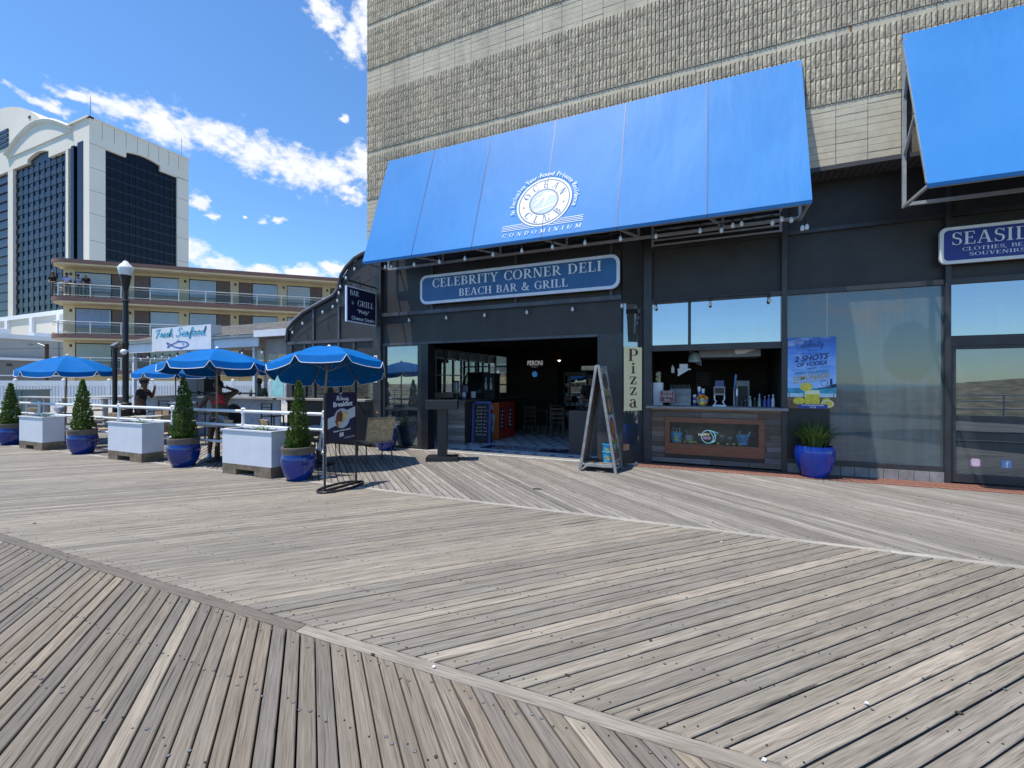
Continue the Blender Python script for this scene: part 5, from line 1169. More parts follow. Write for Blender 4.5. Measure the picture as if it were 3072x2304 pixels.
# ------------------------------------------------------------------ menu stand
t = thing('menu_stand', 'black metal floor stand holding a navy breakfast menu board', 'sign stand', (-5.19, 5.27, 0)); sx = -5.19
for y in (4.95, 5.59): MB().tube([(sx, y, .01), (sx, y, 1.46)], .016, 8).build('post', BLACKM, t)
m = MB(); m.tube([(sx+.2*cos(a), 5.27+.42*sin(a), .018) for a in [2*pi*k/28 for k in range(28)]], .018, 7, True); m.build('base_ring', BLACKM, t); MB().beam((sx, 4.87, .018), (sx, 5.67, .018), .04, .03).build('base_bar', BLACKM, t)
for y in (4.95, 5.59):
    m = MB()
    for q in range(4): m.tube([(sx+.035*sin(pi*s/6)*cos(q*pi/2), y+.035*sin(pi*s/6)*sin(q*pi/2), .58+.1*s/6) for s in range(7)], .005, 5)
    m.build('twist_knot', BLACKM, t)
MB().box(sx-.012, sx+.012, 4.975, 5.565, .7, 1.46).build('panel_frame', BLACKM, t); YV = (0,1,0)
MB().box(sx+.012, sx+.015, 4.99, 5.55, .715, 1.445).build('menu_sheet', NAVYD, t); MO = (sx+.015, 5.27, .715)
def mf(m, pts, d): flat(m, pts, MO, YV, ZU, d)
m = MB(); mf(m, [(-.28,.2),(.28,.36),(.28,.52),(-.28,.36)], .001); m.build('pale_band', pm('menu_band', (.45,.52,.58), .4, .06, 9), t)
m = MB(); mf(m, ell(0,.35,.16,.15,28), .002); m.build('plate', pm('menu_plate', (.4,.5,.66), .4, .1, 12), t)
m = MB(); mf(m, [(-.14,.3),(-.1,.44),(-.02,.48),(.02,.4),(.0,.28),(-.05,.2),(-.1,.24)], .003); m.build('food_meat', pm('menu_meat', (.16,.05,.03), .5, .5, 30), t); m = MB(); mf(m, [(.02,.46),(.1,.47),(.13,.4),(.1,.32),(.02,.28)], .0034); mf(m, [(-.09,.3),(.0,.3),(-.03,.22),(-.06,.2)], .0036); m.build('food_eggs', pm('menu_eggs', (.6,.45,.2), .5, .3, 30), t)
m = MB(); put(m, sans('Breakfast', .02), (sx+.015, 5.29, .715+.535), YV, ZU, .075, width=.4, thick=.003, fn=lambda x, y: (x, y+.04*x)); put(m, cursive('Morning', .09), (sx+.015, 5.28, .715+.625), YV, ZU, .075, width=.25, thick=.003); put(m, sans('TEXAN STEAK EGGS', .03), (sx+.015, 5.27, .715+.155), YV, ZU, .022, width=.36, thick=.003, fn=lambda x, y: (x, y+.06*x)); put(m, sans('$8', .03), (sx+.015, 5.26, .715+.075), YV, ZU, .06, thick=.003); put(m, cursive('C', .08), (sx+.015, 5.25, .715+.675), YV, ZU, .06, thick=.003)
for k, (a, b, z) in enumerate(((.06,.27,.05),(.03,.27,.035))): mf(m, [(a,z),(b,z+.012),(b,z+.015),(a,z+.003)], .003)
m.build('menu_lettering', pm('menu_white', (.75,.78,.85), .5, .04, 9), t)
# ------------------------------------------------------------------ podium
t = thing('host_podium', 'black host podium with square column and wide foot in front of the entrance', 'podium', (-5.12, 8.02, 0), radians(26))
PB = pm('podium_black', (.016, .017, .022), .42, .18, 4)
MB().box(-.32,.32,-.22,.22,0,.085).build('foot', PB, t, local=True); MB().box(-.095,.095,-.1,.1,.085,1.07).build('column', PB, t, local=True); MB().box(-.32,.32,-.23,.23,1.07,1.25).build('desk', PB, t, local=True); MB().box(-.32,.32,-.23,-.2,1.25,1.262).build('ledge', GREYTRIM, t, local=True)
# ------------------------------------------------------------------ A-frame menu board with buckets
t = thing('a_frame_board', 'tall weathered A-frame board with food pictures by the entrance pier', 'sign board', (-1.87, 8.3, 0)); ya, yb = 8.06, 8.62
GW = pm('weathered_white_frame', (.27, .275, .28), .7, .3, 8, .2)
top = (-1.87, 1.93)
for nm, fx in (('left_panel', -2.2), ('right_panel', -1.53)):
    d = Vector((top[0]-fx, 0, top[1])).normalized(); side = 1 if fx > top[0] else -1; n = Vector((d.z*side, 0, -d.x*side)); e = Vector((top[0]+.03*side, 0, top[1])); b = Vector((fx, 0, 0))
    P = lambda y, s, o: b.lerp(e, s)+n*o+Vector((0, y, 0))
    m = MB(); m.prism([P(ya+.03,.07,-.012), P(yb-.03,.07,-.012), P(yb-.03,.98,-.012), P(ya+.03,.98,-.012)], n*.012); pn = m.build(nm, pm('board_back', (.25,.2,.17), .7, .3, 6, .2), t)
    for y in (ya, yb): m = MB(); m.beam(P(y,0,-.01), P(y,1,-.01), .045, .05, (0,1,0)); m.build('frame_stile', GW, pn)
    for s in (.04, .985): m = MB(); m.beam(P(ya,s,-.01), P(yb,s,-.01), .04, .04, n); m.build('frame_rail', GW, pn)
    if side > 0:
        def q(m, y0, y1, s0, s1, o): m.face([P(y0,s0,o), P(y1,s0,o), P(y1,s1,o), P(y0,s1,o)])
        m = MB(); q(m, ya+.03, yb-.03, .1, .97, .002); m.build('poster_sheet', pm('poster_white', (.5,.54,.6), .5, .15, 8), pn)
        m = MB(); q(m, ya+.05, yb-.06, .725, .765, .004); q(m, ya+.12, yb-.12, .94, .96, .004); q(m, ya+.05, yb-.06, .2, .3, .004); m.build('yellow_label', pm('label_olive', (.3,.28,.06), .5, .5, 25), pn)
        m = MB(); q(m, ya+.04, yb-.05, .53, .72, .004); q(m, ya+.04, yb-.05, .11, .2, .0045); m.build('brown_picture', pm('picture_brown', (.14,.09,.06), .5, .4, 12), pn)
        for (s, a, bq, col, nme) in ((.85,.2,.085,(.1,.07,.06),'plate_picture'),(.62,.12,.07,(.45,.25,.12),'sandwich_picture'),(.4,.19,.11,(.3,.05,.035),'pizza_picture'),(.4,.12,.07,(.5,.2,.05),'topping_picture')):
            m = MB(); yc = (ya+yb)/2; m.face([P(yc+a*cos(w_), s+bq*sin(w_), .006 if nme != 'topping_picture' else .008) for w_ in [2*pi*k/18 for k in range(18)]]); m.build(nme, pm(nme+'_ink', col, .5, .5, 28), pn)
MB().beam((-2.12, ya+.02, .12), (-1.6, ya+.02, .12), .04, .05).build('cross_bar', GW, t); MB().beam((-2.12, yb-.02, .12), (-1.6, yb-.02, .12), .04, .05).build('cross_bar', GW, t)
for x0, x1 in ((-2.13,-1.95),(-1.8,-1.6)): MB().box(x0, x1, ya+.04, yb-.04, .145, .165).build('shelf_board', PALLET, t)
MB().box(-1.95, -1.8, ya+.1, ya+.3, .13, .15).build('shelf_board', GW, t); MB().tube([(-1.88, ya, 1.94), (-1.86, ya+.02, 1.86)], .015, 6).build('hinge', STEEL, t)
bucket('blue_bucket', 'lower light blue bucket with yellow emblem inside the A-frame board', (-1.7, 8.27, .166), .2, .1, .125); bucket('blue_bucket', 'upper light blue bucket nested in the lower one inside the A-frame board', (-1.7, 8.27, .305), .2, .1, .125)
# ------------------------------------------------------------------ lamp post and dark post
t = thing('street_lamp', 'black fluted street lamp with white acorn globe rising behind the terrace', 'street lamp', (-14.26, 6.83, 0))
MB().lathe([(.2,0),(.2,.06),(.16,.1),(.14,.2),(.13,.8),(.15,.84),(.16,.9),(.12,.95),(.11,1.0),(.13,1.02),(.13,1.06),(.075,1.1)], 20).build('pedestal', BLACKM, t, smooth=True, local=True)
MB().lathe([(.068,1.1),(.065,2.6),(.073,2.62),(.073,2.68),(.064,2.7),(.058,3.75),(.085,3.76),(.085,3.8),(.05,3.82),(.048,4.1)], 16).build('shaft', BLACKM, t, smooth=True, local=True)
MB().lathe([(.05,4.06),(.06,4.1),(.085,4.2),(.115,4.4),(.13,4.46),(.11,4.48)], 18).build('lantern_cup', BLACKM, t, smooth=True, local=True)
tt = NT('acorn_glass'); tt.col((.86,.9,.92)); tt.b.inputs['Roughness'].default_value = .2; tt.b.inputs['Transmission Weight'].default_value = .12; tt.bump(tt.noise(tt.coord('Object', (30,30,4)), 1, 2, .5), .3, .01)
g = MB().lathe([(.125,4.47),(.155,4.56),(.172,4.65),(.168,4.68),(.145,4.7),(.13,4.74),(.085,4.78),(.07,4.8),(.05,4.84),(0,4.86)], 32).build('globe', tt.m, t, smooth=True, local=True); MB().lathe([(.03,4.855),(.02,4.89),(0,4.92)], 8).build('finial', BLACKM, g, local=True)
t = thing('dark_post', 'plain black post with flat cap left of the street lamp', 'post', (-14.62, 6.76, 0)); MB().tube([(0,0,0),(0,0,2.52)], .055, 12).build('shaft', BLACKM, t, smooth=True, local=True); MB().lathe([(.075,2.5),(.075,2.545),(0,2.55)], 12).build('cap', BLACKM, t, local=True)
t = thing('security_camera', 'white dome security camera on the street lamp shaft', 'camera', (-14.17, 6.76, 2.42)); MB().ball((0,-.02,0), .075, 12, 8).build('dome', WHITE, t, smooth=True, local=True); MB().box(-.02,.02,-.02,.1,.02,.06).build('bracket', WHITE, t, local=True)
t = thing('floodlight', 'small grey floodlight clamped to the street lamp', 'floodlight', (-14.3, 6.7, 2.62)); MB().obox((-.02,-.08,0), (.2,.16,.03), Matrix.Rotation(.7, 3, 'X')).build('head', STEEL, t, local=True); MB().tube([(0,0,-.05),(0,.1,0)], .012, 6).build('arm', STEEL, t, local=True)

# ------------------------------------------------------------------ marks and scraps on the deck
m = MB(); rn = random.Random(9)
for (x, y) in [(-7.047, 2.5), (-2.401, 6.404), (-1.82, 2.098), (-0.716, 2.379), (1.106, 2.877)]:
    r = rn.uniform(.01, .018) if y < 4 else .05
    m.face([(x+r*(1+.3*rn.random())*cos(a)*1.2, y+r*(1+.3*rn.random())*sin(a)*.8, .0048) for a in [2*pi*k/11 for k in range(11)]])
for k in range(60):
    x, y = rn.uniform(-8, 3), rn.uniform(1.0, 8.5); r = rn.uniform(.004, .011); m.face([(x+r*cos(a)*rn.uniform(.8,1.2), y+r*sin(a)*rn.uniform(.8,1.2), .0044) for a in [2*pi*k_/8 for k_ in range(8)]])
tag(m.build('dark_spots', pm('gum_spot', (.035, .031, .028), .8, .3, 30), boardwalk), kind='stuff')
for (x, y), lab in zip([(0.207, 2.175), (-1.423, 2.137), (0.711, 2.768), (0.1, 4.996)], ('tiny white scrap on the foreground divider board', 'small cream scrap lying on the brown divider board', 'white speck of paper between planks at lower right', 'pale crumb on the planks below the serving counter')):
    o = MB().prism([(x-.009, y-.006, .006), (x+.008, y-.007, .006), (x+.011, y+.004, .006), (x, y+.01, .006)], (0, 0, .006)).build('paper_scrap', WHITE); tag(o, lab, 'litter', 'scraps on the boardwalk')
# ------------------------------------------------------------------ curved sunroom wing
PROF = [(-10.94,2.74),(-10.88,3.12),(-10.66,3.31),(-10.28,3.54),(-9.54,3.8),(-9.18,3.92),(-9.02,4.07),(-8.97,4.27),(-8.92,4.43),(-8.73,4.64),(-8.44,4.84),(-8.16,4.93),(-7.8,5.0)]
def profz(x):
    for (a, b), (c, d) in zip(PROF[:-1], PROF[1:]):
        if a <= x <= c: return b+(d-b)*(x-a)/(c-a)
    return PROF[0][1]
wing = thing('sunroom_wing', 'charcoal sunroom wing with a curved roof edge left of the deli entrance', 'building', (-9.4, 9.05, 0))
SY = 9.08
for xa, xb in ((-10.94,-9.94),(-9.88,-9.03),(-8.97,-7.8)):
    pts = [(xa, 2.76)] + [(xa, profz(xa)-.07)] + [(x, z-.07) for x, z in PROF if xa < x < xb] + [(xb, profz(xb)-.07), (xb, 2.76)]
    MB().prism([(x, SY, max(z, 2.76)) for x, z in pts], (0, .04, 0)).build('gable_panel', DARKWALL, wing)
for x in (-9.91,-9.0): MB().box(x-.03,x+.03,SY-.04,SY+.05,1.2,profz(x)-.06).build('mullion', GREYTRIM, wing)
MB().box(-10.94,-7.8,SY-.045,SY+.05,2.68,2.76).build('trim_rail', GREYTRIM, wing); MB().box(-9.0,-7.8,SY-.045,SY+.03,3.62,3.68).build('trim_rail', GREYTRIM, wing); MB().box(-9.0,-8.55,SY-.06,SY-.01,3.68,3.98).build('junction_box', DARKTRIM, wing)
m = MB(); m.tube([(x, SY-.03, z) for x, z in PROF], .05, 6); m.build('roof_edge', DARKTRIM, wing)
m = MB(); m.tube([(x-.02, SY-.05, z+.04) for x, z in PROF[1:]], .014, 5); m.build('edge_cable', FRAME, wing)
m = MB(); n = len(PROF)-1
def shell(u, v):
    i = min(n-1, int(u*n)); f = u*n-i; x = PROF[i][0]+(PROF[i+1][0]-PROF[i][0])*f; z = PROF[i][1]+(PROF[i+1][1]-PROF[i][1])*f; return (x, SY+.05+13.4*v, z)
m.grid(shell, n, 8); m.build('curved_roof', pm('sunroom_roof', (.03,.03,.034), .6, .2, 3), wing)
for k in range(13):
    y = 9.4+k*1.0; m = MB(); m.tube([(x+.06, y, z-.07) for x, z in PROF[:9]], .035, 5); m.build('roof_rib', BLACKM, wing)
for x0, x1 in ((-10.94,-10.72),(-10.28,-10.2),(-8.53,-8.45)): MB().box(x0,x1,SY-.03,SY+.04,1.2,2.68).build('window_bar', DARKTRIM, wing)
MB().box(-10.72,-7.8,SY-.0,SY+.04,2.2,2.68).build('window_head', DARKWALL, wing)
CLEAR = glass_mat('clear_pane', (.92,.96,.97), .05, .03, .92)
for x0, x1 in ((-10.72,-10.28),(-10.2,-9.94),(-9.88,-9.03),(-8.97,-8.53),(-8.45,-7.8)): MB().box(x0,x1,SY+.01,SY+.016,1.2,2.2).build('pane', CLEAR, wing)
MB().box(-10.94,-7.8,SY-.0,SY+.05,0,1.14).build('stall_riser', BLACKM, wing)
m = MB(); vplank(m, -10.94, -7.82, 1.145, 1.195, 8.72, 9.06, (.42,.4,.37,1)); m.build('ledge', PLANK, wing)
for x in (-10.6, -9.3, -8.1): MB().beam((x, 9.05, .8), (x, 8.76, 1.14), .025).build('ledge_brace', BLACKM, wing)
# side and end windows
MB().box(-10.98,-10.9,9.13,22.5,0,1.16).build('side_wall', DARKTRIM, wing); MB().box(-10.99,-10.9,9.13,22.5,1.16,1.2).build('side_sill', BLACKM, wing); MB().box(-10.99,-10.9,9.13,22.5,2.68,2.76).build('side_head', BLACKM, wing); MB().box(-10.98,-10.91,9.13,22.5,1.95,2.0).build('side_rail', BLACKM, wing)
for k in range(18):
    y = 9.13+k*.743; MB().box(-10.98,-10.9,y-.045,y+.045,1.2,2.68).build('side_mullion', BLACKM, wing)
    if k < 17:
        for z0, z1 in ((1.2,1.95),(2.0,2.68)): MB().box(-10.95,-10.945,y+.045,y+.698,z0,z1).build('pane', CLEAR, wing)
for x in (-10.9,-9.9,-9.0): MB().box(x-.05,x+.05,22.4,22.5,0,4).build('end_post', BLACKM, wing)
for z in (.0,1.5,2.5,3.3): MB().box(-10.9,-9.0,22.42,22.48,z,z+.07 if z else 1.1).build('end_rail', BLACKM, wing)
for z0, z1 in ((1.1,1.5),(1.57,2.5),(2.57,3.3)): MB().box(-10.85,-9.05,22.45,22.456,z0,z1).build('pane', CLEAR, wing)
# ------------------------------------------------------------------ deli interior
TILE = pm('white_floor_tile', (.76,.78,.8), .35, .08, 4)
fl = struct(MB().box(-10.9,-1.35,9.3,20,-.05,.02), 'deli_floor', TILE)
struct(MB().box(-7.5,-2.1,9.035,9.3,-.05,.019), 'threshold', pm('grey_threshold', (.26,.26,.25), .8, .12, 6, .1)); struct(MB().box(-7.55,-1.6,8.96,9.035,-.05,.012), 'threshold_nosing', pm('pale_nosing', (.52,.5,.45), .8, .15, 9, .1))
DIA = pm('navy_tile', (.012,.022,.09), .3, .12, 9); dm = MB().prism([(-.075,0,0),(0,-.075,0),(.075,0,0),(0,.075,0)], (0,0,.003)).mesh('diamond_tile'); dm.materials.append(DIA)
for i in range(10):
    for j in range(13):
        x, y = -5.7+.42*i+(.21 if j % 2 else 0), 9.42+.33*j
        if -5.25 < x < -3.0 and 9.7 < y < 10.5: continue
        if x < -2.0: o = bpy.data.objects.new('diamond_tile', dm); COL.objects.link(o); o.parent = fl; o.location = (x, y, .0205)
m = MB(); m.add([(-5.2,9.78,.0235),(-3.1,9.78,.0235),(-3.1,10.42,.0235),(-5.2,10.42,.0235)], [(0,1,2,3)]); m.prism([(-3.1,9.78,.0205),(-2.75,10.1,.0205),(-3.1,10.42,.0205)], (0,0,.003)); m.build('mosaic_field', DIA, fl)
m = MB(); put(m, sans('CELEBRITY', .02), (-4.1,10.14,.024), XU, (0,1,0), .22, width=1.8, shear=.25, thick=.001); put(m, sans('CORNER', .02), (-4.3,9.84,.024), XU, (0,1,0), .22, width=1.3, shear=.25, thick=.001); m.build('mosaic_lettering', TILE, fl)
m = MB()
for k in range(5): m.add([(-6.1+.3*k,9.36,.0225),(-5.9+.3*k,9.34,.0225),(-5.8+.3*k,9.5,.0225),(-6.0+.3*k,9.52,.0225)], [(0,1,2,3)])
m.build('border_tile', DIA, fl)
room = thing('deli_room', 'dark deli interior walls and ceiling seen through the open entrance', 'room', (-5, 15, 0))
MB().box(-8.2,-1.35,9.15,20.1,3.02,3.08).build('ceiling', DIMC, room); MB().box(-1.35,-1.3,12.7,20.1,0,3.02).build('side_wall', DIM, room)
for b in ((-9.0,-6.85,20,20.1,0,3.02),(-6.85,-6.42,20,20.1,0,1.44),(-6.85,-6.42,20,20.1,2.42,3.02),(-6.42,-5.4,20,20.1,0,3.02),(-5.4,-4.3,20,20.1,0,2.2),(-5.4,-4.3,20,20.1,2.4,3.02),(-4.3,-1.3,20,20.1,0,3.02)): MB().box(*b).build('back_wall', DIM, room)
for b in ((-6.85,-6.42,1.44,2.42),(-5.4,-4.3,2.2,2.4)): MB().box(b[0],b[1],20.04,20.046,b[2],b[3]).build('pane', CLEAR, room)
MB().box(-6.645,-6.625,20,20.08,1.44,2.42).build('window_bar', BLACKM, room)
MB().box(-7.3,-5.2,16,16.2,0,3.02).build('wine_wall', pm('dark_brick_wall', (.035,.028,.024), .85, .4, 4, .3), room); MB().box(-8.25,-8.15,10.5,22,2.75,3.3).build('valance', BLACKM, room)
t = thing('beer_neon', 'white neon beer word with round blue badge on the dark back wall', 'neon sign', (-6.1, 15.95, 2.0)); m = MB(); put(m, sans('PERONI', .005), (-6.1,15.98,2.29), XU, ZU, .18, width=.62, thick=.01); m.build('lettering', neon('neon_white', (.8,.82,.85), .3), t); m = MB(); put(m, sans('ITALY'), (-6.1,15.98,2.2), XU, ZU, .055, width=.26, thick=.01); m.build('small_lettering', neon('neon_dim', (.3,.32,.4), .3), t); m = MB(); m.face([(-6.1+.11*cos(a),15.96,1.95+.11*sin(a)) for a in [2*pi*k/20 for k in range(20)]]); m.build('badge', neon('neon_blue', (.05,.2,.55), .35), t)
t = thing('pendant_lamp', 'lit copper pendant lamp deep inside the deli', 'lamp', (-4.5, 14, 2.3)); MB().lathe([(.03,.35),(.05,.3),(.14,.05),(.13,.05),(.04,.28)], 14).build('shade', pm('copper', (.3,.1,.04), .4, .2, 9, metal=.6), t, local=True); MB().ball((0,0,.06), .045, 8, 6).build('bulb', neon('warm_bulb', (1,.85,.6), 6), t, local=True); MB().tube([(0,0,.35),(0,0,.7)], .008, 5).build('cord', BLACKM, t, local=True)
ct = thing('deli_counter', 'deli counter faced with grey weathered planks just inside the entrance', 'counter', (-6.2, 10.2, 0)); plank_wall(ct, -6.5,-5.85,.02,1.12,10.2,10.23,.1,[(.42,.37,.33),(.5,.45,.41),(.34,.3,.28)],None,(.65,.7))
MB().box(-6.5,-5.86,10.23,14.2,.02,1.12).build('carcass', pm('counter_side', (.06,.05,.045), .7, .3, 5), ct); m = MB(); vplank(m, -7.2,-5.75,1.12,1.17,10.1,14.3,(.13,.11,.1,1)); m.build('counter_top', PLANK, ct)
t = thing('pastry_case', 'black countertop display case with curved glass front', 'display case', (-6.25, 11.5, 1.17)); MB().box(-.33,.33,-.2,.25,0,.16).build('base', BLACKM, t, local=True); MB().box(-.33,.33,.23,.25,.16,.75).build('back', BLACKM, t, local=True)
m = MB(); m.grid(lambda u, v: (-.31+.62*u, -.2+.35*v**2, .16+.57*v), 4, 6); m.build('glass_front', glass_mat('case_glass', (.85,.9,.95), .1, .05, .7), t, local=True)
for s in (-1,1): MB().tube([(.32*s,-.2+.35*(k/6)**2,.16+.57*k/6) for k in range(7)], .018, 5).build('edge_bar', BLACKM, t, local=True)
MB().box(-.33,.33,.12,.25,.72,.76).build('top', BLACKM, t, local=True); MB().box(-.0,.14,-.215,-.205,.02,.2).build('price_card', WHITE, t, local=True)
t = thing('pastry_case', 'second black case with bottles right of the curved one', 'display case', (-5.72, 11.5, 1.17)); MB().box(-.18,.18,-.15,.2,0,.72).build('body', BLACKM, t, local=True)
for x in (-.08,.08): MB().lathe([(.04,.25),(.045,.4),(.02,.5),(.02,.6)], 10, (x,-.17,0)).build('bottle', CLG, t, local=True, smooth=True)
t = thing('blender', 'black bar blender on the deli counter', 'blender', (-6.42, 10.75, 1.17)); MB().lathe([(.1,0),(.09,.14),(.06,.16)], 12).build('base', BLACKM, t, local=True); MB().lathe([(.055,.16),(.085,.45),(.08,.46),(0,.46)], 12).build('jug', CLG, t, local=True, smooth=True); MB().lathe([(.085,.46),(.085,.5),(0,.5)], 12).build('lid', BLACKM, t, local=True)
t = thing('syrup_bottle', 'blue and white labelled bottle beside the blender', 'bottle', (-6.2, 10.8, 1.17)); MB().lathe([(.05,0),(.05,.25),(.02,.34),(.02,.4)], 12).build('body', CW, t, local=True, smooth=True); MB().lathe([(.0515,.06),(.0515,.18)], 12).build('label_band', WHITE, t, local=True)
t = thing('chalkboard_easel', 'blue framed chalkboard A-frame leaning by the deli counter', 'sign board', (-5.55, 10.55, 0)); R = Matrix.Rotation(-.16, 3, 'X') 
def cbq(name, x0, x1, z0, z1, y, mat, th=.02): m = MB(); m.prism([(x0,y+z0*.16,z0),(x1,y+z0*.16,z0),(x1,y+z1*.16,z1),(x0,y+z1*.16,z1)], (0,th,0)); return m.build(name, mat, t)
t.rotation_euler = (0,0,.35); ORG[t.name] = (0,0,0)
CBL = pm('cobalt_frame', (.012,.03,.28), .4, .15, 6)
cbq('board', -.2,.2,.06,1.08,0,pm('chalkboard', (.03,.03,.034), .8, .3, 8)); cbq('frame_stile', -.25,-.2,0,1.12,-.01,CBL,.04); cbq('frame_stile', .2,.25,0,1.12,-.01,CBL,.04); cbq('frame_rail', -.2,.2,1.06,1.12,-.01,CBL,.04); m = MB(); m.beam((-.22,.5,0),(-.22,.2,1.1), .04); m.beam((.22,.5,0),(.22,.2,1.1), .04); m.build('rear_legs', CBL, t)
m = MB()
for k in range(9): z = .95-.09*k; wd = .15*random.uniform(.5,1); put(m, cursive(random.choice(['real deal','hot dog','salads','fries on','beer of the'[:8]]).strip() if False else 'fresh see', .1), (0, z*.16-.002, z), XU, (0,.16,1), .045, width=wd*2)
m.build('chalk_writing', pm('chalk', (.4,.4,.42), .9, .2, 20), t)
t = thing('drinks_cooler', 'red and orange drinks cooler with can picture beside the deli counter', 'cooler', (-5.65, 11.4, 0)); RED = pm('cooler_red', (.5,.035,.025), .35, .15, 5); ORN = pm('cooler_orange', (.62,.16,.04), .4, .2, 3)
MB().box(-5.87,-5.43,11.4,12.5,.03,1.06).build('cabinet', RED, t); MB().box(-5.87,-5.43,11.395,11.399,.05,1.05).build('graphic_panel', ORN, t)
for y0, y1 in ((11.5,11.7),(12.05,12.25)):
    d = MB().box(-5.429,-5.42,y0,y1,.3,.9).build('door_strip', NAVYD, t)
    m = MB()
    for k in range(5): m.ball((-5.418,(y0+y1)/2,.38+.11*k), .025, 8, 5)
    m.build('dots', WHITE, d, smooth=True); MB().tube([(-5.42,y0-.05,.4),(-5.38,y0-.05,.42),(-5.38,y0-.05,.72),(-5.42,y0-.05,.74)], .012, 6).build('handle', STEEL, t)
m = MB(); o = (-5.65,11.394,.05); 
flat(m, [(a*.97+b*.12-.02, b*.97-a*.12+.43) for a, b in rrect(-.11,.11,-.27,.27,.04)], o, XU, ZU, .002); m.build('can_picture', pm('can_silver', (.5,.6,.68), .4, .15, 9), t)
m = MB(); flat(m, ell(-.02,.44,.075,.09,20), o, XU, ZU, .004); flat(m, [(-.2,.7),(-.02,.55),(.05,.9),(-.2,.9)], o, XU, ZU, .0008); m.build('red_badge', RED, t); m = MB(); flat(m, ell(-.02,.44,.045,.055,16), o, XU, ZU, .006); put(m, sans('100%', .02), (-5.72,11.394,.87), XU, ZU, .1, width=.26, thick=.004); m.build('white_print', WHITE, t)
t = thing('drinks_fridge', 'black glass-door fridge with pale drink boxes at the back of the deli', 'fridge', (-4.25, 15, 0)); MB().box(-4.67,-3.85,15.05,15.7,0,2.0).build('cabinet', BLACKM, t); MB().box(-4.64,-3.88,15.03,15.045,.3,1.85).build('door_glass', glass_mat('fridge_glass', (.6,.7,.8), .06, 0, .6), t)
for r in range(4):
    for k in range(4): MB().box(-4.6+.18*k,-4.46+.18*k,15.0,15.02,.5+.33*r,.62+.33*r).build('drink_box', pm('drink_box_'+str((r+k) % 3), [(.3,.32,.34),(.12,.16,.25),(.2,.2,.2)][(r+k) % 3], .5, .3, 12), t)
tag(MB().box(-2.9,-2.12,9.72,10.5,.02,1.0).build('service_cabinet', pm('cabinet_slate', (.02,.023,.032), .4, .15, 4)), 'dark slate cabinet just inside the entrance behind the A-frame board', 'cabinet')
DW = pm('dim_dark_wood', (.04,.025,.016), .5, .3, 6)
for k, (x, y) in enumerate(((-5.0,13.6),(-4.0,13.2))):
    t = thing('dining_table', ('dark wooden dining table in the middle of the deli','second dark wooden dining table nearer the fridge')[k], 'table', (x, y, .02)); MB().box(-.4,.4,-.4,.4,.72,.75).build('table_top', DW, t, local=True)
    for sx, sy in ((-1,-1),(1,-1),(-1,1),(1,1)): MB().box(.34*sx-.02,.34*sx+.02,.34*sy-.02,.34*sy+.02,0,.72).build('leg', DW, t, local=True)
for k, (x, y, a) in enumerate(((-5.05,13.0,pi),(-4.1,12.6,pi+.2),(-4.75,14.2,.1),(-3.45,13.2,1.6))):
    t = thing('dining_chair', ('ladder-back chair before the middle deli table','ladder-back chair before the table near the fridge','ladder-back chair behind the middle deli table','ladder-back chair at the right of the second deli table')[k], 'chair', (x, y, .02), a, 'dark dining chairs'); MB().box(-.2,.2,-.2,.2,.44,.47).build('seat', DW, t, local=True)
    for sx, sy in ((-1,-1),(1,-1),(-1,1),(1,1)): MB().box(.18*sx-.016,.18*sx+.016,.18*sy-.016,.18*sy+.016,0,.44 if sy < 0 else .92).build('leg', DW, t, local=True)
    for z in (.56,.68,.82): MB().box(-.165,.165,.17,.19,z,z+.05).build('back_slat', DW, t, local=True)
# ------------------------------------------------------------------ seafood bar hut
HW = pm('hut_white', (.66,.7,.76), .6, .08, 3, .06); SHG = pm('grey_shingle', (.14,.135,.13), .9, .35, 8, .3)
hut = thing('seafood_hut', 'open white seafood bar hut with shingle roof behind the umbrellas', 'hut', (-15.5, 10, 0))
MB().box(-19.7,-18.0,9.48,9.52,2.7,3.08).build('fascia_board', HW, hut); MB().box(-14.76,-13.55,9.48,9.52,2.73,3.02).build('fascia_board', HW, hut); MB().box(-13.545,-12.66,9.48,9.52,2.73,3.02).build('fascia_board', HW, hut)
MB().box(-19.75,-18.01,9.4,9.47,3.02,3.09).build('gutter', STEEL, hut); MB().box(-14.77,-12.6,9.4,9.47,3.02,3.09).build('gutter', STEEL, hut); MB().box(-12.66,-11.2,9.75,9.79,2.5,3.0).build('side_board', pm('hut_grey', (.35,.34,.33), .8, .15, 4), hut); MB().box(-12.7,-11.1,9.35,9.75,3.0,3.2).build('vent_box', HW, hut)
for k in range(9):
    y0, y1 = 9.44+.27*k, 9.44+.27*(k+1)+.05; z0, z1 = 3.1+.085*k, 3.1+.085*(k+1)
    x = -19.75
    while x < -11.0:
        l = random.uniform(.28,.42); MB_ = None
        if k == 0 and False: pass
        x += l
    m = MB(); m.prism([(-19.75,y0,z0+.012),(-19.75,y1,z1+.012),(-19.75,y1,z1+.03),(-19.75,y0,z0+.03)], (8.75,0,0)); m.build('shingle_course', SHG, hut)
for x in (-19.5,-16.4,-13.0,-11.2):
    for y in (9.62, 12.6): MB().box(x-.05,x+.05,y-.05,y+.05,0,3.0).build('post', DARKTRIM if x > -12 else HW, hut)
m = MB(); m.box(-19.7,-11.1,9.5,12.8,2.98,3.0); m.build('ceiling', pm('hut_ceiling', (.2,.19,.18), .8, .2, 3), hut)
bar = thing('outdoor_bar', 'long outdoor bar with weathered top and grey board front beneath the hut', 'bar', (-14.5, 8.9, 0))
m = MB(); vplank(m, -18.2,-10.97,1.15,1.2,8.65,9.25,(.3,.29,.28,1)); m.build('bar_top', PLANK, bar)
x = -18.0
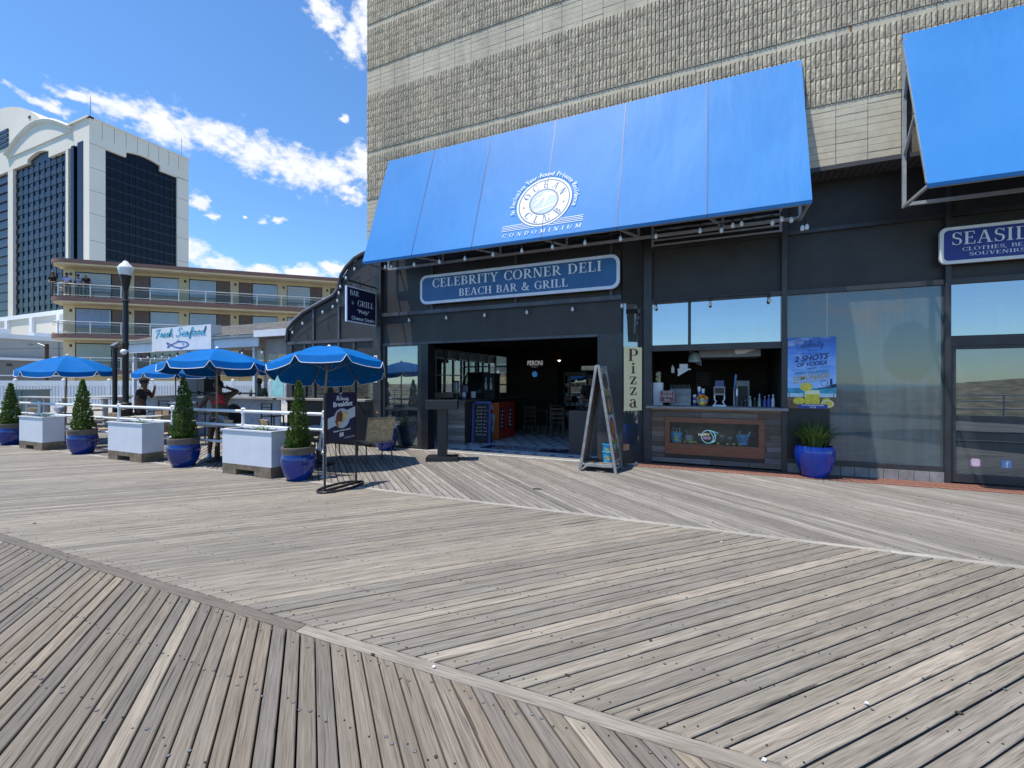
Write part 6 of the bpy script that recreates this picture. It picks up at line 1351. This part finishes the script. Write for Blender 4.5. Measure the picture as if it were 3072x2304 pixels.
while x < -11.1: MB().box(x+.004,x+.3,8.9,8.94,0,1.15).build('front_board', pm('whitewashed_board', (.33,.36,.42), .8, .2, 5, .2), bar); x += .304
t = thing('seafood_sign', 'white box sign with turquoise cursive Fresh Seafood and a blue fish outline', 'sign', (-16.4, 9.4, 2.71)); MB().box(-18.0,-14.78,9.4,9.75,2.71,3.51).build('box', HW, t)
m = MB(); put(m, cursive('Fresh Seafood', .12), (-16.42,9.398,3.19), XU, ZU, .27, width=2.75, shear=.02, thick=.006, fn=lambda x, y: (x+.12*y, y)); m.build('lettering', pm('turquoise_ink', (.07,.38,.58), .5, .1, 6), t)
m = MB(); fs = spline([(.62,.0),(.5,.13),(.2,.2),(-.1,.17),(-.4,.02),(-.62,-.1),(-.56,.02),(-.66,.17),(-.45,.08),(-.25,-.06),(.1,-.15),(.45,-.1),(.62,.0)], 5)
P = ([(p, 0) for p in ribbon(fs, .05)] + [(p, 1) for p in ribbon(spline([(-.08,.18),(.02,.3),(.08,.24),(.2,.2)]), .03)] + [(p, 2) for p in ribbon(spline([(.05,-.14),(.1,-.22),(.16,-.14),(.2,-.22),(.26,-.14)]), .03)] + [(ell(.48,.03,.025,.025,8), 3), (ell(.26,.07,.03,.03,8), 3)] + [(p, 4) for p in ribbon([(.34,.08),(.31,.0),(.34,-.08)], .018)], 0)
put(m, P, (-16.5,9.398,2.885), XU, ZU, .95, 'l', thick=.006, fn=lambda x, y: (x, y*.62)); m.build('fish_outline', pm('fish_blue', (.02,.06,.38), .5, .1, 6), t)
bulbs('string_lights', 'string of bulbs under the left eave of the seafood hut', [(-19.1+.42*k, 9.42, 2.5-.05*(k % 2)) for k in range(8)], drop=.06, sz=1.3); bulbs('string_lights', 'two bulbs under the right eave of the seafood hut', [(-13.3,9.42,2.52),(-12.4,9.42,2.52)], drop=.06, sz=1.3)
bulbs('string_lights', 'string of bulbs following the curved sunroom roof edge', [(x+.05, 8.98, z-.3) for x, z in PROF[2:11:1]], cable=[(x+.03, 8.99, z-.12) for x, z in PROF[2:11]], sz=1.0)
t = thing('tall_cabinet', 'grey metal cabinet standing in the seafood hut', 'cabinet', (-17.6, 10.6, 0)); MB().box(-17.96,-17.3,10.5,11.1,0,2.15).build('body', pm('cabinet_grey', (.06,.07,.09), .5, .15, 3), t); MB().box(-17.28,-16.9,10.5,11.1,0,2.1).build('black_side', BLACKM, t)
t = thing('lemonade_banner', 'mint green banner with dark cursive word at the right end of the bar', 'banner', (-11.6, 9.3, 1.2)); MB().box(-11.87,-11.36,9.3,9.31,1.2,2.1).build('sheet', pm('mint_banner', (.3,.62,.62), .6, .2, 5), t); m = MB(); put(m, cursive('lemon'.replace('m','n'), .09), (-11.62,9.298,1.85), XU, ZU, .2, width=.5, thick=.004); m.build('lettering', pm('teal_ink', (.02,.15,.16), .6, .1, 9), t)
t = thing('beer_engine', 'black pipe rail with round knobs mounted above the bar top', 'rail', (-13.8, 9.0, 1.2)); MB().tube([(-15.6,9.05,1.3),(-12.2,9.05,1.3)], .025, 8).build('pipe', BLACKM, t)
for k in range(7): MB().ball((-15.3+.48*k,9.05,1.3), .055, 8, 6).build('knob', BLACKM, t, smooth=True)
tag(MB().box(-9.05,-8.72,8.98,8.99,1.55,2.0).build('small_poster', pm('small_blue_poster', (.1,.35,.75), .5, .3, 7)), 'small blue drink poster on the sunroom window under the nearest umbrella', 'poster')

# ------------------------------------------------------------------ people
def skinobj(name, V, E, mat, par, sub=1):
    """V: list of (co, radius); grown with a Skin modifier"""
    me = bpy.data.meshes.new(name); me.from_pydata([v[0] for v in V], E, []); me.materials.append(mat)
    o = bpy.data.objects.new(name, me); COL.objects.link(o); o.parent = par
    bm = bmesh.new(); bm.from_mesh(me); lay = bm.verts.layers.skin.verify()
    for v, s in zip(bm.verts, V):
        r = s[1] if isinstance(s[1], tuple) else (s[1], s[1]); v[lay].radius = r; v[lay].use_root = False
    bm.verts.ensure_lookup_table(); bm.verts[0][lay].use_root = True; bm.to_mesh(me); bm.free()
    md = o.modifiers.new('skin', 'SKIN'); md.use_smooth_shade = True; s = o.modifiers.new('sub', 'SUBSURF'); s.levels = sub; s.render_levels = sub; return o
SK = {'dark': pm('dark_brown_skin', (.11,.055,.036), .5, .12, 9), 'tan': pm('tan_skin', (.3,.16,.1), .55, .1, 9), 'mid': pm('brown_skin', (.14,.07,.045), .5, .1, 9)}
HAIR = pm('black_hair', (.008,.007,.006), .55, .3, 30, .3)
def person(label, loc, rz, s=1, skin='dark', arms=None, top=None, sleeves='short', bottom=None, legs='long', shoes=None, hat=None, hair='short', lean=0, head=(0,0), wide=1):
    t = thing('person', label, 'person', loc, rz); K = SK[skin]
    J = {'pel': (0,0,.95), 'wai': (0,-.02*lean,1.1), 'che': (0,-.12*lean,1.3), 'nek': (0,-.2*lean,1.47), 'sL': (-.175,-.16*lean,1.4), 'sR': (.175,-.16*lean,1.4), 'eL': (-.235,.0,1.12), 'eR': (.235,0,1.12), 'wL': (-.25,-.08,.88), 'wR': (.25,-.08,.88), 'hL': (-.095,0,.91), 'hR': (.095,0,.91), 'kL': (-.105,-.02,.5), 'kR': (.105,-.02,.5), 'aL': (-.11,.02,.09), 'aR': (.11,.02,.09)}
    if arms: J.update(arms)
    J = {k: Vector((v[0]*wide, v[1], v[2]))*s for k, v in J.items()}; hx, hy = head
    hd = J['nek'] + Vector((hx*.5, hy*.5-.015, .115))*s; tp = hd + Vector((hx*.5, hy*.5, .075))*s
    V = []; E = []; ix = {}
    def av(n, co, r): ix[n] = len(V); V.append((tuple(co), r if isinstance(r, tuple) else r)); return ix[n]
    def ed(a, b): E.append((ix[a], ix[b]))
    q = s; W = wide
    av('pel', J['pel'], (.14*q*W,.105*q*W)); av('wai', J['wai'], (.125*q*W,.095*q*W)); av('che', J['che'], (.145*q*W,.105*q*W)); av('nek', J['nek'], .058*q); av('hd', hd, (.078*q,.092*q)); av('tp', tp, (.07*q,.082*q))
    for a, b in (('pel','wai'),('wai','che'),('che','nek'),('nek','hd'),('hd','tp')): ed(a, b)
    for S in 'LR':
        av('s'+S, J['s'+S], .062*q*W); av('e'+S, J['e'+S], .043*q*W); av('w'+S, J['w'+S], .028*q); ed('che','s'+S); ed('s'+S,'e'+S); ed('e'+S,'w'+S)
        d = (J['w'+S]-J['e'+S]).normalized(); sd = d.cross(Vector((0,-1,.2))).normalized(); pm_ = J['w'+S]+d*.06*q; av('p'+S, pm_, (.032*q,.02*q)); ed('w'+S,'p'+S)
        for k, (o, l) in enumerate(((-.026,.055),(-.009,.07),(.009,.075),(.026,.06))):
            a = pm_+d*.035*q+sd*o*q; b = a+d*l*.55*q; c = b+(d*.6+d.cross(sd)*.5)*l*.5*q
            av('f%s%d' % (S,k), a, .009*q); av('g%s%d' % (S,k), b, .0085*q); av('i%s%d' % (S,k), c, .007*q); ed('p'+S,'f%s%d' % (S,k)); ed('f%s%d' % (S,k),'g%s%d' % (S,k)); ed('g%s%d' % (S,k),'i%s%d' % (S,k))
        th = J['w'+S]+d*.02*q+sd*.04*q; av('t'+S, th, .011*q); av('u'+S, th+d*.045*q+sd*.012*q, .009*q); ed('w'+S,'t'+S); ed('t'+S,'u'+S)
        av('h'+S, J['h'+S], .09*q*W); av('k'+S, J['k'+S], .062*q); av('c'+S, J['k'+S].lerp(J['a'+S], .3), .058*q); av('a'+S, J['a'+S], .04*q); av('o'+S, J['a'+S]+Vector((0,-.12,-.05))*q, .035*q)
        for a, b in (('pel','h'+S),('h'+S,'k'+S),('k'+S,'c'+S),('c'+S,'a'+S),('a'+S,'o'+S)): ed(a, b)
    body = skinobj('body', V, E, K, t)
    f = MB(); fd = (hd+tp)/2; f.ball(fd+Vector((0,-.098,-.03))*q, .016*q, 8, 5, (.8,1,1.3)); f.ball(fd+Vector((-.085,0,-.02))*q, .02*q, 8, 5, (.5,1,1.3)); f.ball(fd+Vector((.085,0,-.02))*q, .02*q, 8, 5, (.5,1,1.3)); f.build('nose_and_ears', K, t, smooth=True, local=True)
    f = MB(); f.ball(fd+Vector((-.033,-.083,.0))*q, .011*q, 8, 5); f.ball(fd+Vector((.033,-.083,.0))*q, .011*q, 8, 5); f.build('eyes', HAIR, t, local=True); f = MB(); f.ball(fd+Vector((0,-.085,-.07))*q, .02*q, 8, 5, (1.2,.5,.35)); f.build('mouth', pm('lip', (.15,.04,.035), .5, .1, 20), t, local=True)
    def grow(name, spec, edges, mat): ns = list(spec); return skinobj(name, [(tuple(spec[k][0]), spec[k][1]) for k in ns], [(ns.index(a), ns.index(b)) for a, b in edges], mat, t)
    if top:
        sp = {'che': (J['che'], (.16*q,.122*q)), 'wai': (J['wai'], (.145*q,.115*q)), 'pel': (J['pel']+Vector((0,0,.03))*q, (.155*q,.122*q)), 'nek': (J['nek']-Vector((0,0,.055))*q, .085*q)}; ee = [('che','wai'),('wai','pel'),('che','nek')]
        for S in 'LR':
            sp['s'+S] = (J['s'+S], .078*q); k = 'm'+S; sp[k] = (J['s'+S].lerp(J['e'+S], .7 if sleeves == 'short' else 1), .064*q); ee += [('che','s'+S),('s'+S,k)]
            if sleeves == 'long': sp['z'+S] = (J['w'+S], .04*q); ee.append((k,'z'+S))
            if sleeves == 'none': sp.pop(k); ee.pop()
        if sleeves == 'bra': pass
        grow('shirt', sp, ee, top)
    if bottom:
        sp = {'pel': (J['pel'], (.158*q*W,.122*q*W)), 'wai': (J['wai']-Vector((0,0,.08))*q, (.14*q*W,.11*q*W))}; ee = [('pel','wai')]
        for S in 'LR':
            sp['h'+S] = (J['h'+S]-Vector((0,0,.04))*q, .1*q); e = J['h'+S].lerp(J['k'+S], .55) if legs == 'short' else J['k'+S]; sp['k'+S] = (e, .09*q if legs == 'short' else .075*q); ee += [('pel','h'+S),('h'+S,'k'+S)]
            if legs == 'long': sp['a'+S] = (J['a'+S], .06*q); ee.append(('k'+S,'a'+S))
        grow('trousers' if legs == 'long' else 'shorts', sp, ee, bottom)
    if shoes:
        for S in 'LR':
            a = J['a'+S]; m = MB(); m.ball(a+Vector((0,-.06,-.045))*q, .07*q, 10, 6, (.7,1.8,.75)); m.build('shoe', shoes, t, smooth=True, local=True)
    c = (hd+tp)/2
    if hair == 'short': MB().ball(c+Vector((0,.018,.03))*q, .1*q, 12, 8, (.92,1.02,1.02)).build('hair', HAIR, t, smooth=True, local=True)
    if hair == 'long': m = MB(); m.ball(c+Vector((0,.02,.03))*q, .105*q, 12, 8, (.95,1.05,1.05)); m.ball(c+Vector((0,.06,-.12))*q, .1*q, 10, 8, (1,.6,1.5)); m.build('hair', pm('brown_hair', (.05,.025,.015), .5, .3, 30), t, smooth=True, local=True)
    if hair == 'bun': m = MB(); m.ball(c+Vector((0,.02,.03))*q, .106*q, 12, 8, (.95,1.05,1.05)); m.ball(c+Vector((-.01,.05,.12))*q, .05*q, 10, 6); m.build('hair', HAIR, t, smooth=True, local=True)
    if hat: m = MB(); m.ball(c+Vector((0,.005,.05))*q, .108*q, 14, 8, (.93,1.05,.85)); b = m.build('cap', hat, t, smooth=True, local=True); m = MB(); m.ball(c+Vector((0,-.13,.05))*q, .085*q, 12, 6, (.9,1.1,.12)); m.build('brim', hat, b, smooth=True, local=True)
    return t
REDT = pm('red_top', (.72,.02,.03), .6, .06, 9); BLK = pm('black_cloth', (.012,.012,.014), .85, .25, 12); DENIM = pm('pale_denim', (.42,.48,.56), .85, .3, 14)
wp = person('person standing under the upright umbrella in a red cropped top and pale shorts', (-9.72, 6.36, 0), radians(57), .95, 'dark', {'eR': (.3,.04,1.5), 'wR': (.13,.1,1.57), 'eL': (-.29,-.02,1.16), 'wL': (-.4,-.06,.99), 'kL': (-.13,-.02,.5), 'aL': (-.15,.02,.09), 'sR': (.17,.01,1.42)}, None, 'none', DENIM, 'short', pm('sky_blue_shoe', (.08,.35,.7), .6, .1, 9), None, 'bun', 0, (-.02,.0), 1.25)
q = .95; skinobj('crop_top', [((0,-.012*1,1.32*q), (.198*q,.155*q)), ((0,-.01,1.23*q), (.187*q,.15*q)), ((-.12*q,-.02,1.44*q), .045), ((.12*q,-.01,1.44*q), .045), ((-.08*q,-.09*q,1.29*q), .09*q), ((.08*q,-.09*q,1.29*q), .09*q)], [(0,1),(0,2),(0,3),(0,4),(0,5)], REDT, wp)
person('person in black shirt and dark cap, hand raised to the mouth, beside the street lamp', (-14.25, 7.16, 0), radians(57+75), 1.0, 'dark', {'eR': (.28,-.16,1.2), 'wR': (.06,-.3,1.44), 'eL': (-.24,-.02,1.13), 'wL': (-.22,-.2,.95)}, BLK, 'short', pm('dark_trousers', (.02,.02,.025), .8, .2, 9), 'long', BLK, BLK, 'short', .4, (0,0), 1.15)
person('person in a camouflage shirt standing behind the outdoor bar', (-13.0, 9.75, 0), radians(50), 1.0, 'dark', {'wL': (-.2,-.25,1.15), 'wR': (.2,-.25,1.15)}, pm('camouflage', (.09,.1,.055), .85, .8, 11), 'short', BLK, 'long', BLK, BLK, 'short')
person('person in black staff clothes behind the A-frame board inside the entrance', (-2.72, 11.0, .02), radians(40), 1.06, 'mid', {'wL': (-.15,-.28,1.1), 'wR': (.15,-.28,1.1)}, BLK, 'short', BLK, 'long', BLK, None, 'short')
tg = thing('black_bag', 'large rounded black bag standing on a chair beside the person in red', 'bag', (-10.05, 6.85, .0)); m = MB(); m.ball((0,0,.82), .3, 16, 10, (1.0,.7,1.15)); m.build('body', BLK, tg, smooth=True, local=True); m = MB(); m.box(-.25,.25,-.2,.2,.45,.5); m.build('base', BLK, tg, local=True)
for sx, sy in ((-1,-1),(1,-1),(-1,1),(1,1)): MB().tube([(.22*sx,.17*sy,0),(.2*sx,.15*sy,.46)], .014, 6).build('leg', BLACKM, tg, local=True)
# ------------------------------------------------------------------ motel
PHI = radians(47); E1 = Vector((sin(PHI), cos(PHI), 0)); N1 = Vector((cos(PHI), -sin(PHI), 0)); MB0 = Vector((-43.4, 15.83, 0))
mot = thing('motel_building', 'three-storey tan motel with brown slab edges and open balconies behind the terrace', 'building', MB0, atan2(E1.y, E1.x))
# local frame: x along the facade, -y toward the street, z up
def mb_(name, mat, x0, x1, y0, y1, z0, z1, par=None): return MB().box(x0, x1, y0, y1, z0, z1).build(name, mat, par or mot, local=True)
LX = 46; PANE = pm('motel_window', (.42,.54,.68), .15, .1, 1.2, spec=.6); PANEG = pm('motel_window_green', (.38,.47,.44), .2, .1, 1.2); DOORB = pm('brown_door', (.2,.135,.115), .6, .12, 4); DKF = pm('dark_window_frame', (.05,.045,.045), .5, .15, 9); PAN = pm('motel_spandrel', (.5,.47,.38), .8, .08, 4); RAILW = pm('motel_rail', (.72,.72,.68), .5, .06, 5)
SL = [(2.25, 2.55), (4.88, 5.17), (7.55, 7.88), (10.3, 10.58)]
def slab(z0, z1, roof=False):
    P = [(LX, 0)] + [(1.1, 0)] + [(1.1-1.1*sin(radians(a)), 1.3-1.3*cos(radians(a))) for a in range(10, 91, 10)] + [(0.0, 2.2), (2.6, 7.5), (LX, 7.5)]
    MB().prism([(x, y, z0) for x, y in P], (0, 0, z1-z0)).build('roof_slab' if roof else 'balcony_slab', BROWNBAND, mot, local=True)
    Q = [(x+(.06 if x < LX else 0), y+.06 if y < 7 else y) for x, y in P]; MB().prism([(x, y, z0-.1) for x, y in Q], (0, 0, .098)).build('soffit', STUCCO, mot, local=True)
for i, (a, b) in enumerate(SL): slab(a, b, i == 3)
mb_('back_wall', STUCCO, .46, LX, 1.62, 7.4, 0, 10.2)
x = 1.15; bays = []; k = 0
edges = [(1.15,4.46),(4.78,7.7),(8.37,11.26),(11.86,14.75),(15.44,18.25),(18.88,21.7),(22.3,25.1),(25.7,28.5),(29.1,31.9),(32.5,35.3),(36,38.8)]
px_ = .46
for i, (a, b) in enumerate(edges):
    mb_('pier', STUCCO, px_, a, 1.42, 1.62, 0, 10.2); px_ = b
    for f in range(3):
        z0 = SL[f][1]; zt = SL[f+1][0]-.1
        win, dr = ((a, a+(b-a)*.66), (a+(b-a)*.68, b)) if i % 2 == 0 else ((a+(b-a)*.34, b), (a, a+(b-a)*.32))
        mb_('lintel', STUCCO, a, b, 1.45, 1.62, z0+2.08, zt)
        wf = mb_('window', DKF, win[0], win[1], 1.5, 1.62, z0+.02, z0+2.08)
        MB().box(win[0]+.05, win[1]-.03, 1.47, 1.498, z0+.62, z0+2.0).build('pane', PANE if f else PANEG, wf, local=True)
        MB().box(win[0]+.05, win[1]-.03, 1.47, 1.499, z0+.04, z0+.58).build('spandrel', PAN, wf, local=True)
        if (i+f) % 2 == 0: MB().box(win[1]-1.0, win[1]-.1, 1.38, 1.47, z0+.08, z0+.5).build('air_conditioner', RAILW, wf, local=True)
        d = mb_('door', DOORB, dr[0], dr[1], 1.5, 1.62, z0, z0+2.06); MB().box((dr[0]+dr[1])/2-.12, (dr[0]+dr[1])/2+.12, 1.485, 1.499, z0+1.5, z0+1.54).build('number_plate', DKF, d, local=True)
        if i in (0, 4) and f == 2:
            for q in range(9): MB().box(win[0]+.06, win[1]-.04, 1.455, 1.468, z0+.7+.145*q, z0+.76+.145*q).build('blind_slat', RAILW, wf, local=True)
        if i == 0 and f == 1:
            for q in range(12): MB().box(win[0]+.06+.165*q, win[0]+.2+.165*q, 1.45+.008*(q % 2), 1.468, z0+.6, z0+1.98).build('curtain_fold', pm('blue_curtain', (.34,.45,.66), .8, .1, 3), wf, local=True)
    for f in range(3): mb_('wall_lamp', DKF, a-.3, a-.18, 1.36, 1.42, SL[f][1]+1.75, SL[f][1]+1.95)
mb_('pier', STUCCO, px_, LX, 1.42, 1.62, 0, 10.2)
for f in range(3):
    z = SL[f][1]
    for h, w in ((.9, .035), (.72, .016), (.1, .02)):
        MB().tube([(LX, .06, z+h), (1.1, .06, z+h)] + [(1.1-1.05*sin(radians(a)), 1.3-1.24*cos(radians(a)), z+h) for a in range(15, 91, 15)] + [(.05, 2.2, z+h)], w, 6).build('handrail', RAILW, mot, local=True)
    for x in (.83,2.68,4.51,6.3,8.12,9.9,11.69,13.45,15.22,16.94,18.7,20.5,22.3,24.1,25.9,27.7,29.5): mb_('rail_post', RAILW, x-.035, x+.035, .03, .09, z, z+.92)
    MB().box(1.1, 30, .058, .062, z+.12, z+.7).build('screen_panel', glass_mat('balcony_screen_%d' % f, (.95,.93,.88), .0, .06, .93, fm=.4), mot, local=True)
BL = [('person in dark clothes with long brown hair leaning on the top motel balcony', .45, 'tan', BLK, 'long'), ('person in a lavender shirt standing at the top motel balcony rail', 1.25, 'mid', pm('lavender_cloth', (.42,.45,.85), .8, .08, 9), 'short'), ('person in a grey-blue shirt behind the lavender shirt on the motel balcony', 1.8, 'tan', pm('greyblue_cloth', (.4,.42,.55), .8, .1, 9), 'short'), ('person with shaved head in a black shirt leaning on the motel balcony rail', 2.35, 'tan', BLK, None)]
for lab, tt_, sk, cl, hr in BL:
    p = MB0 + E1*tt_ - N1*(.38 if tt_ != 1.8 else .6); person(lab, (p.x, p.y, SL[2][1]), radians(90)-PHI+radians(0), .98, sk, {'eL': (-.26,-.14,1.08), 'eR': (.26,-.14,1.08), 'wL': (-.1,-.36,.98), 'wR': (.12,-.36,.98)}, cl, 'short', pm('olive_shorts', (.13,.12,.09), .8, .15, 9), 'long', BLK, None, hr, .9)
# ------------------------------------------------------------------ white vinyl fence
VIN = pm('white_vinyl', (.85,.86,.88), .35, .05, 4); F0 = Vector((-40.96, 13.63, 0))-E1*14.64
fen = thing('vinyl_fence', 'long white vinyl picket fence in front of the motel', 'fence', F0, atan2(E1.y, E1.x)); nn = 0
pk = MB().box(-.045, .045, -.012, .012, .1, 1.42).mesh('picket'); pk.materials.append(VIN)
for k in range(19):
    x = 2.44*k; MB().box(x-.065, x+.065, -.065, .065, 0, 1.8).build('post', VIN, fen, local=True); MB().lathe([(.11,1.8),(.11,1.83),(0,1.92)], 4, (x,0,0)).build('post_cap', VIN, fen, local=True)
    MB().box(x+.065, x+2.375, -.03, .03, 1.42, 1.76).build('top_panel', VIN, fen, local=True); MB().box(x+.065, x+2.375, -.03, .03, .06, .2).build('bottom_rail', VIN, fen, local=True)
    for j in range(14):
        o = bpy.data.objects.new('picket', pk); COL.objects.link(o); o.parent = fen; o.location = (x+.13+.164*j+.02, 0, 0); nn += 1
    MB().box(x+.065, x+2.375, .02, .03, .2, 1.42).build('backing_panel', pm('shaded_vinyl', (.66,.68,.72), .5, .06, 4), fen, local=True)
t = thing('utility_cabinet', 'green-grey utility cabinet standing before the fence at the far left', 'cabinet', (-30.4, 10.6, 0), .6); UC = pm('utility_green', (.19,.23,.22), .6, .1, 5); MB().box(-.6,.6,-.4,.4,0,1.25).build('body', UC, t, local=True); MB().box(-.63,.63,-.43,.43,1.25,1.3).build('lid', UC, t, local=True); MB().box(-.01,.01,-.41,-.4,.1,1.2).build('door_seam', DKF, t, local=True)
t = thing('utility_pole', 'dark wooden utility pole with a small lamp arm above the leftmost umbrella', 'pole', (-48.4, 17.9, 0)); MB().tube([(0,0,0),(0,0,4.7)], .13, 8).build('shaft', BARK, t, local=True); MB().tube([(0,0,4.5),(-.6,-.3,4.75),(-1.0,-.5,4.7)], .04, 6).build('lamp_arm', STEEL, t, local=True); MB().box(-1.5,-1.0,-.65,-.45,4.62,4.74).build('lamp_head', STEEL, t, local=True); MB().tube([(-25,-8,4.0),(0,0,4.4),(20,14,3.5)], .02, 4).build('wire', BLACKM, t, local=True)
# ------------------------------------------------------------------ low casino buildings
GRB = pm('grey_metal_wall', (.42,.42,.4), .7, .06, .7); GRD = pm('darker_grey_wall', (.2,.2,.2), .8, .08, .8); WHR = pm('white_roof_edge', (.8,.82,.85), .6, .04, 1)
t = thing('grey_warehouse', 'low grey metal building with white rounded parapet at the far left', 'building', (-68, 28, 0)); MB().box(-95,-65,8,60,0,6.1).build('wall', GRB, t); MB().box(-95.2,-64.8,7.8,60.2,6.1,6.55).build('parapet', WHR, t); MB().box(-64.99,-64.6,8,34,0,3.9).build('lower_wall', GRD, t); MB().box(-64.7,-64.3,8,34,3.9,4.15).build('lower_trim', WHR, t); MB().box(-64.65,-64.5,8,34,2.3,2.42).build('lower_band', WHR, t)
for k in range(6): MB().box(-65.02,-64.96,10+5*k,10.06+5*k,4.15,6.1).build('panel_joint', GRD, t)
for k in range(4): MB().box(-70-1.5*k,-68.8-1.5*k,14+4*k,15.6+4*k,6.55,7.6).build('roof_unit', pm('roof_unit', (.45,.5,.55), .5, .1, 2), t)
MB().box(-64.6,-64.55,20.9,21.3,3.3,3.55).build('vent', DKF, t)
t = thing('casino_podium', 'low white block with flat cornice between the tower and the motel', 'building', (-110, 40, 0)); MB().box(-190,-70,37,60,0,12.6).build('wall', TOWERW, t); MB().box(-190.3,-69.7,36.7,60,12.6,13.3).build('cornice', WHR, t)
for k in range(6): MB().box(-132+9*k,-131+9*k,36.6,37,0,12.6).build('pilaster', WHR, t)
# ------------------------------------------------------------------ casino tower
TX, TY = -176.6, 75.1
tw = thing('casino_tower', 'white concrete hotel tower with arched tops and dark glass bays behind the motel', 'tower', (TX, TY, 0))
def tb(name, mat, x0, x1, y0, y1, z0, z1, par=None): return MB().box(x0, x1, y0, y1, z0, z1).build(name, mat, par or tw)
DG = .9   # glass set back behind the concrete
tb('core', TOWERG, -290, TX-DG, TY+DG, 104.2-DG, 0, 80.5)
# east face (looks +X): frame around the dark bay
def pz(name, pts, mat, axis, th): 
    if axis == 'x': m = MB().prism([(TX-DG, a, b) for a, b in pts], (th, 0, 0))
    else: m = MB().prism([(a, TY+DG, b) for a, b in pts], (0, -th, 0))
    return m.build(name, mat, tw)
pz('corner_pier', [(TY,0),(79.2,0),(79.2,76.15),(TY,76.15)], TOWERW, 'x', DG); pz('end_pier', [(100.3,0),(104.2,0),(104.2,76.15),(100.3,76.15)], TOWERW, 'x', DG)
arch = [(84.8+10*k/12, 77.85+.85*sin(pi*k/12)) for k in range(13)]
pz('east_crown', [(TY,76.15),(79.2,76.15),(84.75,76.15)] + [(84.8,77.85)] + arch[1:-1] + [(94.8,77.85),(94.85,76.0),(100.3,76.0),(104.2,76.15),(104.2,84),(TY,84)], TOWERW, 'x', DG)
tb('cornice', TOWERW, TX-DG-.2, TX+.35, TY-.3, 104.5, 84, 84.45); tb('roof', TOWERW, -290, TX-DG-.3, TY+DG+.3, 104, 80.5, 83.5)
for z in (46,54.4,61.6,68.7,76.15): tb('joint', GRD, TX-.02, TX+.02, TY, 79.2, z, z+.12); tb('joint', GRD, TX-.02, TX+.02, 100.3, 104.2, z, z+.12)
for k in range(1, 9): tb('joint', GRD, TX-.02, TX+.02, TY+3.2*k, TY+3.2*k+.1, 78.9, 84)
for k in range(21): tb('spandrel_band', pm('tower_spandrel', (.008,.01,.02), .2, .2, .1), TX-DG, TX-DG+.12, 79.2, 100.3, 8+3.3*k, 8.5+3.3*k)
for k in range(12): tb('window_mullion', pm('tower_mullion', (.006,.007,.012), .4, .1, .1), TX-DG, TX-DG+.2, 80.9+1.76*k, 81.02+1.76*k, 0, 76.1)
# south face (looks -Y)
pz('corner_pier', [(TX-DG,0),(-180.1,0),(-180.1,84),(TX-DG,84)], TOWERW, 'y', DG); pz('slim_pier', [(-189.3,0),(-190.9,0),(-190.9,76.75),(-189.3,76.75)], TOWERW, 'y', DG); pz('slim_pier', [(-227.3,0),(-231.1,0),(-231.1,77.5),(-227.3,77.5)], TOWERW, 'y', DG)
ar2 = [(-201.9-14.6*k/12, 78.9+1.3*sin(pi*k/12)) for k in range(13)]
pz('south_crown', [(-180.1,76.9),(-189.3,76.9),(-190.9,76.8),(-201.9,76.8)] + ar2 + [(-216.5,77.6),(-227.3,77.6),(-231.1,77.6),(-250,77.6),(-250,84),(-180.1,84)], TOWERW, 'y', DG)
bar_ = [(-187-44*k/20, 83.2+6.4*sin(pi*k/20)) for k in range(21)]
pz('barrel_arch', [(-187,82)] + bar_ + [(-231,82)], TOWERW, 'y', 1.3)
m = MB(); m.tube([(x, TY-.6, z) for x, z in bar_], .7, 6); m.build('arch_moulding', TOWERW, tw); tb('cornice', TOWERW, -187.4, TX+.35, TY-.6, TY+1, 84, 84.5)
MB().prism([(x, TY+.5, z) for x, z in bar_], (0, 28, 0)).build('barrel_roof', TOWERW, tw)
WR = pm('tower_window_row', (.02,.023,.032), .3, .45, .12, spec=.25)
for k in range(22):
    z = 5+3.3*k; tb('window_row', WR, -227.3, -190.9, TY+DG-.15, TY+DG, z, z+1.75)
    tb('window_row', WR, -187.5, -182.5, TY+DG-.5, TY+DG, z, z+1.4); tb('window_row', WR, -245, -232, TY+DG-.4, TY+DG, z, z+1.4)
for k in range(9): tb('window_mullion', pm('tower_mullion', (.006,.007,.012), .4, .1, .1), -226+3.9*k-.1, -226+3.9*k+.1, TY+DG-.25, TY+DG, 0, 77)
tb('bay_fin', TOWERG, -183.4, -180.1, TY-.1, TY+DG, 0, 77.6); tb('bay_fin', TOWERG, -186.6, -184.9, TY-.4, TY+DG, 0, 77)
for x, y in ((TX-.5, TY+.5), (TX-.5, 102)): MB().tube([(x, y, 84), (x, y, 91)], .07, 5).build('lightning_rod', STEEL, tw)
t = thing('rear_tower', 'rounded white tower top rising behind the casino tower at the left edge', 'tower', (-310, 95, 0))
MB().prism([(-370,95,0)] + [(-370+120*k/30, 95, 93+35.5*sqrt(max(0, 1-((k-15)/15.)**2))) for k in range(31)] + [(-250,95,0)], (0, 40, 0)).build('arched_wall', TOWERW, t)
for k in range(4): MB().box(-330,-291.5,94.6,94.95,109+2.2*k,110.4+2.2*k).build('window_row', TOWERG, t)
MB().box(-272.5,-270.8,94.7,94.95,117,117.9).build('vent', DKF, t)
